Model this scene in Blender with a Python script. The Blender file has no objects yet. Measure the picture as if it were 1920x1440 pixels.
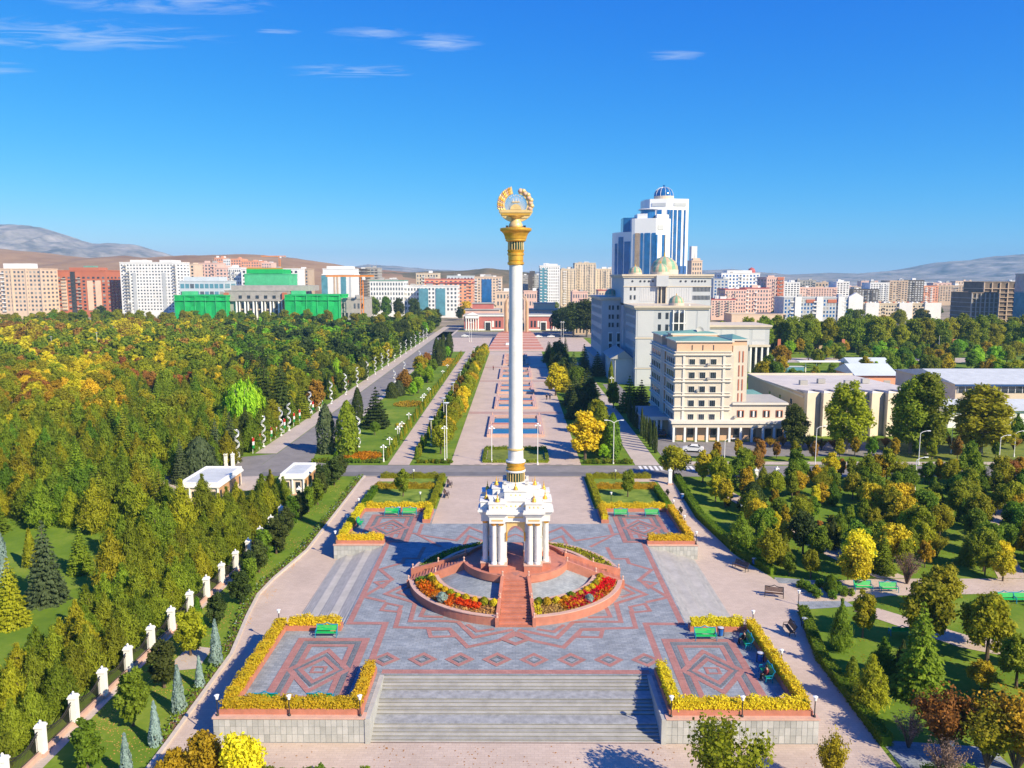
import bpy, math, random
import numpy as np
PI = math.pi
rnd = random.Random(7)
scn = bpy.context.scene
# ------------------------------------------------------------------ camera
FPX, HORY, VPX, CAMH, CAMD = 1509.0, 522.0, 967.0, 35.0, 86.6   # focal length etc. for a 1920 px wide frame
PITCH = math.atan((720 - HORY) / FPX); YAW = (VPX - 960) / FPX
cam_d = bpy.data.cameras.new('camera'); cam = bpy.data.objects.new('camera', cam_d)
scn.collection.objects.link(cam); scn.camera = cam
cam.location = (0, -CAMD, CAMH); cam.rotation_euler = (PI/2 - PITCH, 0, YAW)
cam_d.sensor_width = 36; cam_d.lens = 36 * FPX / 1920; cam_d.clip_start = 1; cam_d.clip_end = 60000
# ------------------------------------------------------------------ sky, sun, exposure
SUN_AZ, SUN_EL = math.radians(131.0), math.radians(34.0)      # azimuth clockwise from +Y
world = bpy.data.worlds.new('World'); scn.world = world; world.use_nodes = True
def build_world():
    nt = world.node_tree; N = nt.nodes; L = nt.links; N.clear()
    out = N.new('ShaderNodeOutputWorld'); bg = N.new('ShaderNodeBackground')
    sky = N.new('ShaderNodeTexSky'); sky.sky_type = 'NISHITA'; sky.sun_disc = False
    sky.sun_elevation = SUN_EL; sky.sun_rotation = SUN_AZ
    sky.altitude = 2500; sky.air_density = 1.0; sky.dust_density = 0.6; sky.ozone_density = 3.0
    # the photograph's strong grade of the clear sky, applied alike over the whole dome: contrast per channel
    sp = N.new('ShaderNodeSeparateColor'); L.new(sky.outputs[0], sp.inputs[0]); hs = N.new('ShaderNodeCombineColor')
    for i, (g, k) in enumerate(((2.4,0.50),(1.05,0.66),(0.35,1.0))):
        m0 = N.new('ShaderNodeMath'); m0.operation = 'MULTIPLY'; m0.inputs[1].default_value = 0.172; L.new(sp.outputs[i], m0.inputs[0])
        m1 = N.new('ShaderNodeMath'); m1.operation = 'POWER'; m1.inputs[1].default_value = g; L.new(m0.outputs[0], m1.inputs[0])
        m2 = N.new('ShaderNodeMath'); m2.operation = 'MULTIPLY'; m2.inputs[1].default_value = k*5.82; L.new(m1.outputs[0], m2.inputs[0]); L.new(m2.outputs[0], hs.inputs[i])
    # thin cirrus: noise on the direction projected to a cloud deck, only in patches
    tc = N.new('ShaderNodeTexCoord'); sep = N.new('ShaderNodeSeparateXYZ'); L.new(tc.outputs['Generated'], sep.inputs[0])
    mx = N.new('ShaderNodeMath'); mx.operation = 'MAXIMUM'; mx.inputs[1].default_value = 0.02; L.new(sep.outputs['Z'], mx.inputs[0])
    dx = N.new('ShaderNodeMath'); dx.operation = 'DIVIDE'; L.new(sep.outputs['X'], dx.inputs[0]); L.new(mx.outputs[0], dx.inputs[1])
    dy = N.new('ShaderNodeMath'); dy.operation = 'DIVIDE'; L.new(sep.outputs['Y'], dy.inputs[0]); L.new(mx.outputs[0], dy.inputs[1])
    cb = N.new('ShaderNodeCombineXYZ'); L.new(dx.outputs[0], cb.inputs[0]); L.new(dy.outputs[0], cb.inputs[1])
    mp = N.new('ShaderNodeMapping'); mp.inputs['Rotation'].default_value = (0, 0, 0.35); mp.inputs['Scale'].default_value = (0.9, 3.0, 1)
    L.new(cb.outputs[0], mp.inputs[0])
    n1 = N.new('ShaderNodeTexNoise'); n1.inputs['Scale'].default_value = 3.4; n1.inputs['Detail'].default_value = 9; n1.inputs['Roughness'].default_value = 0.62; n1.inputs['Distortion'].default_value = 1.1
    L.new(mp.outputs[0], n1.inputs['Vector'])
    prev = None
    for u, v, ru, rv in ((-1.85,3.5,1.1,0.42),(-1.3,3.1,0.7,0.26),(-0.6,3.47,0.32,0.17),(-0.31,3.6,0.3,0.26),(-0.8,4.08,0.6,0.24),(0.72,3.8,0.26,0.17),(-0.97,3.43,0.16,0.12),(-2.6,4.0,0.5,0.3),(0.9,2.3,0.9,0.4),(-1.2,2.0,0.8,0.4)):
        sb_ = N.new('ShaderNodeVectorMath'); sb_.operation = 'SUBTRACT'; sb_.inputs[1].default_value = (u,v,0); L.new(cb.outputs[0], sb_.inputs[0])
        sc_ = N.new('ShaderNodeVectorMath'); sc_.operation = 'DIVIDE'; sc_.inputs[1].default_value = (ru,rv,1); L.new(sb_.outputs[0], sc_.inputs[0])
        ln = N.new('ShaderNodeVectorMath'); ln.operation = 'LENGTH'; L.new(sc_.outputs[0], ln.inputs[0])
        mr = N.new('ShaderNodeMapRange'); mr.interpolation_type = 'SMOOTHSTEP'; mr.inputs['From Min'].default_value = 1.0; mr.inputs['From Max'].default_value = 0.0; L.new(ln.outputs['Value'], mr.inputs[0])
        if prev is None: prev = mr.outputs[0]
        else:
            m2 = N.new('ShaderNodeMath'); m2.operation = 'MAXIMUM'; L.new(prev, m2.inputs[0]); L.new(mr.outputs[0], m2.inputs[1]); prev = m2.outputs[0]
    nc = N.new('ShaderNodeMapRange'); nc.inputs['From Min'].default_value = 0.30; nc.inputs['From Max'].default_value = 0.75; L.new(n1.outputs[0], nc.inputs[0])
    m = N.new('ShaderNodeMath'); m.operation = 'MULTIPLY'; L.new(nc.outputs[0], m.inputs[0]); L.new(prev, m.inputs[1])
    r = N.new('ShaderNodeMapRange'); r.inputs['From Min'].default_value = 0.2; r.inputs['From Max'].default_value = 0.8; r.inputs['To Max'].default_value = 0.48
    L.new(m.outputs[0], r.inputs['Value'])
    mix = N.new('ShaderNodeMixRGB'); mix.inputs[2].default_value = (4.2, 4.9, 6.0, 1)
    L.new(r.outputs[0], mix.inputs[0]); L.new(hs.outputs[0], mix.inputs[1]); L.new(mix.outputs[0], bg.inputs['Color'])
    bg.inputs['Strength'].default_value = 0.1
    L.new(bg.outputs[0], out.inputs['Surface'])
build_world()
sun_d = bpy.data.lights.new('sun', 'SUN'); sun = bpy.data.objects.new('sun', sun_d); scn.collection.objects.link(sun)
sun_d.energy = 5.0; sun_d.angle = math.radians(0.53); sun_d.color = (1.0, 0.87, 0.62)
sun.rotation_euler = (PI/2 - SUN_EL, 0, PI - SUN_AZ); sun.location = (200, -200, 300)
vs = scn.view_settings; vs.view_transform = 'Standard'; vs.look = 'None'; vs.gamma = 1; vs.use_curve_mapping = False; vs.exposure = 0.75
scn.cycles.max_bounces = 6; scn.cycles.diffuse_bounces = 4; scn.cycles.glossy_bounces = 2; scn.cycles.transmission_bounces = 3
scn.cycles.transparent_max_bounces = 6; scn.cycles.volume_bounces = 0; scn.cycles.caustics_reflective = False; scn.cycles.caustics_refractive = False
scn.cycles.volume_step_rate = 4
COL = scn.collection
# ------------------------------------------------------------------ terrain and survey helpers
def gz(x, y):
    """height of the natural ground: it rises from the foot of the front stairs to the cross street"""
    if y <= -26: return -2.15
    if y <= 16: return -2.15 + (y + 26) / 42 * 0.2
    if y <= 50: return -1.95 + (y - 16) / 34 * 1.95
    return 0.0
def ray(px, py):
    u = (px - 960) / FPX; v = (720 - py) / FPX
    x, y, z = u, math.cos(PITCH) + v * math.sin(PITCH), -math.sin(PITCH) + v * math.cos(PITCH)
    c, s = math.cos(YAW), math.sin(YAW)
    return x * c - y * s, x * s + y * c, z
def onz(px, py, z=0.0):
    d = ray(px, py); t = (z - CAMH) / d[2]
    return d[0] * t, d[1] * t - CAMD
def gnd(px, py):
    """surveyed ground point (x, y, z) for a pixel of the photograph"""
    z = -1.0
    for _ in range(12):
        x, y = onz(px, py, z); z = gz(x, y)
    return x, y, z
def at_y(px, py, y):
    d = ray(px, py); t = (y + CAMD) / d[1]
    return d[0] * t, CAMH + d[2] * t
def seen(x, y, z=0.0, m=30):
    """pixel of a world point"""
    c, s = math.cos(-YAW), math.sin(-YAW)
    X, Y, Z = x, y + CAMD, z - CAMH
    X, Y = X * c - Y * s, X * s + Y * c
    f = Y * math.cos(PITCH) - Z * math.sin(PITCH); v = Y * math.sin(PITCH) + Z * math.cos(PITCH)
    if f < 1: return None
    return 960 + FPX * X / f, 720 - FPX * v / f
# ------------------------------------------------------------------ mesh helpers
class MB:
    def __init__(s): s.v = []; s.f = []; s.m = []; s.cur = 0
    def add(s, vs, fs):
        o = len(s.v); s.v += vs; s.f += [tuple(i + o for i in f) for f in fs]; s.m += [s.cur] * len(fs); return s
    def box(s, x0, y0, z0, x1, y1, z1):
        return s.add([(x0,y0,z0),(x1,y0,z0),(x1,y1,z0),(x0,y1,z0),(x0,y0,z1),(x1,y0,z1),(x1,y1,z1),(x0,y1,z1)],
                     [(3,2,1,0),(4,5,6,7),(0,1,5,4),(1,2,6,5),(2,3,7,6),(3,0,4,7)])
    def cbox(s, cx, cy, z0, w, d, h): return s.box(cx-w/2, cy-d/2, z0, cx+w/2, cy+d/2, z0+h)
    def prism(s, poly, z0, z1):
        n = len(poly); a = sum(poly[i][0]*poly[(i+1)%n][1]-poly[(i+1)%n][0]*poly[i][1] for i in range(n))
        if a < 0: poly = poly[::-1]
        return s.add([(x,y,z0) for x,y in poly] + [(x,y,z1) for x,y in poly],
                     [tuple(range(n))[::-1], tuple(range(n, 2*n))] + [(i,(i+1)%n,n+(i+1)%n,n+i) for i in range(n)])
    def sheet(s, poly, z):
        n = len(poly); a = sum(poly[i][0]*poly[(i+1)%n][1]-poly[(i+1)%n][0]*poly[i][1] for i in range(n))
        if a < 0: poly = poly[::-1]
        return s.add([(p[0],p[1],z(p[0],p[1]) if callable(z) else z) for p in poly], [tuple(range(n))])
    def lathe(s, prof, cx=0, cy=0, seg=24, a0=0.0, a1=2*PI):
        full = abs(a1 - a0 - 2*PI) < 1e-6; n = seg if full else seg + 1; vs = []; fs = []
        for r, z in prof:
            for i in range(n):
                a = a0 + (a1-a0)*i/seg; vs.append((cx+r*math.cos(a), cy+r*math.sin(a), z))
        for j in range(len(prof)-1):
            for i in range(seg):
                k = (i+1) % n
                fs.append((j*n+i, j*n+k, (j+1)*n+k, (j+1)*n+i))
        return s.add(vs, fs)
    def cyl(s, cx, cy, z0, z1, r0, r1=None, seg=12):
        r1 = r0 if r1 is None else r1
        return s.lathe([(0.0005,z0),(r0,z0),(r1,z1),(0.0005,z1)], cx, cy, seg)
    def tube(s, path, r, seg=6):
        n = len(path); rr = r if isinstance(r, (list,tuple)) else [r]*n; vs = []; fs = []
        P = [np.array(p, float) for p in path]; up = np.array((0.13,0.21,1.0))
        t0 = P[1]-P[0]; a = np.cross(t0, up)
        if np.linalg.norm(a) < 1e-3*np.linalg.norm(t0) + 1e-9: a = np.cross(t0, (1,0,0))
        a /= np.linalg.norm(a)
        for i in range(n):
            t = P[min(i+1,n-1)] - P[max(i-1,0)]; t = t/(np.linalg.norm(t)+1e-9)
            a = a - t*np.dot(a,t); a /= (np.linalg.norm(a)+1e-9); b = np.cross(t, a)
            for k in range(seg):
                q = P[i] + rr[i]*(a*math.cos(2*PI*k/seg) + b*math.sin(2*PI*k/seg)); vs.append(tuple(q))
        for i in range(n-1):
            for k in range(seg):
                fs.append((i*seg+k, i*seg+(k+1)%seg, (i+1)*seg+(k+1)%seg, (i+1)*seg+k))
        fs.append(tuple(range(seg))[::-1]); fs.append(tuple(range((n-1)*seg, n*seg)))
        return s.add(vs, fs)
    def ring(s, r0, r1, zi0, zo0, zi1, zo1, a0, a1, seg=16):
        """sector of a ring: inner radius r0, outer r1; bottoms zi0/zo0, tops zi1/zo1"""
        vs = []; fs = []
        for i in range(seg+1):
            a = a0+(a1-a0)*i/seg; c, q = math.cos(a), math.sin(a)
            vs += [(r0*c,r0*q,zi0),(r1*c,r1*q,zo0),(r1*c,r1*q,zo1),(r0*c,r0*q,zi1)]
        for i in range(seg):
            for k in range(4): fs.append((i*4+k, i*4+(k+1)%4, (i+1)*4+(k+1)%4, (i+1)*4+k)[::-1])
        fs += [(0,1,2,3), (seg*4+3,seg*4+2,seg*4+1,seg*4)]
        return s.add(vs, fs)
    def mesh(s, name, *mats, smooth=False):
        me = bpy.data.meshes.new(name); me.from_pydata(s.v, [], s.f)
        for m in mats: me.materials.append(m)
        if len(mats) > 1: me.polygons.foreach_set('material_index', s.m)
        if smooth: me.polygons.foreach_set('use_smooth', [True]*len(s.f))
        me.update(); return me
def tag(o, label=None, cat=None, group=None, kind=None):
    if label: o['label'] = label
    if cat: o['category'] = cat
    if group: o['group'] = group
    if kind: o['kind'] = kind
    return o
def ob(name, mb, mats, parent=None, loc=(0,0,0), rz=0.0, smooth=False, sc=None, kind=None):
    """one mesh object; mb is an MB or an existing mesh"""
    if isinstance(mb, MB):
        mats = mats if isinstance(mats, (list,tuple)) else [mats]; mb = mb.mesh(name, *mats, smooth=smooth)
    o = bpy.data.objects.new(name, mb); COL.objects.link(o); o.location = loc
    if rz: o.rotation_euler = (0,0,rz)
    if sc: o.scale = sc if isinstance(sc,(tuple,list)) else (sc,)*3
    if parent: o.parent = parent
    if kind: o['kind'] = kind
    return o
def thing(name, label, cat, loc=(0,0,0), rz=0.0, group=None, sc=None):
    o = bpy.data.objects.new(name, None); COL.objects.link(o); o.location = loc; o.rotation_euler = (0,0,rz)
    o.empty_display_size = 0.3
    if sc: o.scale = sc if isinstance(sc,(tuple,list)) else (sc,)*3
    return tag(o, label, cat, group)
def struct(name, mb, mats, parent=None, smooth=False):
    o = ob(name, mb, mats, parent, smooth=smooth)
    if not parent: o['kind'] = 'structure'
    return o
def dup(root, loc, rz=0.0, label=None, group=None, sc=None):
    def cp(o, par):
        c = o.copy(); COL.objects.link(c); c.parent = par
        for ch in o.children: cp(ch, c)
        return c
    r = cp(root, None); r.location = loc; r.rotation_euler = (0,0,rz)
    if sc: r.scale = sc if isinstance(sc,(tuple,list)) else (sc,)*3
    if label: r['label'] = label
    if group: r['group'] = group
    return r
# ------------------------------------------------------------------ materials
MATS = {}
def mat(name, col, rough=0.7, var=0.12, scale=1.5, metal=0.0, coat=0.0, bump=0.0, col2=None, spec=0.3, detail=4):
    """procedural surface: base colour mottled by world-position noise"""
    m = bpy.data.materials.new(name); MATS[name] = m; m.use_nodes = True
    nt = m.node_tree; N = nt.nodes; L = nt.links; p = N['Principled BSDF']
    p.inputs['Roughness'].default_value = rough; p.inputs['Metallic'].default_value = metal
    p.inputs['Specular IOR Level'].default_value = spec
    g = N.new('ShaderNodeNewGeometry'); n = N.new('ShaderNodeTexNoise'); n.inputs['Scale'].default_value = scale; n.inputs['Detail'].default_value = detail; n.inputs['Roughness'].default_value = 0.65
    L.new(g.outputs['Position'], n.inputs['Vector'])
    r = N.new('ShaderNodeValToRGB'); e = r.color_ramp.elements
    c2 = col2 or tuple(min(1, c*(1+var)) for c in col)
    c1 = tuple(c*(1-var) for c in col)
    e[0].position = 0.32; e[0].color = (*c1, 1); e[1].position = 0.68; e[1].color = (*c2, 1)
    L.new(n.outputs[0], r.inputs[0]); L.new(r.outputs[0], p.inputs['Base Color'])
    if bump:
        b = N.new('ShaderNodeBump'); b.inputs['Strength'].default_value = bump; b.inputs['Distance'].default_value = 0.05
        n3 = N.new('ShaderNodeTexNoise'); n3.inputs['Scale'].default_value = scale*6; n3.inputs['Detail'].default_value = 3
        L.new(g.outputs['Position'], n3.inputs['Vector']); L.new(n3.outputs[0], b.inputs['Height']); L.new(b.outputs[0], p.inputs['Normal'])
    return m
def paving(name, c1, c2, mortar, w, h, rough=0.75, msize=0.02, stain=0.25, sscale=0.25, rot=0.0):
    """slabs laid in world XY with uneven tones and stains"""
    m = bpy.data.materials.new(name); MATS[name] = m; m.use_nodes = True
    nt = m.node_tree; N = nt.nodes; L = nt.links; p = N['Principled BSDF']; p.inputs['Roughness'].default_value = rough; p.inputs['Specular IOR Level'].default_value = 0.3
    g = N.new('ShaderNodeNewGeometry'); mp = N.new('ShaderNodeMapping'); mp.inputs['Rotation'].default_value = (0,0,rot); L.new(g.outputs['Position'], mp.inputs[0])
    b = N.new('ShaderNodeTexBrick'); b.inputs['Color1'].default_value = (*c1,1); b.inputs['Color2'].default_value = (*c2,1); b.inputs['Mortar'].default_value = (*mortar,1)
    b.inputs['Scale'].default_value = 1; b.inputs['Mortar Size'].default_value = msize; b.inputs['Brick Width'].default_value = w; b.inputs['Row Height'].default_value = h
    L.new(mp.outputs[0], b.inputs['Vector'])
    n = N.new('ShaderNodeTexNoise'); n.inputs['Scale'].default_value = sscale; n.inputs['Detail'].default_value = 6; n.inputs['Roughness'].default_value = 0.7; L.new(g.outputs['Position'], n.inputs['Vector'])
    r = N.new('ShaderNodeMapRange'); r.inputs['From Min'].default_value = 0.3; r.inputs['From Max'].default_value = 0.7; r.inputs['To Min'].default_value = 1-stain; r.inputs['To Max'].default_value = 1+stain*0.6
    L.new(n.outputs[0], r.inputs[0])
    x = N.new('ShaderNodeMixRGB'); x.blend_type = 'MULTIPLY'; x.inputs[0].default_value = 1; L.new(b.outputs[0], x.inputs[1]); L.new(r.outputs[0], x.inputs[2])
    L.new(x.outputs[0], p.inputs['Base Color']); return m
def leafmat(name, dark, light, trans=0.5):
    m = bpy.data.materials.new(name); MATS[name] = m; m.use_nodes = True
    nt = m.node_tree; N = nt.nodes; L = nt.links; p = N['Principled BSDF']; out = N['Material Output']
    p.inputs['Roughness'].default_value = 0.6; p.inputs['Specular IOR Level'].default_value = 0.2
    g = N.new('ShaderNodeNewGeometry'); oi = N.new('ShaderNodeObjectInfo')
    n = N.new('ShaderNodeTexNoise'); n.inputs['Scale'].default_value = 0.7; n.inputs['Detail'].default_value = 2; L.new(g.outputs['Position'], n.inputs['Vector'])
    a = N.new('ShaderNodeMath'); a.operation = 'MULTIPLY_ADD'; a.inputs[1].default_value = 0.45; L.new(g.outputs['Random Per Island'], a.inputs[0])
    b = N.new('ShaderNodeMath'); b.operation = 'MULTIPLY_ADD'; b.inputs[1].default_value = 0.9; b.inputs[2].default_value = -0.08; L.new(n.outputs[0], b.inputs[0]); L.new(b.outputs[0], a.inputs[2])
    r = N.new('ShaderNodeMixRGB'); r.inputs[1].default_value = (*dark,1); r.inputs[2].default_value = (*light,1); r.use_clamp = True
    L.new(a.outputs[0], r.inputs[0])
    hs = N.new('ShaderNodeHueSaturation'); hv = N.new('ShaderNodeMapRange'); hv.inputs['To Min'].default_value = 0.478; hv.inputs['To Max'].default_value = 0.522; L.new(oi.outputs['Random'], hv.inputs[0])
    vv = N.new('ShaderNodeMath'); vv.operation = 'MULTIPLY'; vv.inputs[1].default_value = 7.31; fr = N.new('ShaderNodeMath'); fr.operation = 'FRACT'; L.new(oi.outputs['Random'], vv.inputs[0]); L.new(vv.outputs[0], fr.inputs[0])
    v2 = N.new('ShaderNodeMapRange'); v2.inputs['To Min'].default_value = 0.78; v2.inputs['To Max'].default_value = 1.22; L.new(fr.outputs[0], v2.inputs[0])
    L.new(hv.outputs[0], hs.inputs['Hue']); L.new(v2.outputs[0], hs.inputs['Value']); L.new(r.outputs[0], hs.inputs['Color'])
    L.new(hs.outputs[0], p.inputs['Base Color'])
    t = N.new('ShaderNodeBsdfTranslucent'); L.new(hs.outputs[0], t.inputs['Color'])
    mx = N.new('ShaderNodeMixShader'); mx.inputs[0].default_value = trans; L.new(p.outputs[0], mx.inputs[1]); L.new(t.outputs[0], mx.inputs[2]); L.new(mx.outputs[0], out.inputs['Surface'])
    return m
def metal(name, col, rough=0.3, m=1.0): return mat(name, col, rough, 0.06, 3, metal=m, spec=0.5)
white = mat('white_paint', (0.80,0.79,0.77), 0.55, 0.05, 0.8)
marble = mat('white_marble', (0.72,0.71,0.695), 0.4, 0.09, 0.9)
marble_l = mat('white_marble_joint', (0.55,0.54,0.53), 0.6, 0.05, 0.6)
gold = mat('gold_paint', (0.78,0.42,0.06), 0.38, 0.12, 2.0, metal=0.55, spec=0.5)
goldp = mat('pale_gold', (0.80,0.56,0.24), 0.4, 0.1, 2.0, metal=0.35, spec=0.5)
dgreen = mat('dark_green_stone', (0.02,0.06,0.045), 0.3, 0.3, 2)
granite = mat('red_granite', (0.47,0.185,0.125), 0.55, 0.14, 1.2)
granite_d = mat('red_granite_rubbed', (0.40,0.15,0.10), 0.6, 0.14, 1.2)
coping = mat('pink_coping', (0.56,0.36,0.29), 0.6, 0.1, 1.5)
redband = paving('red_stone_band', (0.42,0.205,0.18), (0.37,0.17,0.15), (0.30,0.15,0.13), 0.6, 0.3, stain=0.18, sscale=0.6)
slab = paving('blue_grey_slabs', (0.232,0.26,0.295), (0.325,0.352,0.38), (0.20,0.22,0.24), 0.62, 0.31, msize=0.025, stain=0.3, sscale=0.5)
slab_d = paving('dark_grey_slabs', (0.15,0.165,0.18), (0.20,0.21,0.225), (0.10,0.11,0.12), 0.5, 0.3, msize=0.02, stain=0.25)
mosaic = paving('grey_mosaic', (0.26,0.29,0.32), (0.36,0.39,0.41), (0.20,0.22,0.24), 0.34, 0.17, msize=0.02, stain=0.25, sscale=0.8)
pinkpave = paving('pink_pavers', (0.50,0.395,0.325), (0.55,0.44,0.365), (0.40,0.315,0.26), 0.6, 0.3, msize=0.012, stain=0.14, sscale=0.15)
sidewalk = paving('beige_pavers', (0.47,0.40,0.35), (0.52,0.44,0.385), (0.38,0.32,0.28), 0.5, 0.25, msize=0.01, stain=0.15, sscale=0.2)
stepst = mat('grey_step_stone', (0.33,0.325,0.31), 0.7, 0.16, 0.9)
stepst2 = mat('light_step_stone', (0.42,0.40,0.37), 0.7, 0.14, 0.6)
panelst = mat('grey_wall_slab', (0.40,0.40,0.385), 0.6, 0.12, 1.1)
asphalt = mat('asphalt', (0.155,0.15,0.155), 0.85, 0.16, 0.35)
asphalt_l = mat('worn_asphalt', (0.22,0.205,0.20), 0.85, 0.14, 0.35)
kerb = mat('kerb_stone', (0.52,0.45,0.40), 0.7, 0.1, 2)
paint = mat('road_paint', (0.72,0.71,0.69), 0.6, 0.15, 3)
grass = mat('lawn', (0.10,0.19,0.015), 0.9, 0.25, 0.45, bump=0.4, col2=(0.24,0.31,0.04))
grass_y = mat('lawn_dry', (0.12,0.17,0.02), 0.9, 0.25, 0.5, bump=0.4, col2=(0.21,0.24,0.03))
soil = mat('soil', (0.16,0.09,0.05), 0.95, 0.3, 2)
pond = mat('pool_water', (0.02,0.10,0.19), 0.05, 0.35, 0.9, spec=0.5)
bgreen = mat('bench_green', (0.01,0.42,0.10), 0.4, 0.1, 3)
bblue = mat('bench_blue', (0.01,0.22,0.36), 0.4, 0.12, 3)
binblue = mat('bin_blue', (0.02,0.12,0.42), 0.4, 0.1, 3)
dark = mat('dark_metal', (0.03,0.03,0.035), 0.5, 0.2, 3)
iron = mat('wrought_iron', (0.035,0.03,0.028), 0.5, 0.2, 3)
silver = mat('silver_tube', (0.62,0.63,0.66), 0.35, 0.06, 3, metal=0.3, spec=0.5)
bark = mat('bark', (0.12,0.085,0.06), 0.9, 0.25, 3)
barkp = mat('pale_bark', (0.30,0.26,0.22), 0.9, 0.2, 3)
glassd = mat('dark_glass', (0.03,0.04,0.055), 0.08, 0.3, 1.0, spec=0.6)
glassb = mat('blue_glass', (0.015,0.11,0.32), 0.08, 0.3, 0.15, spec=0.6)
glassg = mat('window_glass', (0.10,0.12,0.15), 0.12, 0.3, 0.8, spec=0.6)
LEAF = {
 'olive': leafmat('leaf_olive', (0.085, 0.12, 0.008), (0.36, 0.44, 0.03)),
 'green': leafmat('leaf_green', (0.06, 0.12, 0.008), (0.25, 0.39, 0.03)),
 'dark': leafmat('leaf_dark', (0.028, 0.052, 0.012), (0.13, 0.17, 0.035)),
 'yolive': leafmat('leaf_yellow_olive', (0.14, 0.16, 0.008), (0.5, 0.5, 0.025)),
 'yellow': leafmat('leaf_yellow', (0.462,0.385,0.0128), (0.792,0.61,0.0247), 0.35),
 'gold': leafmat('leaf_gold', (0.22, 0.15, 0.006), (0.55, 0.4, 0.018), 0.35),
 'orange': leafmat('leaf_orange', (0.18, 0.085, 0.012), (0.42, 0.21, 0.03), 0.35),
 'russet': leafmat('leaf_russet', (0.314,0.156,0.0342), (0.517,0.259,0.0554)),
 'blue': leafmat('leaf_blue_spruce', (0.2,0.314,0.285), (0.444,0.572,0.535)),
 'spruce': leafmat('leaf_spruce', (0.045, 0.07, 0.03), (0.18, 0.23, 0.1)),
 'lime': leafmat('leaf_lime', (0.171,0.37,0.0114), (0.37,0.609,0.0277), 0.4),
 'hedge': leafmat('leaf_hedge', (0.06, 0.13, 0.006), (0.22, 0.36, 0.02)),
 'purple': leafmat('leaf_plum_twigs', (0.257,0.156,0.128), (0.37,0.24,0.185)),
 'red': leafmat('flower_red', (0.45,0.02,0.005), (0.85,0.06,0.01)),
 'forange': leafmat('flower_orange', (0.55,0.13,0.004), (0.9,0.33,0.01)),
 'straw': leafmat('straw', (0.57,0.342,0.0855), (0.776,0.554,0.166)),
}
# ================================================================== setting: ground, streets, paths
def clip_band(poly, y0, y1):
    def cut(P, lim, keep_above):
        out = []
        for i in range(len(P)):
            a, b = P[i], P[(i+1) % len(P)]
            ia = a[1] >= lim if keep_above else a[1] <= lim; ib = b[1] >= lim if keep_above else b[1] <= lim
            if ia: out.append(a)
            if ia != ib:
                t = (lim-a[1])/(b[1]-a[1]); out.append((a[0]+(b[0]-a[0])*t, lim))
        return out
    P = cut(poly, y0, True)
    return cut(P, y1, False) if len(P) > 2 else []
def drape(name, polys, m, dz, parent=None):
    """sheet(s) laid on the sloping ground"""
    mb = MB()
    for poly in (polys if isinstance(polys[0][0], (tuple, list)) else [polys]):
        for a, b in ((-500,-26),(-26,16),(16,50),(50,9000)):
            P = clip_band(list(poly), a, b)
            if len(P) > 2: mb.sheet(P, lambda x, y: gz(x, y)+dz)
    return struct(name, mb, m, parent)
def rect(x0, y0, x1, y1): return [(x0,y0),(x1,y0),(x1,y1),(x0,y1)]
def ground_mat():
    m = bpy.data.materials.new('ground'); m.use_nodes = True; nt = m.node_tree; N = nt.nodes; L = nt.links; p = N['Principled BSDF']; p.inputs['Roughness'].default_value = 0.95; p.inputs['Specular IOR Level'].default_value = 0.1
    g = N.new('ShaderNodeNewGeometry'); n = N.new('ShaderNodeTexNoise'); n.inputs['Scale'].default_value = 0.11; n.inputs['Detail'].default_value = 10; n.inputs['Roughness'].default_value = 0.78; L.new(g.outputs['Position'], n.inputs['Vector'])
    r = N.new('ShaderNodeValToRGB'); e = r.color_ramp.elements; e[0].position = 0.3; e[0].color = (0.07,0.14,0.014,1); e[1].position = 0.7; e[1].color = (0.25,0.29,0.045,1)
    e2 = r.color_ramp.elements.new(0.5); e2.color = (0.13,0.21,0.02,1); L.new(n.outputs[0], r.inputs[0])
    n2 = N.new('ShaderNodeTexNoise'); n2.inputs['Scale'].default_value = 0.03; n2.inputs['Detail'].default_value = 6; L.new(g.outputs['Position'], n2.inputs['Vector'])
    r2 = N.new('ShaderNodeValToRGB'); e = r2.color_ramp.elements; e[0].position = 0.35; e[0].color = (0.17,0.15,0.09,1); e[1].position = 0.62; e[1].color = (0.36,0.29,0.22,1); L.new(n2.outputs[0], r2.inputs[0])
    v = N.new('ShaderNodeVectorMath'); v.operation = 'DISTANCE'; v.inputs[1].default_value = (-20,80,0); L.new(g.outputs['Position'], v.inputs[0])
    mr = N.new('ShaderNodeMapRange'); mr.inputs['From Min'].default_value = 300; mr.inputs['From Max'].default_value = 430; L.new(v.outputs['Value'], mr.inputs[0])
    x = N.new('ShaderNodeMixRGB'); L.new(mr.outputs[0], x.inputs[0]); L.new(r.outputs[0], x.inputs[1]); L.new(r2.outputs[0], x.inputs[2]); L.new(x.outputs[0], p.inputs['Base Color'])
    return m
def build_ground():
    mb = MB(); ys = [-400,-90,-26,-5,16,50,62,200,400,900,2500,5000,9000]; xs = [-9000,-3000,-900,-300,-60,0,60,300,900,3000,9000]
    vs = [(x,y,gz(x,y)) for y in ys for x in xs]; n = len(xs)
    mb.add(vs, [(j*n+i, j*n+i+1, (j+1)*n+i+1, (j+1)*n+i) for j in range(len(ys)-1) for i in range(n-1)])
    struct('ground', mb, ground_mat())
build_ground()
KL = [(-28.0,-75),(-28.0,-26),(-28.2,-11),(-29.6,-2),(-30.3,4),(-30.0,9),(-28.4,19),(-27.7,34),(-26.9,53.3)]     # left kerb line
KR = [(29.2,-75),(29.2,-26),(29.6,-12),(31.2,-4),(32.0,0),(32.6,4),(31.9,10),(29.4,18),(27.3,32),(27.4,53.3)]     # right hedge line
drape('front_walk', rect(-28,-75,29.2,-25.9), pinkpave, 0.02)
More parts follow.
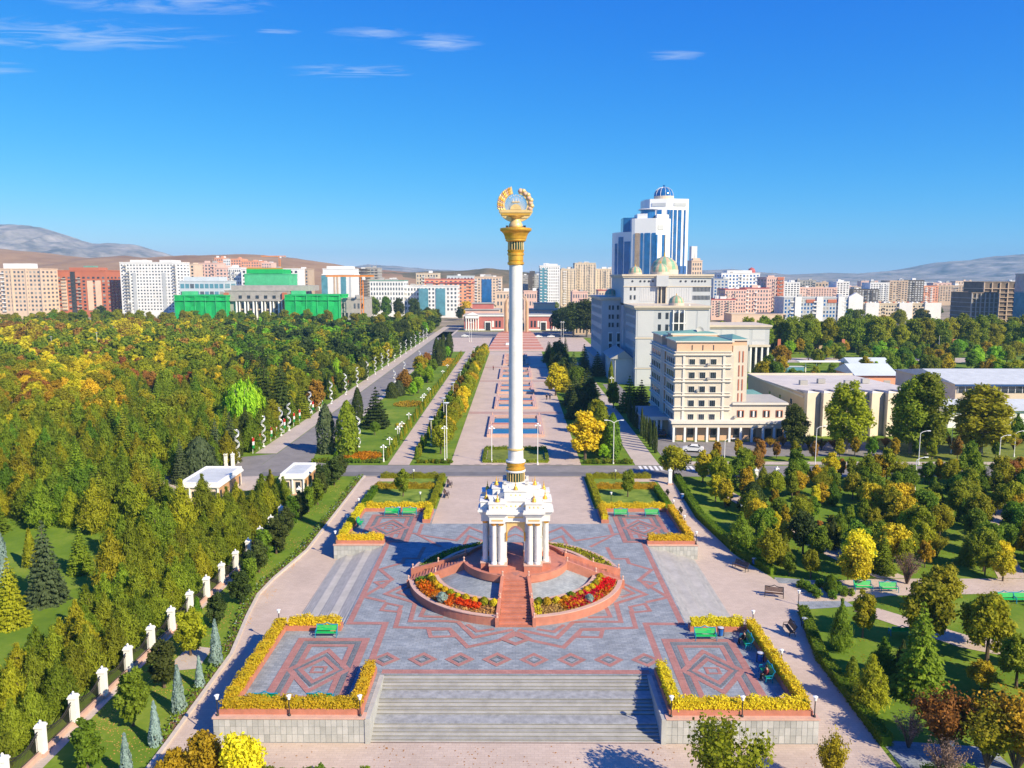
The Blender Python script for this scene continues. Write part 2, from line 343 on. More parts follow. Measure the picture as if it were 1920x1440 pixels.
drape('left_walk', KL[1:] + [(-20,53.3),(-20,-25.9)], pinkpave, 0.022)
drape('right_walk', KR[1:] + [(20,53.3),(20,-25.9)], pinkpave, 0.022)
def kerb_line(name, pts, w=0.35, h=0.22, m=None):
    mb = MB()
    for a, b in zip(pts, pts[1:]):
        dx, dy = b[0]-a[0], b[1]-a[1]; l = math.hypot(dx, dy); nx, ny = -dy/l*w/2, dx/l*w/2
        za, zb = gz(*a), gz(*b)
        v = []
        for (x,y,z) in ((a[0],a[1],za),(b[0],b[1],zb)):
            v += [(x-nx,y-ny,z-0.3),(x+nx,y+ny,z-0.3),(x+nx,y+ny,z+h),(x-nx,y-ny,z+h)]
        mb.add(v, [(0,1,2,3)[::-1],(4,5,6,7),(0,4,7,3),(1,2,6,5),(3,7,6,2),(0,1,5,4)])
    return struct(name, mb, m or kerb)
kerb_line('kerb_left', KL)
drape('soil_bed_left', [(x-1.1,y) for x,y in KL[1:]] + [(x-0.15,y) for x,y in KL[1:]][::-1], soil, 0.03)
drape('cross_street', [rect(-46,53.5,240,62.0)], asphalt_l, 0.02)
drape('street_dark_lane', [rect(-46,53.6,29,56.6)], asphalt, 0.026)
drape('avenue', [rect(-48,62.0,-40.6,520), [(-72,50),(-46.03,53.5),(-46.03,61.97),(-48.06,62),(-48.06,71.9),(-60,66)], [(-40.6,62.0),(-34,62.0),(-37.6,64),(-39.7,68),(-40.6,74)]], asphalt_l, 0.03)
drape('avenue_sidewalk', [rect(-52.5,72,-48.1,500), rect(-40.4,82,-38.9,500)], sidewalk, 0.06)
drape('promenade_far', rect(-12.4,62.1,12.4,300), pinkpave, 0.05)
drape('garden_walk', rect(-24.2,62.1,-20.1,330), pinkpave, 0.05)
drape('right_garden_walk', rect(22.6,62.1,27.2,250), sidewalk, 0.05)
drape('office_forecourt', [rect(29.0,62.2,34.2,180), rect(34.3,70,75,84.5)], asphalt_l, 0.03)
drape('street_verge_path', rect(30,62.6,220,65.2), sidewalk, 0.06)
drape('far_square', [rect(-160,392,170,446)], asphalt_l, 0.03)
drape('far_forecourt', [rect(-40,300.1,-13,391.8), rect(-12.9,301,40,391.8)], pinkpave, 0.04)
drape('kerb_street_near', [rect(-26.9,53.2,27.4,53.48)], kerb, 0.09)
drape('lane_marks', [rect(-10+i*2.2,62.35,-8.9+i*2.2,62.62) for i in range(10)], asphalt, 0.066)
drape('crosswalk_marks', [rect(23+i*0.95,58.0,23.55+i*0.95,61.6) for i in range(11)], paint, 0.034)
drape('park_path', [[(32.2,0.8),(36,1.6),(44,4.2),(60,5.0),(130,5.0),(130,9.4),(60,9.6),(45,9.5),(37,8.6),(32.0,9.4)],
                    [(45,9.7),(49,9.7),(43,23),(40,30),(36,45),(33.5,45),(37.5,30),(40,22)], [(60,9.7),(63.5,9.7),(72,30),(90,46),(87,47.5),(69,32)],
                    [(38,-0.2),(41,0.6),(47,-6),(58,-12),(75,-16),(74,-19),(56,-15),(45,-9)]], pinkpave, 0.03)
drape('path_apron', [[(32.6,0.2),(38.5,1.1),(38.2,2.6),(32.4,2.4)], [(32.2,8.0),(38.5,7.2),(38.5,8.6),(32.2,9.9)], [(29.6,-25.5),(38,-26.5),(38,-31),(29.6,-31)]], slab, 0.036)
drape('left_forest_path', [[(-37.6,-40),(-36.3,-40),(-35.9,-8),(-33.6,30),(-34.8,30),(-37.2,-8)]], sidewalk, 0.02)
drape('inner_path', [[(-33.5,-14.5),(-30.4,-13.8),(-30.6,-9.6),(-33.2,-9.0)]], sidewalk, 0.03)
drape('park_clearing', [rect(-250,300,-150,312), rect(-300,330,-215,346), [(-190,225),(-175,225),(-165,262),(-182,262)]], sidewalk, 0.05)
drape('gate_court', [[(-56,42),(-40,46),(-46,54),(-72,50)]], sidewalk, 0.016)
drape('field_right', [rect(75,66,230,88)], grass_y, 0.02)
drape('yard_right', [rect(90,120,150,180), rect(110,250,200,270)], sidewalk, 0.03)
# ------------------------------------------------------------------ raised plaza
PZ = [(-12.1,-18.9),(-12.1,-26.1),(-24.3,-26.1),(-24.3,-8.6),(-17.5,-8.6),(-17.5,16.2),(-24.1,16.2),(-24.1,33),(-12.1,33),(-12.1,25.6)]
PZ = PZ + [(-x,y) for x,y in PZ[::-1]]
plaza = struct('plaza', MB().prism(PZ, -2.6, 0.0), slab)
struct('promenade_near', MB().box(-12.09,25.62,-2.4,12.09,53.3,0.014), pinkpave)
garden_l = struct('garden_lawn_left', MB().box(-24.0,33.02,-2.4,-12.12,53.1,0.012), grass)
garden_r = struct('garden_lawn_right', MB().box(12.12,33.02,-2.4,24.6,53.1,0.012), grass)
_bz = [0.004]
def band(pts, w, m=None, closed=False, name='paving_band'):
    """flat stone band along a polyline, mitred"""
    n = len(pts); L = []; R = []
    for i in range(n):
        a = pts[i-1] if (i > 0 or closed) else None; b = pts[(i+1) % n] if (i < n-1 or closed) else None; p = pts[i]
        def nrm(u, v):
            dx, dy = v[0]-u[0], v[1]-u[1]; l = math.hypot(dx, dy) or 1; return (-dy/l, dx/l)
        n1 = nrm(a, p) if a else nrm(p, b); n2 = nrm(p, b) if b else nrm(a, p)
        mx, my = n1[0]+n2[0], n1[1]+n2[1]; l2 = mx*mx+my*my
        k = 2/l2 if l2 > 0.35 else 2/0.35
        L.append((p[0]+mx*k*w/2, p[1]+my*k*w/2)); R.append((p[0]-mx*k*w/2, p[1]-my*k*w/2))
    mb = MB(); z = _bz[0]; _bz[0] += 0.0007
    for i in range(n if closed else n-1):
        j = (i+1) % n; mb.sheet([L[i],L[j],R[j],R[i]], z)
    return ob(name, mb, m or redband, plaza)
def mir(pts): return [(-x,y) for x,y in pts]
C3 = lambda cx, cy: onz(960+cx/5.333, 1000+cy/5.333, 0)
band([(-12.0,-18.35),(12.0,-18.35)], 0.75)
for s in (1,-1):
    M = (lambda p: p) if s == 1 else mir
    band(M([(17.0,15.6),(17.0,-8.2),(13.3,-8.2),(13.3,-17.6)]), 0.62)
    band(M([(17.0,15.6),(17.0,21),(13.4,21),(13.4,25.3)]), 0.5)
    band(M([C3(40,985),C3(200,1072),C3(515,1140),C3(700,958),C3(1238,945),C3(1190,775)]), 0.5)
    band(M([C3(690,965),C3(905,970),C3(885,1040),C3(655,1035)]), 0.42, closed=True)
    band(M([C3(1180,735),C3(1330,705),C3(1380,775),C3(1210,792)]), 0.42, closed=True)
    band(M([C3(1340,690),C3(1560,640),C3(1270,468),C3(1395,365),C3(1170,300),C3(1150,255),C3(1010,255),C3(950,140)]), 0.5)
    band(M([C3(1290,478),C3(1440,495),C3(1365,545)]), 0.42, closed=True)
    band(M([C3(60,965),C3(450,1045),C3(610,890),C3(740,882),C3(1090,885),C3(1040,700),C3(1340,612),C3(1115,505)]), 0.5)
    band(M([C3(250,960),C3(420,985),C3(520,915)]), 0.45)
    band(M([C3(760,842),C3(985,835),C3(940,742)]), 0.45)
    band(M([C3(1090,640),C3(1215,600),C3(1110,545)]), 0.42)
    band(M([(9.8,15.5),(13.5,20.5),(8,18.0),(6.5,23.8),(2.5,19.0),(0,24.6)]), 0.5)
    band(M([(7.0,14.8),(6.4,20.0),(3.4,16.8),(0,20.8)]), 0.42)
    for i in range(4):                                     # row of lozenges
        cx = 1.72+i*3.45
        band(M([(cx-1.1,-16.05),(cx,-14.95),(cx+1.1,-16.05),(cx,-17.15)]), 0.42, closed=True)
        band(M([(cx-0.55,-16.05),(cx,-15.5),(cx+0.55,-16.05),(cx,-16.6)]), 0.16, slab_d, True)
    # carpets of the four wings
    for (x0,x1,y0,y1) in ((14.6,20.9,-24.2,-12.0),(14.7,21.0,17.6,29.6)):
        cx, cy = (x0+x1)/2, (y0+y1)/2; hx, hy = (x1-x0)/2, (y1-y0)/2
        R = lambda a, b: [(cx-a,cy-b),(cx+a,cy-b),(cx+a,cy+b),(cx-a,cy+b)]
        Q = lambda a, b: [(cx-a,cy),(cx,cy+b),(cx+a,cy),(cx,cy-b)]
        band(M(R(hx,hy)), 0.7, closed=True); band(M(R(hx-0.62,hy-0.7)), 0.42, slab_d, True); band(M(R(hx-1.15,hy-1.3)), 0.5, closed=True)
        band(M(Q(hx-0.5,hy-2.3)), 0.5, closed=True); band(M(Q(hx-1.05,hy-3.3)), 0.3, slab_d, True); band(M(Q(hx-1.5,hy-3.9)), 0.42, closed=True); band(M(R(0.55,0.5)), 0.3, closed=True)
band([(-1.2,-11.9),(0,-10.9),(1.2,-11.9),(0,-12.9)], 0.5, closed=True)
# ------------------------------------------------------------------ stairs
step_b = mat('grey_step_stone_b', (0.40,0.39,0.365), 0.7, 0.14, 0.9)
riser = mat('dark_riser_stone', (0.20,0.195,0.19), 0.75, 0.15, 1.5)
landing = mat('landing_stone', (0.31,0.315,0.32), 0.7, 0.25, 1.6)
def stairs(label, fn, n, runs, rise, m1, m2):
    """fn(t0, t1, z) -> box args for the tread between run distances t0..t1"""
    st = thing('staircase', label, 'stairs'); t = 0.0; z = 0.0; k = 0
    for f in range(3):
        for i in range(n):
            z -= rise; last = (i == n-1 and f < 2)
            d = runs[1] if last else runs[0]
            mm = m2 if last else (m1 if k % 2 else step_b); k += 1
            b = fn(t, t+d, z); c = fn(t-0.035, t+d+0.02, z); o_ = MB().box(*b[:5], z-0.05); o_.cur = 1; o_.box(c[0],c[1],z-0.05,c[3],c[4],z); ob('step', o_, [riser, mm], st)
            t += d
    return st
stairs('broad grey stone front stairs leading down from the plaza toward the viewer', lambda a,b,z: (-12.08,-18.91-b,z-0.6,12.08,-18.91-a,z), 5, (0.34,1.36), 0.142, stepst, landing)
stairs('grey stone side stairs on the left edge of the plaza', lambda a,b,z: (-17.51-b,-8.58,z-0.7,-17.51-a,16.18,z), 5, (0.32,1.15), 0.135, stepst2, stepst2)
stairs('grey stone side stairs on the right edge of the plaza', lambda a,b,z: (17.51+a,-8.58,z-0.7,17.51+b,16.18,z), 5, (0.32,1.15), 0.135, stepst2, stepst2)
# ------------------------------------------------------------------ retaining walls with stone slabs
def retaining(label, x0, x1, y, h=2.0, rows=3):
    w = thing('retaining_wall', label, 'wall', ((x0+x1)/2, y, 0)); n = max(3, round((x1-x0)/0.46)); pw = (x1-x0)/n; ph = h/rows
    pm = [MB().box(-pw/2+0.012,-0.045,0.012,pw/2-0.012,0.0,ph-0.014).mesh('slab', m) for m in (panelst, mat('grey_wall_slab_b',(0.46,0.455,0.44),0.6,0.1,1.1), mat('grey_wall_slab_c',(0.35,0.35,0.335),0.6,0.12,1.1))]
    for r in range(rows):
        for i in range(n): ob('slab', pm[rnd.choice((0,0,0,1,1,2))], None, w, (-(x1-x0)/2+pw*(i+0.5), -0.001, -0.06-ph*(r+1)))
    ob('coping', MB().box(-(x1-x0)/2-0.06,-0.12,-0.06,(x1-x0)/2+0.06,0.75,0.09), coping, w)
retaining('long grey slab retaining wall below the front left corner hedge', -24.3, -12.1, -26.1)
retaining('long grey slab retaining wall below the front right corner hedge', 12.1, 24.3, -26.1)
retaining('short grey slab wall above the left side stairs, back corner', -24.1, -17.5, 16.2)
retaining('short grey slab wall above the right side stairs, back corner', 17.5, 24.1, 16.2)
for s, nm in ((-1,'left'),(1,'right')):
    w = tag(ob('stair_cheek', MB().box(-0.2,-3.62,-2.2,0.2,3.62,0.02), panelst, None, (s*11.9,-22.6,0)), 'plain stone cheek wall along the %s end of the front stairs' % nm, 'wall')
# ================================================================== round terrace under the monument
TC = (0, 3.3)
def build_terrace():
    t = thing('round_terrace', 'round red granite terrace with flower beds and grey basins under the column', 'terrace', (0,3.3,0))
    H = 2.6
    ob('platform', MB().cyl(0,0,0.0,H,6.0,6.0,64), granite, t)
    for k in range(4):
        a0 = -PI/2 + k*PI/2
        f = lambda r, w: math.asin(w/r)
        def sec(r0, r1, zi0, zo0, zi1, zo1, nm, m, w=1.75, sg=20): return ob(nm, MB().ring(r0,r1,zi0,zo0,zi1,zo1,a0+f(r1,w),a0+PI/2-f(r1,w),sg), m, t)
        sec(11.86,12.25,0,0,0.92,0.92,'outer_wall',granite); sec(11.78,12.30,0.92,0.92,1.0,1.0,'outer_coping',coping)
        sec(9.36,11.86,0,0,1.12,0.80,'flower_soil',soil)
        sec(9.0,9.36,0,0,1.45,1.45,'inner_wall',granite); sec(8.95,9.42,1.45,1.45,1.52,1.52,'inner_coping',coping)
        sec(6.0,9.0,0,0,2.05,0.95,'basin',mosaic)
        ob('platform_parapet', MB().ring(5.72,6.12,H-0.4,H-0.4,H+0.38,H+0.38,a0+f(6,1.62),a0+PI/2-f(6,1.62),20), granite, t)
        # stairway of this quarter: along the direction a0
        st = bpy.data.objects.new('stairway', None); COL.objects.link(st); st.parent = t; st.rotation_euler = (0,0,a0)
        n = 17; R0, R1 = 12.35, 6.0; d = (R0-R1)/n
        sm = MB()
        for i in range(n):
            ra = R0-d*i; w = 1.7-0.45*i/n; z = H*(i+1)/(n+0)
            ob('step', MB().box(ra-d-0.02,-w,max(0,z-0.45),ra,w,z-0.001*i), granite if i % 2 else granite_d, st)
        for s in (-1,1):
            v = []
            for r, w, z in ((12.4,1.72,0.95),(12.0,1.70,1.0),(9.3,1.5,1.75),(9.0,1.48,1.9),(6.05,1.26,3.0),(5.75,1.24,3.02)):
                v += [(r,s*w,0.0),(r,s*(w+0.34),0.0),(r,s*(w+0.34),z),(r,s*w,z)]
            fs = [(3,2,1,0),(20,21,22,23)]
            for i in range(5):
                for q in range(4): fs.append((i*4+q,i*4+(q+1)%4,(i+1)*4+(q+1)%4,(i+1)*4+q))
            ob('cheek_wall', MB().add(v, fs), granite, st)
            for r, w, z in ((12.2,1.88,0.97),(9.15,1.66,1.83),(5.9,1.42,3.0)):
                ob('lamp_post', MB().lathe([(0.001,0),(0.13,0),(0.13,0.08),(0.07,0.12),(0.07,0.34),(0.12,0.38),(0.12,0.46),(0.001,0.56)],0,0,8), coping, st, (r,s*w,z-0.02))
    tri = MB().sheet([(-0.55,-3.9),(0.55,-3.9),(0,-5.0)], H+0.006); ob('floor_triangle', tri, redband, t)
    return t
terrace = build_terrace()
# ================================================================== the column
def build_monument():
    t = thing('triumphal_column', 'tall white column on a four-way arch, crowned by a golden emblem', 'monument', (0,3.3,2.6))
    G = lambda z: z-2.6
    col_me = MB().lathe([(0.001,G(3.4)),(0.36,G(3.4)),(0.36,G(3.55)),(0.29,G(3.72)),(0.265,G(7.85)),(0.001,G(7.85))],0,0,16).mesh('column', marble, smooth=False)
    cap_me = MB().lathe([(0.001,G(7.85)),(0.28,G(7.85)),(0.30,G(7.95)),(0.37,G(8.1)),(0.40,G(8.16)),(0.001,G(8.16))],0,0,16).mesh('capital', gold)
    fin_me = MB().lathe([(0.001,0),(0.24,0),(0.26,0.06),(0.25,0.16),(0.17,0.24),(0.20,0.30),(0.10,0.42),(0.05,0.5),(0.09,0.60),(0.04,0.70),(0.025,0.95),(0.001,1.1)],0,0,12).mesh('finial', gold, smooth=True)
    ros_me = MB().add([(0,-0.05,0),(-0.13,0,0),(0,0,0.16),(0.13,0,0),(0,0,-0.16)], [(0,1,2),(0,2,3),(0,3,4),(0,4,1)]).mesh('rosette', goldp)
    for qx in (-1,1):
        for qy in (-1,1):
            q = bpy.data.objects.new('corner_pier', None); COL.objects.link(q); q.parent = t; q.scale = (qx,qy,1)
            # red plinths, L-shaped in plan
            ob('plinth', MB().prism([(0.95,0.95),(3.9,0.95),(3.9,2.95),(2.95,2.95),(2.95,3.9),(0.95,3.9)], 0.0, G(3.3)), granite, q)
            ob('plinth_cap', MB().prism([(0.9,0.9),(3.97,0.9),(3.97,3.0),(3.0,3.0),(3.0,3.97),(0.9,3.97)], G(3.3), G(3.41)), coping, q)
            ob('pier', MB().prism([(1.0,1.0),(2.95,1.0),(2.95,2.6),(2.6,2.6),(2.6,2.95),(1.0,2.95)], G(3.41), G(8.16)), marble, q)
            ob('pier_band', MB().prism([(0.97,0.97),(2.99,0.97),(2.99,2.64),(2.64,2.64),(2.64,2.99),(0.97,2.99)], G(6.2), G(6.32)), marble_l, q)
            for x, y in ((1.62,3.42),(2.42,3.42),(3.42,1.62),(3.42,2.42)):
                c = ob('column', col_me, None, q, (x,y,0)); ob('capital', cap_me, None, c)
    # entablature blocks over each column pair: front/back and sides
    for k in range(4):
        e = bpy.data.objects.new('arch_face', None); COL.objects.link(e); e.parent = t; e.rotation_euler = (0,0,k*PI/2)
        for s in (-1,1):
            x0, x1 = (1.15,2.9) if s > 0 else (-2.9,-1.15)
            ob('entablature', MB().box(x0,-3.85,G(8.16),x1,-2.4,G(8.95)), marble, e)
            ob('gold_frieze', MB().box(x0+0.25,-3.875,G(8.42),x1-0.25,-3.851,G(8.6)), goldp, e)
            mb = MB()
            for i,(o,z0,z1) in enumerate(((0.10,8.95,9.12),(0.22,9.12,9.28),(0.36,9.28,9.5),(0.28,9.5,9.66))): mb.box(x0-o,-3.85-o,G(z0),x1+o,-2.4,G(z1)-0.002)
            ob('cornice', mb, marble, e)
            ob('attic', MB().box(x0-0.05,-3.9,G(9.66),x1+0.05,-2.2,G(10.36)), marble, e)
            ob('attic_cap', MB().box(x0-0.14,-3.98,G(10.36),x1+0.14,-2.2,G(10.48)), marble, e)
            for i in range(3): ob('rosette', ros_me, None, e, ((x0+x1)/2+(i-1)*0.46,-3.902,G(10.0)))
            ob('finial', fin_me, None, e, ((x0+x1)/2,-3.3,G(10.47)))
        # arch between the piers, gold spandrels
        n = 14; v = []; fs = []
        for yy in (-3.02,-2.55):
            for i in range(n+1):
                a = PI*i/n; v += [(-0.92*math.cos(a), yy, G(6.5)+1.16*math.sin(a)), (-1.02 if i < n/2 else (1.02 if i > n/2 else 0), yy, G(6.5)+min(1.62, 1.9*math.sin(a)**0.7)) ]
        N2 = 2*(n+1)
        for i in range(n):
            a, b, c, d = 2*i, 2*i+1, 2*i+3, 2*i+2
            fs += [(a,d,c,b), (N2+a,N2+b,N2+c,N2+d), (a,N2+a,N2+d,d), (b,c,N2+c,N2+b)]
        ob('arch_ring', MB().add(v, fs), goldp, e)
        ob('spandrel', MB().box(-1.02,-2.98,G(7.72),1.02,-2.6,G(8.16)), gold, e)
        for s in (-1,1): ob('arch_bracket', MB().box(s*1.0-0.1,-3.08,G(5.9),s*1.0+0.1,-2.96,G(6.9)), gold, e)
        ob('lintel', MB().box(-1.15,-3.25,G(8.165),1.15,-2.4,G(9.0)), marble, e)
        ob('lintel_gold', MB().box(-0.85,-3.275,G(8.62),0.85,-3.252,G(8.78)), goldp, e)
        ob('lintel_cornice', MB().box(-1.5,-3.42,G(9.0),1.5,-2.4,G(9.3)), marble, e)
        ob('upper_wall', MB().box(-1.6,-3.15,G(9.3),1.6,-2.0,G(10.5)), marble, e)
        ob('upper_cap', MB().box(-1.72,-3.27,G(10.5),1.72,-1.9,G(10.62)), marble, e)
        for i in range(5): ob('rosette', ros_me, None, e, ((i-2)*0.5,-3.152,G(9.95)))
        ob('attic_gable', MB().box(-1.25,-2.6,G(10.62),1.25,-1.5,G(11.45)), marble, e)
        ob('gable_cap', MB().box(-1.35,-2.7,G(11.45),1.35,-1.5,G(11.56)), marble, e)
        for i in range(3): ob('rosette', ros_me, None, e, ((i-1)*0.5,-2.602,G(11.05)))
        ob('finial', fin_me, None, e, (0,-2.2,G(11.55)))
        for s in (-1,1): ob('stepped_block', MB().box(min(s*2.0,s*3.0),-2.9,G(10.0),max(s*2.0,s*3.0),-2.15,G(10.85-0.08*s)), marble, e)
        for s in (-1,1): ob('lion_block', MB().cbox(s*1.2,-1.35,G(11.9),0.32,0.3,0.42), marble_l, e)
    ob('core', MB().box(-2.58,-2.58,G(8.17),2.58,2.58,G(10.3)), marble, t)
    ob('attic_block', MB().box(-2.05,-2.05,G(10.3),2.05,2.05,G(11.2)), marble, t)
    ob('pedestal', MB().box(-1.5,-1.5,G(11.2),1.5,1.5,G(11.98)), marble, t)
    # drum and column shaft
    ob('pedestal_ring', MB().lathe([(0.001,G(11.98)),(1.2,G(11.98)),(1.2,G(12.1)),(0.001,G(12.1))],0,0,32), marble, t)
    dr = ob('drum', MB().cyl(0,0,G(12.1),G(13.15),0.98,0.98,32), dgreen, t)
    for i in range(20):
        a = 2*PI*i/20; ob('flute', MB().cyl(1.0*math.cos(a),1.0*math.sin(a),G(12.12),G(13.1),0.05,0.05,6), goldp, dr)
    ob('drum_ring', MB().lathe([(0.9,G(13.1)),(1.12,G(13.15)),(1.14,G(13.35)),(0.9,G(13.4))],0,0,32), marble, t, smooth=True)
    ob('gold_torus', MB().lathe([(0.8,G(13.4)),(1.08,G(13.42)),(1.1,G(13.6)),(0.98,G(13.7)),(0.98,G(13.95)),(1.08,G(14.05)),(1.08,G(14.2)),(0.9,G(14.28))],0,0,32), gold, t)
    ob('base_ring', MB().lathe([(0.7,G(14.28)),(1.13,G(14.3)),(1.13,G(14.45)),(0.7,G(14.5))],0,0,32), marble, t)
    ob('lower_shaft', MB().cyl(0,0,G(14.5),G(15.7),0.88,0.86,32), marble, t)
    ob('thin_ring', MB().lathe([(0.7,G(15.68)),(0.95,G(15.7)),(0.95,G(15.86)),(0.7,G(15.9))],0,0,32), goldp, t)
    z = 15.88; r = 0.79; nD = 17; hD = (36.5-15.88)/nD
    for i in range(nD):                                      # shaft drums with fine joints
        ra, rb = 0.80-0.07*i/nD, 0.80-0.07*(i+1)/nD
        d = ob('shaft_drum', MB().lathe([(0.3,G(z)),(ra-0.012,G(z)),(ra,G(z+0.02)),(rb,G(z+hD-0.02)),(rb-0.012,G(z+hD)),(0.3,G(z+hD))],0,0,40), marble, t); z += hD
    ob('neck', MB().lathe([(0.5,G(36.4)),(0.76,G(36.45)),(0.92,G(36.55)),(0.92,G(36.75)),(0.80,G(36.85)),(0.84,G(37.0)),(0.84,G(37.5)),(0.93,G(37.55)),(0.93,G(37.75)),(0.84,G(37.8)),(0.9,G(37.95)),(0.96,G(38.1)),(0.5,G(38.15))],0,0,32), gold, t)
    d2 = ob('neck_drum', MB().cyl(0,0,G(38.1),G(38.98),0.82,0.82,28), dgreen, t)
    for i in range(18):
        a = 2*PI*i/18; ob('flute', MB().cyl(0.83*math.cos(a),0.83*math.sin(a),G(38.12),G(38.98),0.05,0.05,6), goldp, d2)
    ob('capital_bowl', MB().lathe([(0.5,G(38.95)),(0.98,G(39.0)),(1.12,G(39.1)),(1.12,G(39.28)),(1.18,G(39.3)),(1.24,G(39.6)),(1.38,G(39.9)),(1.58,G(40.1)),(1.70,G(40.16)),(1.74,G(40.28)),(1.74,G(40.44)),(1.62,G(40.48)),(0.5,G(40.5))],0,0,40), gold, t)
    ob('globe', MB().lathe([(0.001,G(40.48)),(0.74,G(40.48)),(0.80,G(40.66)),(0.74,G(40.9)),(0.6,G(41.12)),(0.52,G(41.25)),(0.48,G(41.5)),(0.001,G(41.5))],0,0,28), goldp, t, smooth=True)
    for s in (-1,1): ob('floodlight', MB().cbox(s*0.95,-0.4,G(40.49),0.28,0.24,0.24), dark, t)
    # golden emblem: wreath, ribbons, rising sun, crown with rays
    em = bpy.data.objects.new('emblem', None); COL.objects.link(em); em.parent = t; em.location = (0,0,G(42.95)); em.scale = (1.0,1,0.98)
    def sector(r0, r1, a0, a1, y0, y1, n=16):
        v = []; fs = []
        for i in range(n+1):
            a = a0+(a1-a0)*i/n; c, s = math.cos(a), math.sin(a); ra = r0(i/n) if callable(r0) else r0; rb = r1(i/n) if callable(r1) else r1
            v += [(ra*c,y0,ra*s),(rb*c,y0,rb*s),(rb*c,y1,rb*s),(ra*c,y1,ra*s)]
        for i in range(n):
            for k in range(4): fs.append((i*4+k,i*4+(k+1)%4,(i+1)*4+(k+1)%4,(i+1)*4+k))
        fs += [(3,2,1,0),(n*4,n*4+1,n*4+2,n*4+3)]
        return MB().add(v, fs)
    D = math.radians
    ob('wheat_wreath', sector(lambda t: 1.26-0.06*t, lambda t: 1.93, D(103), D(205), -0.12, 0.12), goldp, em)
    ob('cotton_wreath', sector(lambda t: 1.26-0.06*t, lambda t: 1.9, D(77), D(-25), -0.12, 0.12), goldp, em)
    def ell(cx, cz, ux, uz, l, w):
        mb = MB(); pr = [(0.001,-l),(w*0.7,-l*0.6),(w,0),(w*0.7,l*0.6),(0.001,l)]; mb.lathe(pr,0,0,8)
        nv = [];
        for x,y,z in mb.v: nv.append((cx + z*ux + x*uz, y*1.4, cz + z*uz - x*ux))
        mb.v = nv; return mb
    for i in range(13):
        a = D(108+7.0*i)
        for r, da in ((1.93,0),(1.66,3),(1.42,5)):
            aa = a+D(da); tx, tz = math.sin(aa), -math.cos(aa); ox, oz = math.cos(aa), math.sin(aa)
            ux, uz = tx*0.75+ox*0.65, tz*0.75+oz*0.65
            ob('wheat_ear', ell(r*ox, r*oz, ux, uz, 0.24, 0.1), (goldp, gold, coping)[i % 3], em, (0,-0.1,0))
    for i in range(9):
        a = D(72-10.8*i); r = 1.60+0.14*(i % 2)
        ob('cotton_boll', MB().lathe([(0.001,-0.27),(0.2,-0.18),(0.29,0),(0.2,0.19),(0.001,0.27)],0,0,10), goldp if i % 2 else coping, em, (r*math.cos(a),-0.05,r*math.sin(a)), smooth=True)
    ob('lower_wreath', sector(lambda t: 0.95+0.5*(abs(2*t-1)**2), lambda t: 2.0-0.12*(1-abs(2*t-1)), D(200), D(340), -0.22, 0.22, 20), goldp, em)
    for i, (w, zz) in enumerate(((3.45,-0.72),(3.1,-1.02),(2.5,-1.34))): ob('ribbon', MB().box(-w/2,-0.30,zz-0.11,w/2,0.30,zz+0.11), gold if i == 1 else goldp, em)
    ob('sun_disc', sector(0.02, 0.62, 0, PI, -0.2, 0.2), goldp, em).location = (0,0,-0.5)
    ob('sun_field', MB().box(-1.25,-0.16,-1.25,1.25,0.16,-0.5), goldp, em)
    ob('emblem_stem', MB().lathe([(0.5,-1.5),(0.62,-1.35),(1.0,-1.2),(0.5,-1.15)],0,0,16), goldp, em)
    ob('crown', MB().box(-0.42,-0.1,0.28,0.42,0.1,0.40), goldp, em)
    for i in range(3): ob('crown_point', MB().cyl((i-1)*0.3,0,0.40,0.78+0.2*(i == 1),0.09,0.03,6), silver, em)
    for i in range(27):
        a = D(6+168*i/26); ob('ray', MB().tube([(0.66*math.cos(a),0,-0.5+0.66*math.sin(a)),(1.5*math.cos(a),0,-0.5+1.62*math.sin(a))],[0.04,0.026],4), silver, em)
    for i in range(7):
        a = D(40+100*i/6); ob('star', MB().cyl(0,0,-0.06,0.06,0.09,0.09,5), silver, em, (0.85*math.cos(a),0,0.35+0.85*math.sin(a)-0.1)).rotation_euler = (PI/2,0,0)
    return t
monument = build_monument()
# ================================================================== vegetation
rg = np.random.default_rng(11)
def unit(v): return v / (np.linalg.norm(v, axis=1, keepdims=True) + 1e-9)
def leaf_arrays(P, Nn, size, asp=1.0, along=None):
    """rhombic leaf sprays at P facing Nn"""
    n = len(P); r = rg.normal(size=(n,3)) if along is None else along + 0.25*rg.normal(size=(n,3))
    Nn = unit(Nn); T = unit(r - Nn*np.sum(r*Nn, axis=1, keepdims=True)); B = np.cross(Nn, T)
    s = np.asarray(size).reshape(-1,1); fold = Nn*s*0.25
    V = np.stack([P - T*s*asp, P - B*s*0.8 - fold, P + T*s*asp, P + B*s*0.8 - fold], axis=1).reshape(-1,3)
    return V
def quad_mesh(name, V, mats, extra=None):
    """V: (4n,3) vertices of separate quads; extra: an MB appended with material slot 1"""
    n = len(V)//4; ev = np.array(extra.v, float).reshape(-1,3) if extra else np.zeros((0,3)); ef = extra.f if extra else []
    allv = np.concatenate([V, ev]); me = bpy.data.meshes.new(name)
    lt = [4]*n + [len(f) for f in ef]; li = np.concatenate([np.arange(4*n)] + [np.array([i+4*n for i in f]) for f in ef]) if ef else np.arange(4*n)
    me.vertices.add(len(allv)); me.vertices.foreach_set('co', allv.astype(np.float32).ravel())
    me.loops.add(len(li)); me.loops.foreach_set('vertex_index', li.astype(np.int32))
    me.polygons.add(len(lt)); ls = np.concatenate([[0], np.cumsum(lt)[:-1]]).astype(np.int32)
    me.polygons.foreach_set('loop_start', ls)
    for m in mats: me.materials.append(m)
    if extra: me.polygons.foreach_set('material_index', np.array([0]*n + [1]*len(ef), np.int32))
    me.update(calc_edges=True); return me
def rdirs(n): return unit(rg.normal(size=(n,3)))
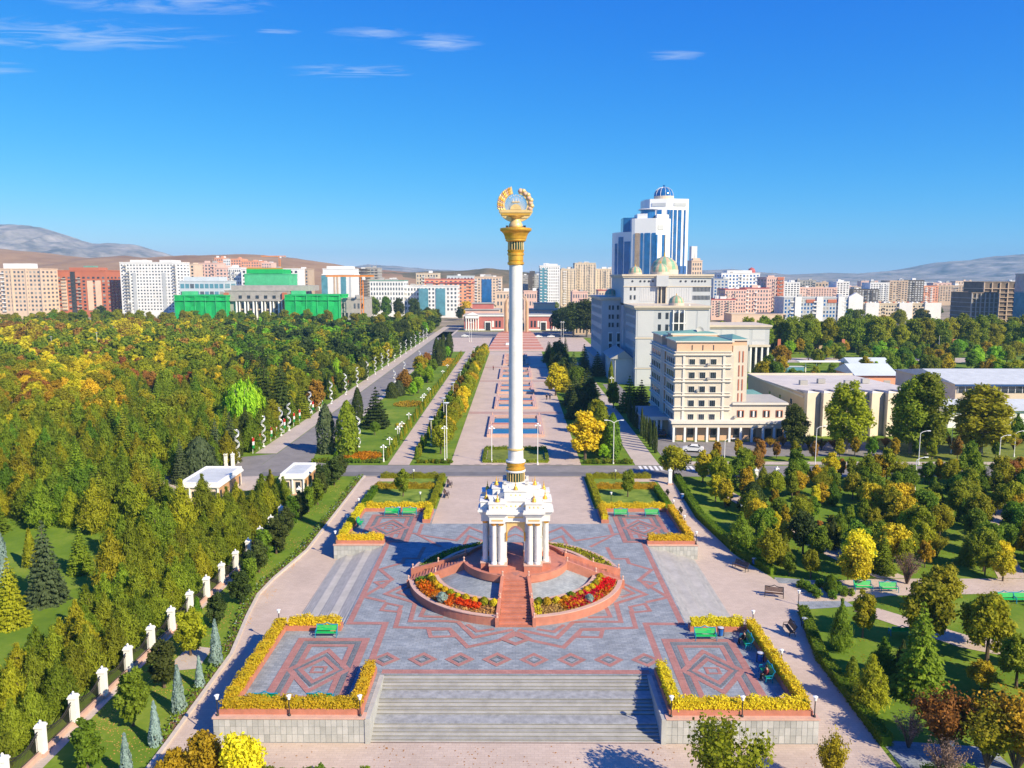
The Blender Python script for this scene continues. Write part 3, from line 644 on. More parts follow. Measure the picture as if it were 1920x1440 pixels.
def lobes_crown(lobes, per, size, asp=0.9, jit=0.55, inner=0.7):
    """lobes: (cx,cy,cz,rx,rz); sprays fill the outer shell of each lobe, facing outward"""
    Ps, Ns, Ss = [], [], []
    tot = sum(l[3]*l[3] for l in lobes)
    for cx,cy,cz,rx,rz in lobes:
        n = int(per*rx*rx/tot); d = rdirs(n); rr = inner+(1-inner)*rg.random((n,1))**0.6
        lump = 1+0.16*np.sin(d[:,:1]*7+cx*3)*np.cos(d[:,1:2]*6+cy*3)
        P = np.array([cx,cy,cz]) + d*np.array([rx,rx,rz])*rr*lump + rg.normal(size=(n,3))*0.13*rx
        Ps.append(P); Ns.append(d*np.array([1,1,0.9])+jit*rg.normal(size=(n,3))+np.array([0,0,0.25])); Ss.append(size*(0.7+0.6*rg.random(n)))
    return leaf_arrays(np.concatenate(Ps), np.concatenate(Ns), np.concatenate(Ss), asp)
def limbs(trunk_r, trunk_h, tips, lean=0.0):
    mb = MB(); top = (lean,0,trunk_h)
    mb.tube([(0,0,-0.25),(lean*0.4,0.02,trunk_h*0.5),top],[trunk_r*1.25,trunk_r*0.95,trunk_r*0.75],7)
    for t in tips:
        mid = ((top[0]+t[0])*0.5, (top[1]+t[1])*0.5, top[2]*0.35+t[2]*0.65-0.15*(t[2]-top[2]))
        mb.tube([(top[0],top[1],top[2]-0.25),mid,t],[trunk_r*0.5,trunk_r*0.33,trunk_r*0.12],5)
    return mb
def mk_round(h, r, th, n=5200, nl=24, size=0.15, flat=1.0, seed=0, lod=False):
    q = random.Random(seed); ch = h-th; lob = []
    for i in range(nl):
        a = 2*PI*i*0.382+q.random()*1.3; t = (i+0.5)/nl; z = th+ch*(0.10+0.80*t)+q.uniform(-0.05,0.05)*ch; env = math.sin(PI*min(0.96,max(0.1,0.16+0.76*t)))**0.65
        d = r*env*q.uniform(0.35,0.80); lr = r*q.uniform(0.22,0.42)*(0.62+0.45*env)
        lob.append((d*math.cos(a), d*math.sin(a), z, lr, lr*q.uniform(0.7,1.1)*flat))
    lob.append((0,0,th+ch*0.55,r*0.42,ch*0.36))
    return lobes_crown(lob, n, size, 1.35, 0.62, 0.30), limbs(0.05*r+0.05, th+ch*0.25, [(l[0]*0.8,l[1]*0.8,l[2]) for l in lob[:12]])
def mk_pine(h, r, n=2600, seed=0, size=0.085, asp=3.0):
    """feathery upright pine: many ascending shoots"""
    q = random.Random(seed); Ps, Ns, Ss, Al, tips = [], [], [], [], []; nb = 64
    for i in range(nb):
        t = (i+0.4)/nb; z0 = h*(0.05+0.80*t); env = ((1-t)**0.6)*0.95+0.06; a = i*2.4+q.random()*0.9; L = r*env*q.uniform(0.75,1.15); rise = L*q.uniform(0.35,0.85)
        m = max(8, int(n*(env**1.3)/nb*1.75)); u = rg.random(m)**0.55; w = 0.16*L*(0.55+0.6*(1-u))+0.10
        c, s_ = math.cos(a), math.sin(a); P = np.stack([c*L*u, s_*L*u, z0+rise*u*u], 1)+rg.normal(size=(m,3))*w[:,None]
        Ps.append(P); Ns.append(np.tile([c*0.8,s_*0.8,0.45],(m,1))+0.5*rg.normal(size=(m,3))); Ss.append(size*(0.7+0.6*rg.random(m))); Al.append(np.tile([c*0.45,s_*0.45,1.0],(m,1)))
        if i % 6 == 1: tips.append((c*L*0.85,s_*L*0.85,z0+rise*0.7))
    m = n//40; Ps.append(np.stack([0.07*r*rg.normal(size=m),0.07*r*rg.normal(size=m),h*(0.84+0.16*rg.random(m))],1)); Ns.append(rg.normal(size=(m,3))); Ss.append(np.full(m,size)); Al.append(np.tile([0,0,1.0],(m,1)))
    V = leaf_arrays(np.concatenate(Ps), np.concatenate(Ns), np.concatenate(Ss), asp, np.concatenate(Al))
    return V, limbs(0.13, h*0.82, tips)
def mk_spruce(h, r, n=2600, seed=0, layers=15, droop=0.28):
    q = random.Random(seed); Ps, Ns, Ss, Al = [], [], [], []
    for k in range(layers):
        t = k/(layers-1); z = h*(0.06+0.92*t); R = r*(1-t)**0.85*q.uniform(0.9,1.08)+0.05*r; nb = max(5,int(15*(1-t)+4))
        for b in range(nb):
            a = 2*PI*(b+q.random()*0.7)/nb+k; rb = R*q.uniform(0.82,1.08); m = max(4,int(n*rb*rb/(r*r)/(layers*nb)*3.0))
            s = rg.random(m)**0.6; w = 0.17*rb*(1.2-s)+0.06
            x = s*rb; y = w*rg.normal(size=m); zz = z-droop*rb*s+0.10*rb*s*s+0.06*rg.normal(size=m)*r*0.3
            Ps.append(np.stack([x*math.cos(a)-y*math.sin(a), x*math.sin(a)+y*math.cos(a), zz],1))
            nn = np.array([math.cos(a)*0.55, math.sin(a)*0.55, 0.8]); Ns.append(nn+0.45*rg.normal(size=(m,3))); Ss.append((0.025*r+0.07)*(0.7+0.6*rg.random(m)))
            Al.append(np.tile(np.array([math.cos(a),math.sin(a),-0.15]),(m,1)))
    V = leaf_arrays(np.concatenate(Ps), np.concatenate(Ns), np.concatenate(Ss), 1.5, np.concatenate(Al))
    return V, MB().tube([(0,0,-0.2),(0,0,h*0.5),(0,0,h*0.96)],[0.06*r+0.06,0.04*r+0.03,0.02],6)
def mk_column(h, r, n=1500, seed=0, prof=None, size=0.13, up=1.2, z0=0.02):
    prof = prof or (lambda t: math.sin(PI*min(1,0.12+0.88*t)**0.75)**0.75 if t < 0.98 else 0.12)
    t = rg.random(n); a = 2*PI*rg.random(n); R = np.array([prof(x) for x in t])*r
    lump = 1+0.10*np.sin(a*5+t*9+seed)+0.08*np.sin(a*3-t*14)
    rr = R*lump*(0.82+0.2*rg.random(n)); d = np.stack([np.cos(a),np.sin(a),np.zeros(n)],1)
    P = np.stack([rr*np.cos(a), rr*np.sin(a), h*(z0+(1-z0)*t)],1)
    V = leaf_arrays(P, d+0.4*rg.normal(size=(n,3))+np.array([0,0,0.2]), size*(0.7+0.6*rg.random(n)), 1.6, d*0.3+np.array([0,0,up]))
    return V, MB().tube([(0,0,-0.2),(0,0,h*0.7)],[0.05*r+0.05,0.02],6)
def mk_weep(h, r, n=2600, seed=0):
    q = random.Random(seed); Ps, Ns, Ss = [], [], []
    for s in range(120):
        a = q.random()*2*PI; d = r*math.sqrt(q.random()); top = h*(0.98-0.35*(d/r)**2)*q.uniform(0.82,1.0); L = top*q.uniform(0.35,0.75); m = n//120
        u = rg.random(m); P = np.stack([d*math.cos(a)+0.12*rg.normal(size=m), d*math.sin(a)+0.12*rg.normal(size=m), top-L*u],1)
        Ps.append(P); Ns.append(np.tile([math.cos(a),math.sin(a),0.3],(m,1))+0.4*rg.normal(size=(m,3))); Ss.append(0.16*(0.7+0.6*rg.random(m)))
    P = np.concatenate(Ps); V = leaf_arrays(P, np.concatenate(Ns), np.concatenate(Ss), 2.4, np.tile([0,0,1.0],(len(P),1)))
    tips = [(r*0.5*math.cos(k*1.3),r*0.5*math.sin(k*1.3),h*0.8) for k in range(7)]
    return V, limbs(0.16, h*0.35, tips)
def mk_vase(h, r, n=2000, seed=0, size=0.16, fan=26):
    q = random.Random(seed); Ps, Ns, Ss = [], [], []; mb = MB()
    for s in range(fan):
        a = q.random()*2*PI; e = math.sqrt(q.random()); tip = np.array([r*e*math.cos(a), r*e*math.sin(a), h*(1.02-0.28*e)*q.uniform(0.82,1)])
        base = np.array([0.06*math.cos(a),0.06*math.sin(a),h*0.10]); mid = base*0.4+tip*0.6; mid[2] -= 0; mid[:2] *= 0.78
        mb.tube([tuple(base*0.2-np.array([0,0,0.2])), tuple(mid*0.6), tuple(mid), tuple(tip)],[0.05,0.035,0.02,0.008],4)
        m = n//fan; u = 0.35+0.65*rg.random(m)**0.8
        P = mid*0 + np.outer(1-u, base) + np.outer(u, tip); P[:,:2] *= (0.72+0.28*u)[:,None]
        P += rg.normal(size=(m,3))*0.12*r*(0.45+0.5*u)[:,None]
        Ps.append(P); Ns.append(np.tile([math.cos(a)*0.6,math.sin(a)*0.6,0.6],(m,1))+0.6*rg.normal(size=(m,3))); Ss.append(size*(0.6+0.7*rg.random(m)))
    return leaf_arrays(np.concatenate(Ps), np.concatenate(Ns), np.concatenate(Ss), 1.1), mb
def mk_twigs(h, r, n=1500, seed=0):
    V, mb = mk_vase(h, r, n, seed, 0.05, 40); return V, mb
# prototypes: kind -> (nominal height, [crown mesh, trunk mesh, joined mesh] variants)
PROTO = {}
def proto(kind, h, makers, wood=bark):
    L = []
    for i, f in enumerate(makers):
        V, mb = f(); L.append((quad_mesh('crown', V, [LEAF['green']]), mb.mesh('trunk', wood), quad_mesh('tree', V, [LEAF['green'], wood], mb)))
    PROTO[kind] = (h, L)
proto('round', 7, [lambda i=i: mk_round(7, 2.6, 1.6, 5600, 26, 0.155, 1.0, i) for i in range(4)])
proto('oval', 7, [lambda i=i: mk_round(7, 1.95, 1.1, 5200, 24, 0.145, 1.05, 10+i) for i in range(4)])
proto('plane', 16, [lambda i=i: mk_round(16, 5.0, 3.0, 6000, 34, 0.30, 1.0, 20+i) for i in range(3)], barkp)
proto('tallplane', 18, [lambda i=i: mk_round(18, 4.4, 2.0, 9000, 40, 0.25, 1.1, 30+i) for i in range(3)], barkp)
proto('pine', 8, [lambda i=i: mk_pine(8, 2.15, 7000, i) for i in range(4)])
proto('spruce', 9, [lambda i=i: mk_spruce(9, 2.5, 5200, i, 19) for i in range(2)])
proto('cedar', 9, [lambda i=i: mk_spruce(9, 3.4, 5200, 5+i, 13, 0.05) for i in range(2)])
proto('bluecone', 4, [lambda i=i: mk_column(4, 0.62, 1500, i, lambda t: (1-t)**0.8*0.95+0.05 if t > 0.08 else 0.7, 0.085) for i in range(2)])
proto('thuja', 3, [lambda i=i: mk_column(3, 0.62, 1200, 4+i, lambda t: (math.cos(t*PI/2))**0.6 if t > 0.1 else 0.85, 0.085) for i in range(2)])
proto('dome', 4, [lambda i=i: mk_column(4, 1.9, 2200, 8+i, lambda t: (math.cos(t*PI/2))**0.5 if t > 0.1 else 0.9, 0.13) for i in range(1)])
proto('cypress', 8, [lambda i=i: mk_column(8, 1.0, 1800, 6+i, lambda t: (math.sin(PI*min(1,0.25+0.75*t)))**0.7*(1.0 if t < 0.5 else 1.0)+0.03, 0.14) for i in range(2)])
proto('magnolia', 5, [lambda i=i: mk_round(5, 1.4, 0.5, 4600, 24, 0.115, 1.1, 50+i) for i in range(3)])
proto('weep', 10, [lambda i=i: mk_weep(10, 2.6, 3000, i) for i in range(2)], barkp)
proto('vase', 6, [lambda i=i: mk_vase(6, 2.2, 5200, i, 0.11, 40) for i in range(2)])
proto('twigs', 4, [lambda i=i: mk_twigs(4, 1.3, 1500, i) for i in range(1)])
proto('ball', 1, [lambda i=i: mk_column(1, 0.55, 500, 3+i, lambda t: math.sqrt(max(0.02,1-(2*t-1)**2))*0.95+0.03, 0.075, 0.2) for i in range(2)])
proto('shrub', 1.2, [lambda i=i: mk_round(1.2, 0.8, 0.1, 900, 10, 0.085, 1.0, 60+i) for i in range(2)])
LOD = {'round': [mk_round(7,2.6,1.6,520,14,0.42,1.0,90+i)[0] for i in range(3)], 'oval': [mk_round(7,1.95,1.1,460,14,0.38,1.05,95+i)[0] for i in range(2)], 'pine': [mk_pine(8,2.1,620,9,0.24,2.2)[0]]}
class Mass:
    """far canopy that reads as one mass: many crowns in one mesh, one material slot per leaf colour"""
    def __init__(s): s.V = {}
    def add(s, kind, x, y, z, h, w, col):
        V = LOD.get(kind, LOD['round'])[rnd.randrange(len(LOD.get(kind, LOD['round'])))]; k = h/(8 if kind == 'pine' else 7); a = rnd.random()*6.28; c, q = math.cos(a), math.sin(a)
        W = np.stack([(V[:,0]*c-V[:,1]*q)*k*w+x, (V[:,0]*q+V[:,1]*c)*k*w+y, V[:,2]*k+z],1); s.V.setdefault(col,[]).append(W)
    def build(s, name, label, cat):
        cols = list(s.V); Vs = [np.concatenate(s.V[c]) for c in cols]; me = quad_mesh(name, np.concatenate(Vs), [LEAF[c] for c in cols])
        me.polygons.foreach_set('material_index', np.concatenate([np.full(len(v)//4, i, np.int32) for i, v in enumerate(Vs)])); me.update()
        return tag(ob(name, me, None), label, cat, None, 'stuff')
def plant(kind, x, y, h, col, label, group=None, name=None, w=1.0, parts=True, z=None, cat='tree'):
    h0, L = PROTO[kind]; cr, tr, jo = L[rnd.randrange(len(L))]; s = h/h0
    z = gz(x, y) if z is None else z; nm = name or 'tree'; rz = rnd.random()*6.28
    def setm(o):
        o.material_slots[0].link = 'OBJECT'; o.material_slots[0].material = LEAF[col]
    if parts:
        t = thing(nm, label, cat, (x,y,z), rz, group, (s*w,s*w,s)); setm(ob('crown', cr, None, t)); ob('trunk', tr, None, t); return t
    o = ob(nm, jo, None, None, (x,y,z), rz, sc=(s*w,s*w,s)); setm(o); return tag(o, label, cat, group)
def ptree(px, pyb, pyt, kind, col, label, name='tree', w=1.0, **k):
    """tree surveyed from its foot pixel and its top pixel"""
    x, y, z = gnd(px, pyb); _, zt = at_y(px, pyt, y); return plant(kind, x, y, zt-z, col, label, name=name, w=w, **k)
def hedge(path, w, h, z, col, label, name='hedge', planter=None, size=0.075, dens=120, group=None, rough=0.16):
    """clipped hedge along a polyline: leafy shell round a dark core; planter = (height, material)"""
    cx = sum(p[0] for p in path)/len(path); cy = sum(p[1] for p in path)/len(path)
    zf = z if callable(z) else (lambda x, y: z); z0 = zf(cx, cy)
    t = thing(name, label, 'hedge', (cx,cy,z0), 0, group)
    Ps, Ns = [], []; core = MB(); pl = MB(); ph = planter[0] if planter else 0.0
    for a, b in zip(path, path[1:]):
        dx, dy = b[0]-a[0], b[1]-a[1]; l = math.hypot(dx, dy); ux, uy = dx/l, dy/l; nx, ny = -uy, ux; za, zb = zf(*a)-z0, zf(*b)-z0
        n = int(l*(w+2*h)*dens); s = rg.random(n)*(l+w)-w/2; q = rg.random(n)*(w+2*h)
        o = np.where(q < h, -w/2, np.where(q < h+w, q-h-w/2, w/2)); zz = np.where(q < h, q, np.where(q < h+w, h, q-h-w))
        N = np.where((q < h)[:,None], np.array([-nx,-ny,0.15]), np.where((q < h+w)[:,None], np.array([0,0,1.0]), np.array([nx,ny,0.15])))
        bul = 1+rough*np.sin(s*2.3+cx)+0.6*rough*np.sin(s*5.1)
        P = np.stack([a[0]-cx+ux*s+nx*o, a[1]-cy+uy*s+ny*o, ph+zz*bul+za+(zb-za)*np.clip(s/l,0,1)],1)+rg.normal(size=(n,3))*0.055
        Ps.append(P); Ns.append(N+0.5*rg.normal(size=(n,3)))
        e = w/2-0.10; v = []
        for (x,y,zc,sg) in ((a[0],a[1],za,-1),(b[0],b[1],zb,1)):
            x, y = x-cx+ux*sg*e, y-cy+uy*sg*e
            v += [(x-nx*e,y-ny*e,zc),(x+nx*e,y+ny*e,zc),(x+nx*e,y+ny*e,zc+ph+h*0.86),(x-nx*e,y-ny*e,zc+ph+h*0.86)]
        core.add(v, [(0,1,2,3),(7,6,5,4),(0,4,5,1),(1,5,6,2),(2,6,7,3),(3,7,4,0)])
        if planter:
            e = w/2+0.12; v = []
            for (x,y,zc,sg) in ((a[0],a[1],za,-1),(b[0],b[1],zb,1)):
                x, y = x-cx+ux*sg*e, y-cy+uy*sg*e
                v += [(x-nx*e,y-ny*e,zc),(x+nx*e,y+ny*e,zc),(x+nx*e,y+ny*e,zc+ph),(x-nx*e,y-ny*e,zc+ph)]
            pl.add(v, [(0,1,2,3),(7,6,5,4),(0,4,5,1),(1,5,6,2),(2,6,7,3),(3,7,4,0)])
    V = leaf_arrays(np.concatenate(Ps), np.concatenate(Ns), size*(0.7+0.6*rg.random(sum(len(p) for p in Ps))), 1.1)
    f = ob('foliage', quad_mesh('foliage', V, [LEAF[col]]), None, t)
    ob('inner_foliage', core, LEAF[col], t)
    if planter:
        for k, (a, b) in enumerate(zip(path, path[1:])): pass
        ob('planter', pl, planter[1], t)
    return t
# ------------------------------------------------------------------ flower beds of the terrace
def bed_pts(k, n, r0, r1, a0, a1):
    b = -PI/2+k*PI/2; r = r0+(r1-r0)*rg.random(n); a = b+a0+(a1-a0)*rg.random(n); z = 1.12-0.32*(r-9.36)/2.5
    return np.stack([r*np.cos(a), r*np.sin(a)+3.3, z+0.02],1)
def flowers(name, P, col, label, size=0.13, hgt=0.35, cat='flowers'):
    n = len(P); P = P.copy(); P[:,2] += hgt*rg.random(n)
    o = ob(name, quad_mesh(name, leaf_arrays(P, rg.normal(size=(n,3))*0.7+np.array([0,0,0.8]), size*(0.6+0.8*rg.random(n)), 1.1), [LEAF[col]]), None)
    return tag(o, label, cat, None, 'stuff')
quarter = {0:'front right',1:'back right',2:'back left',3:'front left'}
for k in range(4):
    q = quarter[k]; lo, hi = 0.17, PI/2-0.17
    if k in (0,3):
        f = (lambda a: a) if k == 0 else (lambda a: PI/2-a)
        def rng_(a, b): return (f(a), f(b)) if k == 0 else (f(b), f(a))
        flowers('ground_cover', bed_pts(k, 1500, 9.6, 11.8, lo, hi), 'straw', 'straw-coloured low plants filling the %s flower bed' % q, 0.11, 0.22, 'plants')
        if k == 0:
            for a, b, r0, r1, c, n in ((0.45,0.72,9.9,11.5,'forange',330),(0.62,0.98,9.8,11.7,'red',600),(1.02,1.36,9.8,11.6,'red',560),(0.8,1.15,11.0,11.8,'forange',260),(0.5,0.6,10.6,11.5,'red',120),(0.17,0.24,9.6,11.7,'yellow',160)):
                flowers('flowers', bed_pts(k, n, r0, r1, a, b), c, '%s flowers massed in the front right bed, %s from the stairs' % ({'red':'red','forange':'orange','yellow':'yellow'}[c], 'near' if a < 0.3 else 'a little way' if a < 0.55 else 'midway along' if a < 0.7 else 'along the rim' if a == 0.8 else 'far'), 0.13, 0.55)
        else:
            for a, b, r0, r1, c, n in ((0.36,0.62,10.1,11.1,'red',420),(0.62,0.86,9.9,11.7,'forange',360),(0.9,1.30,9.9,11.7,'forange',560),(0.95,1.2,10.5,11.6,'red',150),(1.28,1.4,9.9,11.6,'green',200)):
                flowers('flowers', bed_pts(k, n, r0, r1, *rng_(a,b)), c, '%s flowers massed in the front left bed, %s' % ({'red':'red','forange':'orange','green':'leafy'}[c], {0.36:'nearest the front stairs',0.62:'midway',0.9:'toward the left stairs',0.95:'scattered among orange ones',1.28:'at the far left end'}[a]), 0.13, 0.5)
        m = 11
        for i in range(m):
            a = -PI/2+k*PI/2+lo+0.06+(hi-lo-0.12)*i/(m-1); r = 9.85
            plant('ball', r*math.cos(a), 3.3+r*math.sin(a), rnd.uniform(0.62,0.85), 'yellow' if (i+k) % 4 else 'yolive', 'clipped yellow-green ball shrub in the row inside the %s flower bed' % q, 'ball shrubs of the %s flower bed' % q, 'ball_shrub', 1.0, False, 1.05, 'shrub')
    else:
        flowers('ground_cover', bed_pts(k, 900, 9.6, 11.8, lo, hi), 'yolive' if k == 1 else 'green', 'low plants filling the %s flower bed' % q, 0.13, 0.4, 'plants')
for px, py, lab in ((829,1122,'round blue-green shrub in the front left flower bed'),(1070,1117,'round green shrub beside the basin wall in the front right bed'),(1105,1122,'small round blue shrub among red flowers'),(1010,1128,'round green shrub beside the front stairs')):
    x, y = onz(px, py+6, 1.0); plant('ball', x, y, 1.0 if '829' in str(px) else 0.8, 'blue' if 'blue' in lab else 'hedge', lab, None, 'ball_shrub', 1.05, False, 0.98, 'shrub')
# ------------------------------------------------------------------ hedges
PL = (0.5, granite)
for s, nm in ((-1,'left'),(1,'right')):
    m = lambda P: [(s*x,y) for x,y in P]
    H = lambda path, lab, **k: hedge(m(path), 0.85, 0.75, 0.0, 'yellow', lab, planter=PL, **k)
    H([(12.9,-25.2),(23.4,-25.2)], 'yellow hedge in a red planter along the front edge of the front %s corner' % nm)
    H([(23.5,-24.2),(23.5,-9.9)], 'long yellow hedge in a red planter on the outer side of the front %s corner' % nm)
    H([(22.4,-9.5),(18.0,-9.5)], 'yellow hedge behind the green bench at the rear of the front %s corner' % nm)
    H([(12.95,-24.1),(12.95,-19.0)], 'short yellow hedge beside the front stairs, front %s corner' % nm)
    H([(23.3,17.0),(18.0,17.0)], 'yellow hedge above the side stairs at the back %s corner' % nm)
    H([(23.3,18.1),(23.3,31.2)], 'yellow hedge on the outer side of the back %s corner' % nm)
    H([(22.3,32.1),(13.2,32.1)], 'yellow hedge behind the two green benches, back %s corner' % nm)
    H([(12.9,31.0),(12.9,26.4)], 'short yellow hedge beside the promenade, back %s corner' % nm)
    h2 = lambda path, c, lab: hedge(m(path), 0.9, 0.9, -0.03, c, lab)
    h2([(12.9,33.9),(12.9,52.2)], 'yolive', 'green and yellow hedge along the promenade side of the %s garden square' % nm)
    h2([(14.0,45.2),(23.2,45.2)], 'gold', 'inner yellow cross hedge in the %s garden square' % nm)
    h2([(14.0,52.3),(23.4,52.3)], 'yolive', 'low hedge along the street side of the %s garden square' % nm)
    h2([(23.4,34.6),(23.4,43.8)], 'hedge', 'green hedge on the outer side of the %s garden square' % nm)
gzf = lambda x, y: gz(x, y)
hedge([(28.5,52),(28.0,40),(28.0,32),(29.9,19),(32.3,11.2)], 1.0, 0.95, gzf, 'hedge', 'long clipped green hedge bordering the right walk beyond the park path', dens=90, size=0.08, rough=0.03)
hedge([(32.0,-1.0),(30.6,-8),(29.9,-12),(29.7,-26)], 1.0, 0.95, gzf, 'hedge', 'long clipped green hedge bordering the right walk nearest the viewer', dens=90, size=0.08, rough=0.03)
hedge([(31.0,-30.5),(34,-30.6)], 1.0, 0.9, gzf, 'hedge', 'small clipped green hedge at the lower right corner by the lamp', dens=90, rough=0.03)
# ================================================================== street furniture
def bench_proto(label, frame, wood, group=None, L=2.1):
    t = thing('park_bench', label, 'bench', (0,0,0), 0, group)          # faces -Y
    s = MB(); [s.box(-L/2+0.06,-0.44+i*0.115,0.43,L/2-0.06,-0.345+i*0.115,0.47) for i in range(4)]
    ob('seat', s, wood, t)
    b = MB()
    for i in range(4):
        z0, z1, y0 = 0.54+i*0.12, 0.64+i*0.12, 0.06+i*0.045
        b.add([(-L/2+0.06,y0,z0),(L/2-0.06,y0,z0),(L/2-0.06,y0+0.04,z1),(-L/2+0.06,y0+0.04,z1),(-L/2+0.06,y0+0.035,z0-0.01),(L/2-0.06,y0+0.035,z0-0.01),(L/2-0.06,y0+0.075,z1-0.01),(-L/2+0.06,y0+0.075,z1-0.01)],
              [(0,1,2,3),(7,6,5,4),(3,2,6,7),(0,4,5,1),(0,3,7,4),(1,5,6,2)])
    ob('backrest', b, wood, t)
    for sx in (-1,1):
        x = sx*(L/2-0.02)
        ob('end_frame', MB().tube([(x,-0.5,0.0),(x,-0.46,0.44),(x,-0.44,0.66),(x,0.05,0.68)],0.04,6).tube([(x,0.12,0.0),(x,0.02,0.45),(x,0.10,0.75),(x,0.28,1.08)],0.04,6).tube([(x,-0.46,0.42),(x,0.03,0.42)],0.035,6), frame, t)
    ob('crest', MB().tube([(-L/2,0.28,1.06),(-L/4,0.29,1.04),(-0.25,0.29,1.10),(0,0.30,1.24),(0.25,0.29,1.10),(L/4,0.29,1.04),(L/2,0.28,1.06)],0.055,6), frame, t)
    return t
brown = mat('bench_brown', (0.10,0.055,0.04), 0.5, 0.2, 3)
pb = bench_proto('', bblue, bgreen); db = bench_proto('', dark, brown)
def bench(p, x, y, rz, label, z=None): return dup(p, (x,y,gz(x,y)+0.03 if z is None else z), rz, label)
_first = {}
def place(p, x, y, rz, label, z=None):
    zz = gz(x,y)+0.03 if z is None else z
    if id(p) not in _first:
        _first[id(p)] = 1; p.location = (x,y,zz); p.rotation_euler = (0,0,rz); p['label'] = label; return p
    return dup(p, (x,y,zz), rz, label)
U = lambda px, py, z=0.0: onz(px, py, z)
place(pb, *U(613,1192), 0, 'green bench with blue frame before the rear hedge, front left corner', 0.006)
place(pb, -20.7, -23.9, PI, 'bench seen from behind over the front left hedge, left one', 0.006)
place(pb, -16.2, -23.9, PI, 'bench seen from behind over the front left hedge, nearer the stairs', 0.006)
place(pb, *U(735,966), 0, 'left one of two green benches before the back left hedge', 0.006)
place(pb, *U(768,966), 0, 'right one of two green benches before the back left hedge', 0.006)
place(pb, *U(1164,968), 0, 'left one of two green benches before the back right hedge', 0.006)
place(pb, *U(1222,968), 0, 'right one of two green benches before the back right hedge', 0.006)
place(pb, *U(1322,1198), 0, 'green bench with blue frame before the rear hedge, front right corner', 0.006)
sideA = (22.3,-13.0); sideB = (22.3,-19.3)
place(pb, *sideA, -PI/2, 'blue-framed bench with a seated person, farther one beside the right hedge', 0.006)
place(pb, *sideB, -PI/2, 'blue-framed bench with a seated person, nearer one beside the right hedge', 0.006)
place(pb, 20.0, 18.0, PI, 'blue-backed bench behind the hedge above the right side stairs', 0.006)
place(pb, -20.0, 18.0, PI, 'blue-backed bench behind the hedge above the left side stairs', 0.006)
place(pb, -22.3, 24.5, PI/2, 'blue bench against the outer hedge of the back left corner', 0.006)
for px, py, l in ((1617,1106,'green park bench by the right path, left one of the nearer pair'),(1665,1109,'green park bench by the right path, right one of the nearer pair'),(1884,1129,'green park bench at the far right, left one of the pair'),(1918,1129,'green park bench at the right edge of the picture')):
    x, y, z = gnd(px, py); place(pb, x, y, 0, l)
x, y, z = gnd(1688,1192); place(pb, x, y, PI, 'blue-backed bench half hidden behind the big conifer')
for px, py, r, l in ((1253,932,-PI/2,'dark bench by the green hedge, farthest along the right walk'),(1278,966,-PI/2,'dark bench by the green hedge, second farthest on the right walk'),(1394,1068,-0.95,'dark bench at the bend of the right walk hedge'),(1456,1118,-0.3,'dark bench beside the shrub bed at the park path'),(1488,1186,-PI/2,'dark bench near the tip of the nearest right hedge')):
    x, y, z = gnd(px, py); place(db, x-0.3, y, r, l)
place(db, -11.3, 40.0, PI/2, 'brown bench on the promenade by the left garden, nearer one', 0.0); place(db, -11.3, 46.5, PI/2, 'brown bench on the promenade by the left garden, farther one', 0.0)
# litter bins
bn = thing('litter_bin', '', 'bin'); ob('bin_body', MB().lathe([(0.001,0.12),(0.22,0.12),(0.27,0.75),(0.24,0.75),(0.22,0.2),(0.001,0.2)],0,0,12), binblue, bn); [ob('bin_post', MB().box(x-0.03,-0.03,0,x+0.03,0.03,0.95), dark, bn) for x in (-0.31,0.31)]; ob('bin_lid', MB().lathe([(0.30,0.86),(0.31,0.92),(0.001,1.0)],0,0,12), silver, bn)
BN = [(U(1351,1193),0.006,'blue litter bin beside the green bench, front right corner'),((22.5,-16.4),0.006,'blue litter bin between the two occupied benches'),(U(748,962),0.006,'blue litter bin between the two back left benches'),((27.0,40.5),None,'blue litter bin by the far right walk hedge'),((31.0,14.2),None,'blue litter bin near the bend of the right walk hedge'),((31.0,-4.2),None,'blue litter bin by the nearest right hedge')]
for p, z, l in BN: place(bn, *p, 0, l, z)
tag(ob('stone_box', MB().box(-0.32,-0.3,0,0.32,0.3,0.42).box(-0.26,-0.24,0.42,0.26,0.24,0.5), coping, None, (22.2,-23.6,0.006)), 'small orange-pink stone box at the front right hedge corner', 'box')
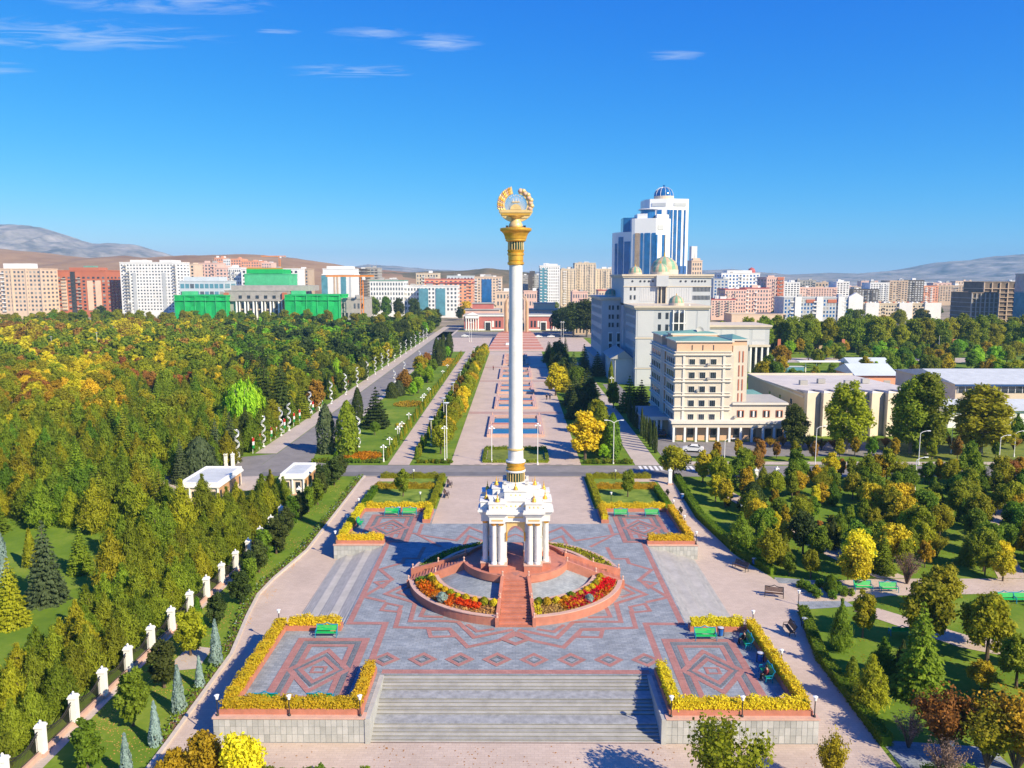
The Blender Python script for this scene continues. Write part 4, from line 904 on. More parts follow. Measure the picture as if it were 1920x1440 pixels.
# short garden lamps
lampw = mat('lamp_white', (0.85,0.86,0.86), 0.3, 0.03, 2)
sl = thing('garden_lamp', '', 'lamp'); ob('lamp_post', MB().lathe([(0.001,0),(0.12,0),(0.12,0.1),(0.05,0.2),(0.045,1.35),(0.08,1.4),(0.001,1.4)],0,0,8), dark, sl)
ob('lamp_head', MB().lathe([(0.001,1.4),(0.10,1.4),(0.17,1.7),(0.21,1.74),(0.001,1.82)],0,0,10), lampw, sl)
SL = [(-24.0,-25.9,0.09,'at the outer front corner of the front left wall'),(-18.2,-25.9,0.09,'midway along the front left wall'),(-12.5,-25.9,0.09,'at the head of the front stairs, left side'),(-24.0,-8.9,0,'at the rear outer corner of the front left hedge'),
      (12.5,-25.9,0.09,'at the head of the front stairs, right side'),(18.2,-25.9,0.09,'midway along the front right wall'),(24.0,-25.9,0.09,'at the outer front corner of the front right wall'),(24.0,-8.9,0,'at the rear outer corner of the front right hedge'),(24.05,-17.5,0,'beside the long outer hedge of the front right corner'),
      (-23.9,16.4,0.09,'on the wall corner above the left side stairs'),(-23.9,24.0,0,'beside the outer hedge of the back left corner'),(-23.9,32.5,0,'at the far end of the back left hedge'),(23.9,16.4,0.09,'on the wall corner above the right side stairs'),(23.9,24.0,0,'beside the outer hedge of the back right corner'),(23.9,32.0,0,'at the far end of the back right hedge'),
      (-17.9,51.4,-0.03,'in the left garden square by the street'),(-15.0,36.5,-0.03,'on the left garden lawn'),(17.5,51.4,-0.03,'in the right garden square by the street'),(15.0,36.5,-0.03,'on the right garden lawn'),
      (32.3,1.4,None,'at the tip of the nearest right hedge'),(33.6,-28.6,None,'by the small clipped hedge, lower right'),(36,17,None,'on the park lawn behind the right hedge bend'),(34.5,33,None,'on the park lawn behind the far right hedge')]
for x, y, z, l in SL: place(sl, x, y, 0, 'short garden lamp ' + l, z)
# tall lamps
def lamp_tall(x, y, h, label, arms=2, style='cup', z=None):
    t = thing('street_lamp', label, 'street lamp', (x,y,gz(x,y)+0.02 if z is None else z))
    ob('pole', MB().lathe([(0.001,0),(0.16,0),(0.14,0.5),(0.07,0.7),(0.055,h),(0.001,h)],0,0,8), white, t)
    if style == 'cup':
        ob('lamp_head', MB().lathe([(0.05,h-0.5),(0.12,h-0.2),(0.55,h+0.12),(0.60,h+0.2),(0.001,h+0.22)],0,0,14), lampw, t)
    elif style == 'globes':
        for s in (-1,1):
            ob('arm', MB().tube([(0,0,h-0.3),(s*0.3,0,h-0.15),(s*0.42,0,h-0.25)],0.03,5), white, t); ob('lamp_shade', MB().lathe([(0.001,h-0.3),(0.2,h-0.42),(0.24,h-0.36),(0.06,h-0.18),(0.001,h-0.15)],s*0.42,0,10), lampw, t)
        ob('lamp_cap', MB().lathe([(0.05,h-0.05),(0.26,h+0.0),(0.06,h+0.16),(0.001,h+0.18)],0,0,10), lampw, t)
    else:
        for s in ((1,) if arms == 1 else (-1,1)):
            ob('arm', MB().tube([(0,0,h-0.1),(s*0.5,0,h+0.25),(s*1.3,0,h+0.42)],0.05,5), white, t); ob('lamp_head', MB().box(min(s*1.2,s*1.85),-0.14,h+0.36,max(s*1.2,s*1.85),0.14,h+0.47), lampw, t)
    return t
def plamp(px, pyb, pyt, label, **k):
    x, y, z = gnd(px, pyb); _, zt = at_y(px, pyt, y); return lamp_tall(x, y, zt-z, label, **k)
plamp(838,866,757,'tall white lamp with cup head beside the left garden corner'); plamp(834,866,800,'thin white lamp mast beside the cup lamp, left garden corner', style='globes')
plamp(1150,870,792,'tall white lamp mast at the right garden corner', style='mast'); plamp(922,868,800,'slim white mast by the small lawn left of the column', style='globes'); plamp(1008,872,795,'slim white mast by the small lawn right of the column', style='globes')
for px, pb_, pt, l in ((1528,878,803,'by the street before the pale hall'),(1722,872,812,'by the street under the twin-stem tree'),(1715,924,862,'standing among the park trees on the right'),(1783,850,800,'before the white shed at right'),(1873,868,820,'on the far right lawn, left one'),(1901,857,812,'on the far right lawn, right one'),(1358,868,826,'before the cream office building')):
    plamp(px, pb_, pt, 'tall white street lamp ' + l, arms=1, style='arm')
for px, pb_, pt, l in ((98,665,632,'left one rising from the left forest'),(184,667,624,'right one rising from the left forest'),(66,668,655,'short one at far left of the forest clearing'),(167,668,660,'small one in the forest clearing'),(245,646,633,'near the forest edge before the white towers'),(213,632,614,'at the forest edge before the red block')):
    plamp(px, pb_, pt, 'white cup-headed lamp, ' + l)
for i, (px, pb_) in enumerate(((715,866),(727,850),(740,829),(746,824),(751,818),(764,800),(787,765),(789,760),(804,748),(826,712),(838,700))):
    x, y, z = gnd(px, pb_); lamp_tall(-25.4, y, 3.2, 'three-shade lamp beside the garden walk, number %s from the street' % ['one','two','three','four','five','six','seven','eight','nine','ten','eleven'][i], style='globes')
for i in range(7): lamp_tall(-17.8, 80+i*30, 5.5, 'white cup-headed lamp in the tree row left of the promenade, %s from the street' % ['first','second','third','fourth','fifth','sixth','seventh'][i])
lamp_tall(28.4, 150, 6, 'white three-shade lamp among the cypresses right of the promenade', style='globes')
for px, l in ((1052,'left one'),(1056,'right one')): plamp(px, 643, 603, 'tall pink-white mast pair on the far square before the red building, ' + l, style='globes')
for px, l in ((880,'left'),(884,'right')): plamp(px, 641, 604, 'tall mast of the pair before the left red wing, %s one' % l, style='globes')
# flagpole
x, y, z = gnd(1759,672); fp = thing('flagpole', 'white flagpole standing before the tree row on the right', 'flagpole', (x,y,0)); ob('pole', MB().cyl(0,0,0,10,0.09,0.05,8), white, fp); ob('finial', MB().cyl(0,0,10,10.2,0.12,0.12,8), gold, fp)
# ------------------------------------------------------------------ silver spiral light columns along the avenue
def spiral_mesh():
    m1 = MB(); m2 = MB()
    for mb, ph in ((m1,0),(m2,0.9)):
        mb.tube([(0.42*math.cos(ph+a*0.42),0.42*math.sin(ph+a*0.42),0.6+a*0.142) for a in range(0,42)],0.075,6)
    rungs = MB()
    for a in range(0,42,2): rungs.tube([(0.42*math.cos(a*0.42),0.42*math.sin(a*0.42),0.6+a*0.142),(0.42*math.cos(0.9+a*0.42),0.42*math.sin(0.9+a*0.42),0.6+a*0.142)],0.035,4)
    return m1.mesh('coil', silver), m2.mesh('coil', silver), rungs.mesh('rungs', white), MB().cyl(0,0,0,0.7,0.09,0.09,8).cyl(0,0,-0.05,0.1,0.35,0.3,10).mesh('foot', white)
spm = spiral_mesh()
ORD = ['first','second','third','fourth','fifth','sixth','seventh','eighth','ninth','tenth','eleventh','twelfth','thirteenth','fourteenth','fifteenth','sixteenth','seventeenth','eighteenth','nineteenth','twentieth','twenty-first','twenty-second']
def spiral(x, y, label):
    t = thing('spiral_light', label, 'light sculpture', (x,y,gz(x,y)+0.05), rnd.random()*6, 'silver spirals along the avenue')
    for nm, me in zip(('coil','coil','rungs','foot'), spm): ob(nm, me, None, t)
LS = [63.8,79,91,97,115,124,137,155,173,191,207,222,237,254,272,290,308,326,344,362,380]
for i, y in enumerate(LS): spiral(-53.2+min(1.6,(y-60)/60), y, 'silver spiral light on the left side of the avenue, %s from the street' % ORD[i])
for i, (x, y) in enumerate(((-34.6,72.4),(-32.9,78.7),(-38.6,167),(-38.6,190),(-38.6,235))): spiral(x, y, 'silver spiral light on the right side of the avenue, %s from the street' % ORD[i])
# flag banners between the spirals
fr, fw, fg = mat('flag_red',(0.55,0.03,0.02),0.6,0.05,3), mat('flag_white',(0.8,0.8,0.8),0.6,0.05,3), mat('flag_green',(0.01,0.25,0.06),0.6,0.05,3)
fb = thing('flag_banner', '', 'flag', (0,0,0), 0, 'flag banners along the avenue'); ob('pole', MB().cyl(0,0,0,3.4,0.05,0.04,6), white, fb)
for nm, m, z0, z1 in (('green_stripe',fg,1.1,1.75),('white_stripe',fw,1.76,2.5),('red_stripe',fr,2.51,3.2)): ob(nm, MB().box(0.06,-0.3,z0,0.3,0.3,z1), m, fb)
for i, y in enumerate((72,76,84,87.5,94,102,107,120,130,146,164)): place(fb, -52.9, y, 0, 'tricolour flag banner on the left avenue verge, %s from the street' % ORD[i])
place(fb, -36.6, 73.5, 0, 'red, white and green flag banner beside the spiral at the avenue corner')
# ------------------------------------------------------------------ fence with white pillars
def fx(y): return -37.2+(y+28)*2.75/68
pil = [MB().box(-0.42,-0.42,-0.2,0.42,0.42,0.25).mesh('pillar_base', coping), MB().box(-0.29,-0.29,0.25,0.29,0.29,2.35).mesh('pillar_shaft', white), MB().box(-0.36,-0.36,2.35,0.36,0.36,2.47).box(-0.30,-0.30,2.47,0.30,0.30,2.6).mesh('pillar_cap', white), MB().lathe([(0.001,2.6),(0.08,2.6),(0.05,2.68),(0.11,2.78),(0.08,2.88),(0.001,2.95)],0,0,8).mesh('pillar_ball', white)]
PY = [-36.6+4.4*i for i in range(18)]
for i, y in enumerate(PY):
    x = fx(y); t = thing('fence_pillar', 'white stone fence pillar left of the lawn, %s from the bottom of the picture' % ORD[i], 'pillar', (x,y,gz(x,y)), 0, 'white fence pillars')
    for nm, me in zip(('base','shaft','cap','ball_finial'), pil): ob(nm, me, None, t)
def panel_mesh(L):
    fr_ = MB().tube([(0,-L/2,0.55),(0,L/2,0.55)],0.04,4); n = 12
    arc = [(0,-L/2+L*i/n,2.15-0.62*math.sin(PI*i/n)) for i in range(n+1)]; fr_.tube(arc,0.05,5); fr_.tube([(p[0],p[1],p[2]-0.22) for p in arc],0.03,4)
    bars = MB()
    for i in range(1,24):
        y = -L/2+L*i/24; bars.tube([(0,y,0.5),(0,y,2.12-0.62*math.sin(PI*i/24))],0.018,4)
    return fr_.mesh('rail', iron), bars.mesh('bars', iron), MB().box(-0.18,-L/2,-0.3,0.18,L/2,0.45).mesh('base_wall', coping)
pm_ = panel_mesh(3.6)
for i in range(len(PY)-1):
    y = (PY[i]+PY[i+1])/2; x = fx(y); t = thing('fence_panel', 'arched black wrought-iron panel between %s and %s white pillar from the bottom' % (ORD[i], ORD[i+1]), 'fence', (x,y,gz(x,y)), -0.04, 'iron fence panels')
    for nm, me in zip(('rail','bars','base_wall'), pm_): ob(nm, me, None, t)
# street-side pillars on the right
for i, (px, py) in enumerate(((1256,908),(1417,908),(1456,905),(1862,920),(1905,920))):
    x, y, z = gnd(px, py); t = thing('fence_pillar', 'white pillar of the park fence along the right street, %s from the left' % ORD[i], 'pillar', (x,y,z), 0, 'white fence pillars of the right park')
    for nm, me in zip(('base','shaft','cap','ball_finial'), pil): ob(nm, me, None, t)
# ------------------------------------------------------------------ white gatehouses
cream = mat('cream_wall', (0.72,0.60,0.50), 0.6, 0.06, 0.7); roofw = mat('pale_roof', (0.52,0.55,0.56), 0.6, 0.1, 0.5); ochre = mat('ochre_wall',(0.50,0.28,0.14),0.7,0.1,1)
def gatehouse(x0, y0, x1, y1, h, label):
    z = gz(x0,y0); cx, cy = (x0+x1)/2, (y0+y1)/2; t = thing('gatehouse', label, 'gatehouse', (cx,cy,z)); hx, hy = (x1-x0)/2, (y1-y0)/2
    ob('wall', MB().box(-hx,-hy,-0.3,hx,hy,h), cream, t); ob('cornice', MB().box(-hx-0.3,-hy-0.3,h-0.55,hx+0.3,hy+0.3,h-0.3).box(-hx-0.18,-hy-0.18,h-0.3,hx+0.18,hy+0.18,h-0.1), white, t)
    pa = MB(); pa.box(-hx-0.1,-hy-0.1,h-0.1,hx+0.1,-hy+0.15,h+0.3).box(-hx-0.1,hy-0.15,h-0.1,hx+0.1,hy+0.1,h+0.3).box(-hx-0.1,-hy+0.15,h-0.1,-hx+0.15,hy-0.15,h+0.3).box(hx-0.15,-hy+0.15,h-0.1,hx+0.1,hy-0.15,h+0.3)
    ob('parapet', pa, white, t); ob('roof', MB().box(-hx+0.15,-hy+0.15,h-0.05,hx-0.15,hy-0.15,h+0.06), roofw, t); ob('plinth', MB().box(-hx-0.2,-hy-0.2,-0.4,hx+0.2,hy+0.2,0.25), coping, t)
    n = max(2,int(2*hx/1.5)); wm = MB().box(-0.38,-0.06,0.55,0.38,0.0,2.2).mesh('window', glassd); cm = MB().lathe([(0.001,0.25),(0.2,0.25),(0.15,0.4),(0.14,h-0.8),(0.2,h-0.6),(0.001,h-0.55)],0,0,8).mesh('column', white)
    for i in range(n): ob('window', wm, None, t, (-hx+2*hx*(i+0.5)/n,-hy-0.003,0))
    for i in range(n+1): ob('column', cm, None, t, (-hx+2*hx*i/n,-hy-0.12,0))
    m = max(2,int(2*hy/2.2))
    for i in range(m): ob('window', wm, None, t, (hx+0.003,-hy+2*hy*(i+0.5)/m,0), PI/2)
    ob('side_panel', MB().box(hx+0.002,-hy+0.6,1.1,hx+0.05,hy-0.6,h-0.8), ochre, t)
    return t
gatehouse(-53.2,37.5,-47.2,48.5,3.4,'white flat-roofed gatehouse behind the pine row, left one')
gatehouse(-38.6,42.5,-34.9,50.5,3.3,'white flat-roofed gatehouse beside the fence end, right one')
for i, (px, py) in enumerate(((424,876),(437,876))):
    x, y, z = gnd(px, py); t = thing('fence_pillar', 'white gate pillar behind the left gatehouse, %s one' % ('left','right')[i], 'pillar', (x,y,z), 0, None, (0.9,0.9,1.0))
    for nm, me in zip(('base','shaft','cap','ball_finial'), pil): ob(nm, me, None, t)
# ------------------------------------------------------------------ pools on the promenade
def pool(y0, y1, w, label):
    t = thing('fountain_pool', label, 'pool', (0,(y0+y1)/2,0.05)); L = (y1-y0)/2
    fr_ = MB(); fr_.box(-w,-L,0,w,-L+1.0,0.62).box(-w,L-1.0,0,w,L,0.62).box(-w,-L+1.0,0,-w+1.1,L-1.0,0.62).box(w-1.1,-L+1.0,0,w,L-1.0,0.62)
    ob('rim', fr_, coping, t); ob('cross_wall', MB().box(-w+1.1,-1.6,0,w-1.1,1.6,0.6), coping, t); ob('middle_walk', MB().box(-1.1,-L+1.0,0,1.1,-1.6,0.5).box(-1.1,1.6,0,1.1,L-1.0,0.5), coping, t)
    ob('cross_wall_cap', MB().box(-w+0.9,-0.6,0.6,w-0.9,0.6,0.72), granite, t)
    for sx in (-1,1):
        for a, b in ((-L+1.0,-1.6),(1.6,L-1.0)):
            ob('water', MB().box(min(sx*1.1,sx*(w-1.1)),a,0,max(sx*1.1,sx*(w-1.1)),b,0.16), pond, t)
            ob('cascade', MB().box(min(sx*1.5,sx*(w-1.5)),b-1.4,0.16,max(sx*1.5,sx*(w-1.5)),b-0.3,0.40), coping, t)
    for sx in (-1,1):
        for k in range(3): ob('lamp_stub', MB().cyl(sx*(w-0.5),-L+0.8+(2*L-1.6)*k/2,0.45,1.25,0.16,0.10,8), coping, t)
for y0, y1, w, l in ((89,115.5,6.4,'stone fountain pool nearest the street on the promenade'),(128,150,5.8,'second fountain pool from the street on the promenade'),(157,181,5.8,'third fountain pool from the street on the promenade'),(193,224,5.8,'fourth fountain pool from the street on the promenade'),(238,260,5.2,'fifth fountain pool from the street on the promenade'),(264,284,5.2,'last fountain pool before the red far stairs')): pool(y0, y1, w, l)
bandpink = mat('dull_pink_stone', (0.42,0.27,0.22), 0.7, 0.12, 0.6)
struct('promenade_band', MB().box(-12.3,120,0.051,12.3,123.5,0.058).box(-12.3,186,0.051,12.3,189,0.058).box(-12.3,229,0.051,12.3,232,0.058), bandpink)
tag(struct('small_lawn', MB().box(-5.6,64.5,0.05,5.6,75.5,0.12), grass_y), kind='structure')
hedge([(-6,64.2),(6,64.2)],0.6,0.5,0.05,'olive','low hedge on the street side of the small lawn behind the column',size=0.12,dens=24)
hedge([(-6,75.8),(6,75.8)],0.6,0.7,0.05,'olive','low hedge on the far side of the small lawn behind the column',size=0.12,dens=24)
hedge([(-6.1,65.2),(-6.1,74.8)],0.6,0.6,0.05,'olive','low hedge on the left side of the small lawn behind the column',size=0.12,dens=24)
hedge([(6.1,65.2),(6.1,74.8)],0.6,0.6,0.05,'olive','low hedge on the right side of the small lawn behind the column',size=0.12,dens=24)
# ------------------------------------------------------------------ people
skin = mat('skin', (0.50,0.30,0.21), 0.6, 0.05, 3); hairm = mat('hair', (0.02,0.016,0.013), 0.6, 0.2, 4)
def skinmesh(name, V, E, R, m, parent):
    me = bpy.data.meshes.new(name); me.from_pydata(V, E, []); me.materials.append(m); o = ob(name, me, None, parent)
    o.modifiers.new('skin','SKIN'); me.skin_vertices
    if not me.skin_vertices: return o
    for i, r in enumerate(R): me.skin_vertices[0].data[i].radius = (r, r)
    me.skin_vertices[0].data[0].use_root = True
    s = o.modifiers.new('sub','SUBSURF'); s.levels = 1; s.render_levels = 1
    return o
def limb_mesh(chains, seg=8):
    mb = MB()
    for pts, rr in chains: mb.tube(pts, rr, seg)
    return mb
def person(x, y, z, rz, label, sit, top, bottom):
    t = thing('person', label, 'person', (x,y,z), rz)          # faces -Y
    hipz = 0.50 if sit else 0.90; hy = 0.0; J = {}
    V = [(0,0.0,hipz),(0,0.02,hipz+0.25),(0,0.03,hipz+0.48),(0,0.0,hipz+0.58),(0,-0.03,hipz+0.72)]; R = [0.14,0.13,0.13,0.06,0.095]; E = [(0,1),(1,2),(2,3),(3,4)]
    def ch(start, pts, rs):
        p = start
        for q, r in zip(pts, rs): V.append(q); R.append(r); E.append((p, len(V)-1)); p = len(V)-1
        return p
    for s in (-1,1):
        if sit: lg = [(s*0.11,-0.05,hipz),(s*0.13,-0.44,hipz+0.02),(s*0.13,-0.47,0.10),(s*0.13,-0.60,0.05)]
        else: lg = [(s*0.09,0,hipz-0.06),(s*0.10,-0.10*s,0.48),(s*0.10,0.06*s,0.09),(s*0.10,-0.09+0.06*s,0.04)]
        ch(0, lg, [0.09,0.062,0.042,0.035])
        if sit: ar = [(s*0.20,0.02,hipz+0.46),(s*0.24,-0.05,hipz+0.20),(s*0.14,-0.30,hipz+0.12)]
        else: ar = [(s*0.19,0.02,hipz+0.46),(s*0.25,0.05,hipz+0.18),(s*0.24,-0.08,hipz-0.06)]
        w = ch(2, ar, [0.06,0.045,0.032]); hx, hyy, hz = ar[-1]
        fwd = (0,-1,-0.15) if sit else (0,-0.25,-1)
        for k, (dx, L) in enumerate(((-0.030,0.085),(-0.010,0.10),(0.010,0.095),(0.028,0.075))):
            ch(w, [(hx+dx,hyy+fwd[1]*0.06,hz+fwd[2]*0.06),(hx+dx,hyy+fwd[1]*(0.06+L),hz+fwd[2]*(0.06+L)-0.02)], [0.010,0.007])
        ch(w, [(hx-s*0.045,hyy+fwd[1]*0.03,hz+fwd[2]*0.03),(hx-s*0.055,hyy+fwd[1]*0.07,hz+fwd[2]*0.07)], [0.011,0.008])
    ch(4, [(0,-0.03,hipz+0.80)], [0.085])
    skinmesh('body', V, E, R, skin, t)
    cl = [(0,1),(1,2)]
    j = limb_mesh([([(0,0,hipz-0.06),(0,0.01,hipz+0.12),(0,0.02,hipz+0.34),(0,0.03,hipz+0.50),(0,0.02,hipz+0.55)],[0.18,0.175,0.20,0.17,0.08])] + [([(s*0.15,0.02,hipz+0.49),ar_(s,sit,hipz,0),ar_(s,sit,hipz,1)],[0.085,0.07,0.05]) for s in (-1,1)], 10)
    ob('jacket', j, top, t, smooth=True)
    if sit: lg = [([(s*0.10,0.02,hipz),(s*0.13,-0.44,hipz+0.02),(s*0.13,-0.47,0.14)],[0.115,0.085,0.06]) for s in (-1,1)]
    else: lg = [([(s*0.09,0,hipz),(s*0.10,-0.10*s,0.48),(s*0.10,0.06*s,0.10)],[0.115,0.085,0.06]) for s in (-1,1)]
    ob('trousers', limb_mesh(lg, 9), bottom, t, smooth=True)
    for l in lg: ob('shoe', limb_mesh([([(l[0][-1][0],l[0][-1][1]+0.05,0.045),(l[0][-1][0],l[0][-1][1]-0.17,0.04)],[0.05,0.042])], 7), hairm, t)
    ob('hair', MB().lathe([(0.10,hipz+0.70),(0.118,hipz+0.77),(0.105,hipz+0.85),(0.05,hipz+0.90),(0.001,hipz+0.91)],0,0.012,10), hairm, t, smooth=True)
    return t
def ar_(s, sit, hz, k):
    if sit: return ((s*0.24,-0.05,hz+0.20),(s*0.16,-0.26,hz+0.13))[k]
    return ((s*0.25,0.05,hz+0.18),(s*0.24,-0.06,hz-0.02))[k]
jb, jr, jd = mat('cloth_black',(0.012,0.012,0.016),0.8,0.2,5), mat('cloth_maroon',(0.12,0.012,0.02),0.8,0.2,5), mat('cloth_navy',(0.02,0.03,0.07),0.8,0.2,5)
person(22.05,-12.7,0.0,-PI/2,'person in black sitting on the farther bench by the right hedge',True,jb,jb)
person(22.05,-19.7,0.0,-PI/2,'person in black and maroon sitting on the nearer bench by the right hedge',True,jr,jb)
for px, py, l, tp, r in ((1025,750,'person in dark clothes walking on the promenade right of the pools, left one',jb,0.3),(1031,749,'person in dark clothes walking on the promenade right of the pools, right one',jd,0.2),(1028,727,'person in dark clothes on the promenade near the yellow tree',jb,2.9),(925,694,'small person walking on the left side of the promenade',jr,1.0)):
    x, y, z = gnd(px, py); person(x, y, 0.05, r, l, False, tp, jb)
# ------------------------------------------------------------------ cars
carw, cars, card = mat('car_white',(0.75,0.76,0.77),0.25,0.03,2,spec=0.6), mat('car_silver',(0.42,0.45,0.48),0.25,0.03,2,spec=0.6), mat('car_black',(0.02,0.02,0.022),0.2,0.03,2,spec=0.6)
tyre = mat('tyre',(0.02,0.02,0.02),0.8,0.1,5); headl = mat('headlight',(0.8,0.8,0.78),0.15,0.02,3); taill = mat('taillight',(0.4,0.01,0.01),0.2,0.02,3)
def car(x, y, rz, label, paintm, van=False, z=0.035):
    t = thing('parked_car', label, 'van' if van else 'car', (x,y,z), rz, None)      # nose to +X
    if van: pr = [(-2.3,0.35),(-2.35,1.0),(-2.25,1.95),(1.0,2.0),(1.75,1.15),(2.3,0.95),(2.35,0.4)]; roof = [(-2.15,1.25),(-2.12,1.85),(0.95,1.88),(1.55,1.22)]
    else: pr = [(-2.15,0.32),(-2.2,0.75),(-2.0,0.98),(-1.5,1.0),(-0.95,1.42),(0.35,1.45),(1.05,1.0),(1.95,0.85),(2.15,0.65),(2.15,0.32)]; roof = [(-1.42,1.0),(-0.93,1.37),(0.32,1.39),(0.95,1.01)]
    n = len(pr); v = []
    for s in (-1,1):
        for X, Z in pr: v.append((X, s*(0.86 if Z < 1.05 else 0.70), Z))
    b = MB().add(v, [tuple(range(n)), tuple(range(2*n-1,n-1,-1))] + [(i,n+i,n+(i+1)%n,(i+1)%n) for i in range(n)])
    ob('body', b, paintm, t)
    for s in (-1,1):
        m = len(roof); v = [(X, s*((0.865 if Z < 1.1 else 0.715)), Z) for X, Z in roof]; ob('side_window', MB().add(v, [tuple(range(m)) if s < 0 else tuple(range(m))[::-1]]), glassd, t)
        for X in (-1.35,1.35):
            w = ob('wheel', MB().tube([(0,-0.1,0),(0,0.1,0)],0.32,14), tyre, t, (X,s*0.80,0.32)); ob('rim', MB().tube([(0,0,0),(0,s*0.115,0)],0.19,10), silver, w)
        ob('headlight', MB().cbox(2.13,s*0.62,0.62,0.08,0.32,0.13), headl, t); ob('taillight', MB().cbox(-2.17,s*0.66,0.68,0.08,0.24,0.16), taill, t)
    for X0, Z0, X1, Z1 in (((0.37,1.43,1.03,1.02) if not van else (1.02,1.97,1.72,1.20)), ((-0.97,1.41,-1.48,1.02) if not van else (-2.262,1.85,-2.33,1.2))):
        k = 0.012 if X1 > X0 else -0.012
        ob('windscreen', MB().add([(X0+k,-0.64,Z0+0.008),(X0+k,0.64,Z0+0.008),(X1+k,0.78,Z1+0.008),(X1+k,-0.78,Z1+0.008)], [(0,1,2,3) if X1 < X0 else (3,2,1,0)]), glassd, t)
    return t
def pcar(px, py, rz, label, m, van=False): x, y, z = gnd(px, py); return car(x, y, rz, label, m, van, 0.07)
pcar(1299,847,2.9,'white car parked before the cream office building',carw); pcar(1208,796,1.35,'silver car parked beside the office porch',cars); pcar(1240,818,1.5,'black car at the office porch steps',card)
pcar(956,650,0.2,'white van standing at the red far stairs',carw,True); pcar(1010,633,0.1,'white car crossing the far square, left one',carw); pcar(1033,633,3.1,'white car crossing the far square, right one',carw)
for i,(px,py) in enumerate(((872,632),(1520,664),(1535,664),(1550,663))): pcar(px,py,0.1,['white car on the far road left of the column','white car parked by the right tree row, left one','white car parked by the right tree row, middle one','white car parked by the right tree row, right one'][i],carw)
# ================================================================== buildings
wb = lambda n, c, v=0.07, s=0.12: mat(n, c, 0.75, v, s)
w_cream, w_red, w_white, w_pink, w_orange = wb('wall_cream',(0.66,0.50,0.38)), wb('wall_red',(0.46,0.15,0.085)), wb('wall_white',(0.72,0.72,0.73)), wb('wall_pink',(0.70,0.47,0.40)), wb('wall_orange',(0.72,0.33,0.20))
w_grey, w_conc, w_beige, w_dark, w_tan, w_blue = wb('wall_grey',(0.46,0.48,0.51)), wb('concrete',(0.36,0.34,0.32),0.15,0.3), wb('wall_beige',(0.60,0.50,0.38)), wb('wall_dark',(0.10,0.085,0.08),0.2), wb('wall_tan',(0.50,0.38,0.28)), wb('wall_pale_blue',(0.52,0.58,0.64))
net = mat('green_netting', (0.012,0.40,0.10), 0.8, 0.12, 0.15, bump=0.5); netl = mat('pale_green_netting', (0.08,0.45,0.22), 0.8, 0.15, 0.2)
r_grey, r_red, r_green = wb('roof_grey',(0.38,0.37,0.36)), wb('roof_red',(0.42,0.10,0.10)), mat('roof_green',(0.16,0.33,0.27),0.5,0.12,0.3)
teal = mat('teal_glass', (0.10,0.26,0.34), 0.1, 0.2, 0.2, spec=0.6)
libw = mat('library_stone', (0.46,0.48,0.51), 0.6, 0.05, 0.25); libp = mat('library_panel', (0.52,0.53,0.55), 0.55, 0.04, 0.2); libc = mat('library_cornice', (0.58,0.50,0.40), 0.6, 0.06, 0.4)
_wm = {}
curtain = mat('window_curtain', (0.34,0.33,0.31), 0.5, 0.2, 0.8)
def win_mesh(w, h, m, frame=None):
    k = (round(w,2), round(h,2), m.name, frame.name if frame else '')
    if k not in _wm:
        mb = MB(); mb.box(-w/2,-0.05,0,w/2,0.25,h)
        if frame:
            f = max(0.06, 0.09*w); mb.cur = 1
            mb.box(-w/2-f,-0.10,-f,-w/2,0.2,h+f).box(w/2,-0.10,-f,w/2+f,0.2,h+f).box(-w/2,-0.10,h,w/2,0.2,h+f).box(-w/2-f*1.5,-0.2,-f*1.6,w/2+f*1.5,0.2,-f)
            _wm[k] = mb.mesh('window', m, frame)
        else: _wm[k] = mb.mesh('window', m)
    return _wm[k]
def wins(t, face, a0, a1, z0, z1, cols, rows, off, m, fw=0.55, fh=0.6, frame=None, name='window', skip=None):
    """grid of window objects on a face of a box: 'f' front (-Y), 'l' left (-X), 'r' right (+X); off = distance of the face from the local origin"""
    cw, rh = (a1-a0)/cols, (z1-z0)/rows; me0 = win_mesh(cw*fw, rh*fh, m, frame); me1 = win_mesh(cw*fw, rh*fh, curtain, frame); me2 = win_mesh(cw*fw, rh*fh, glassg, frame)
    for j in range(rows):
        for i in range(cols):
            if skip and skip(i, j): continue
            wr = rnd.random(); me = me1 if wr < 0.13 else (me2 if wr < 0.3 else me0)
            a = a0+cw*(i+0.5); z = z0+rh*(j+0.5-fh/2)
            if face == 'f': ob(name, me, None, t, (a,-off,z))
            elif face == 'r': ob(name, me, None, t, (off,a,z), PI/2)
            else: ob(name, me, None, t, (-off,a,z), -PI/2)
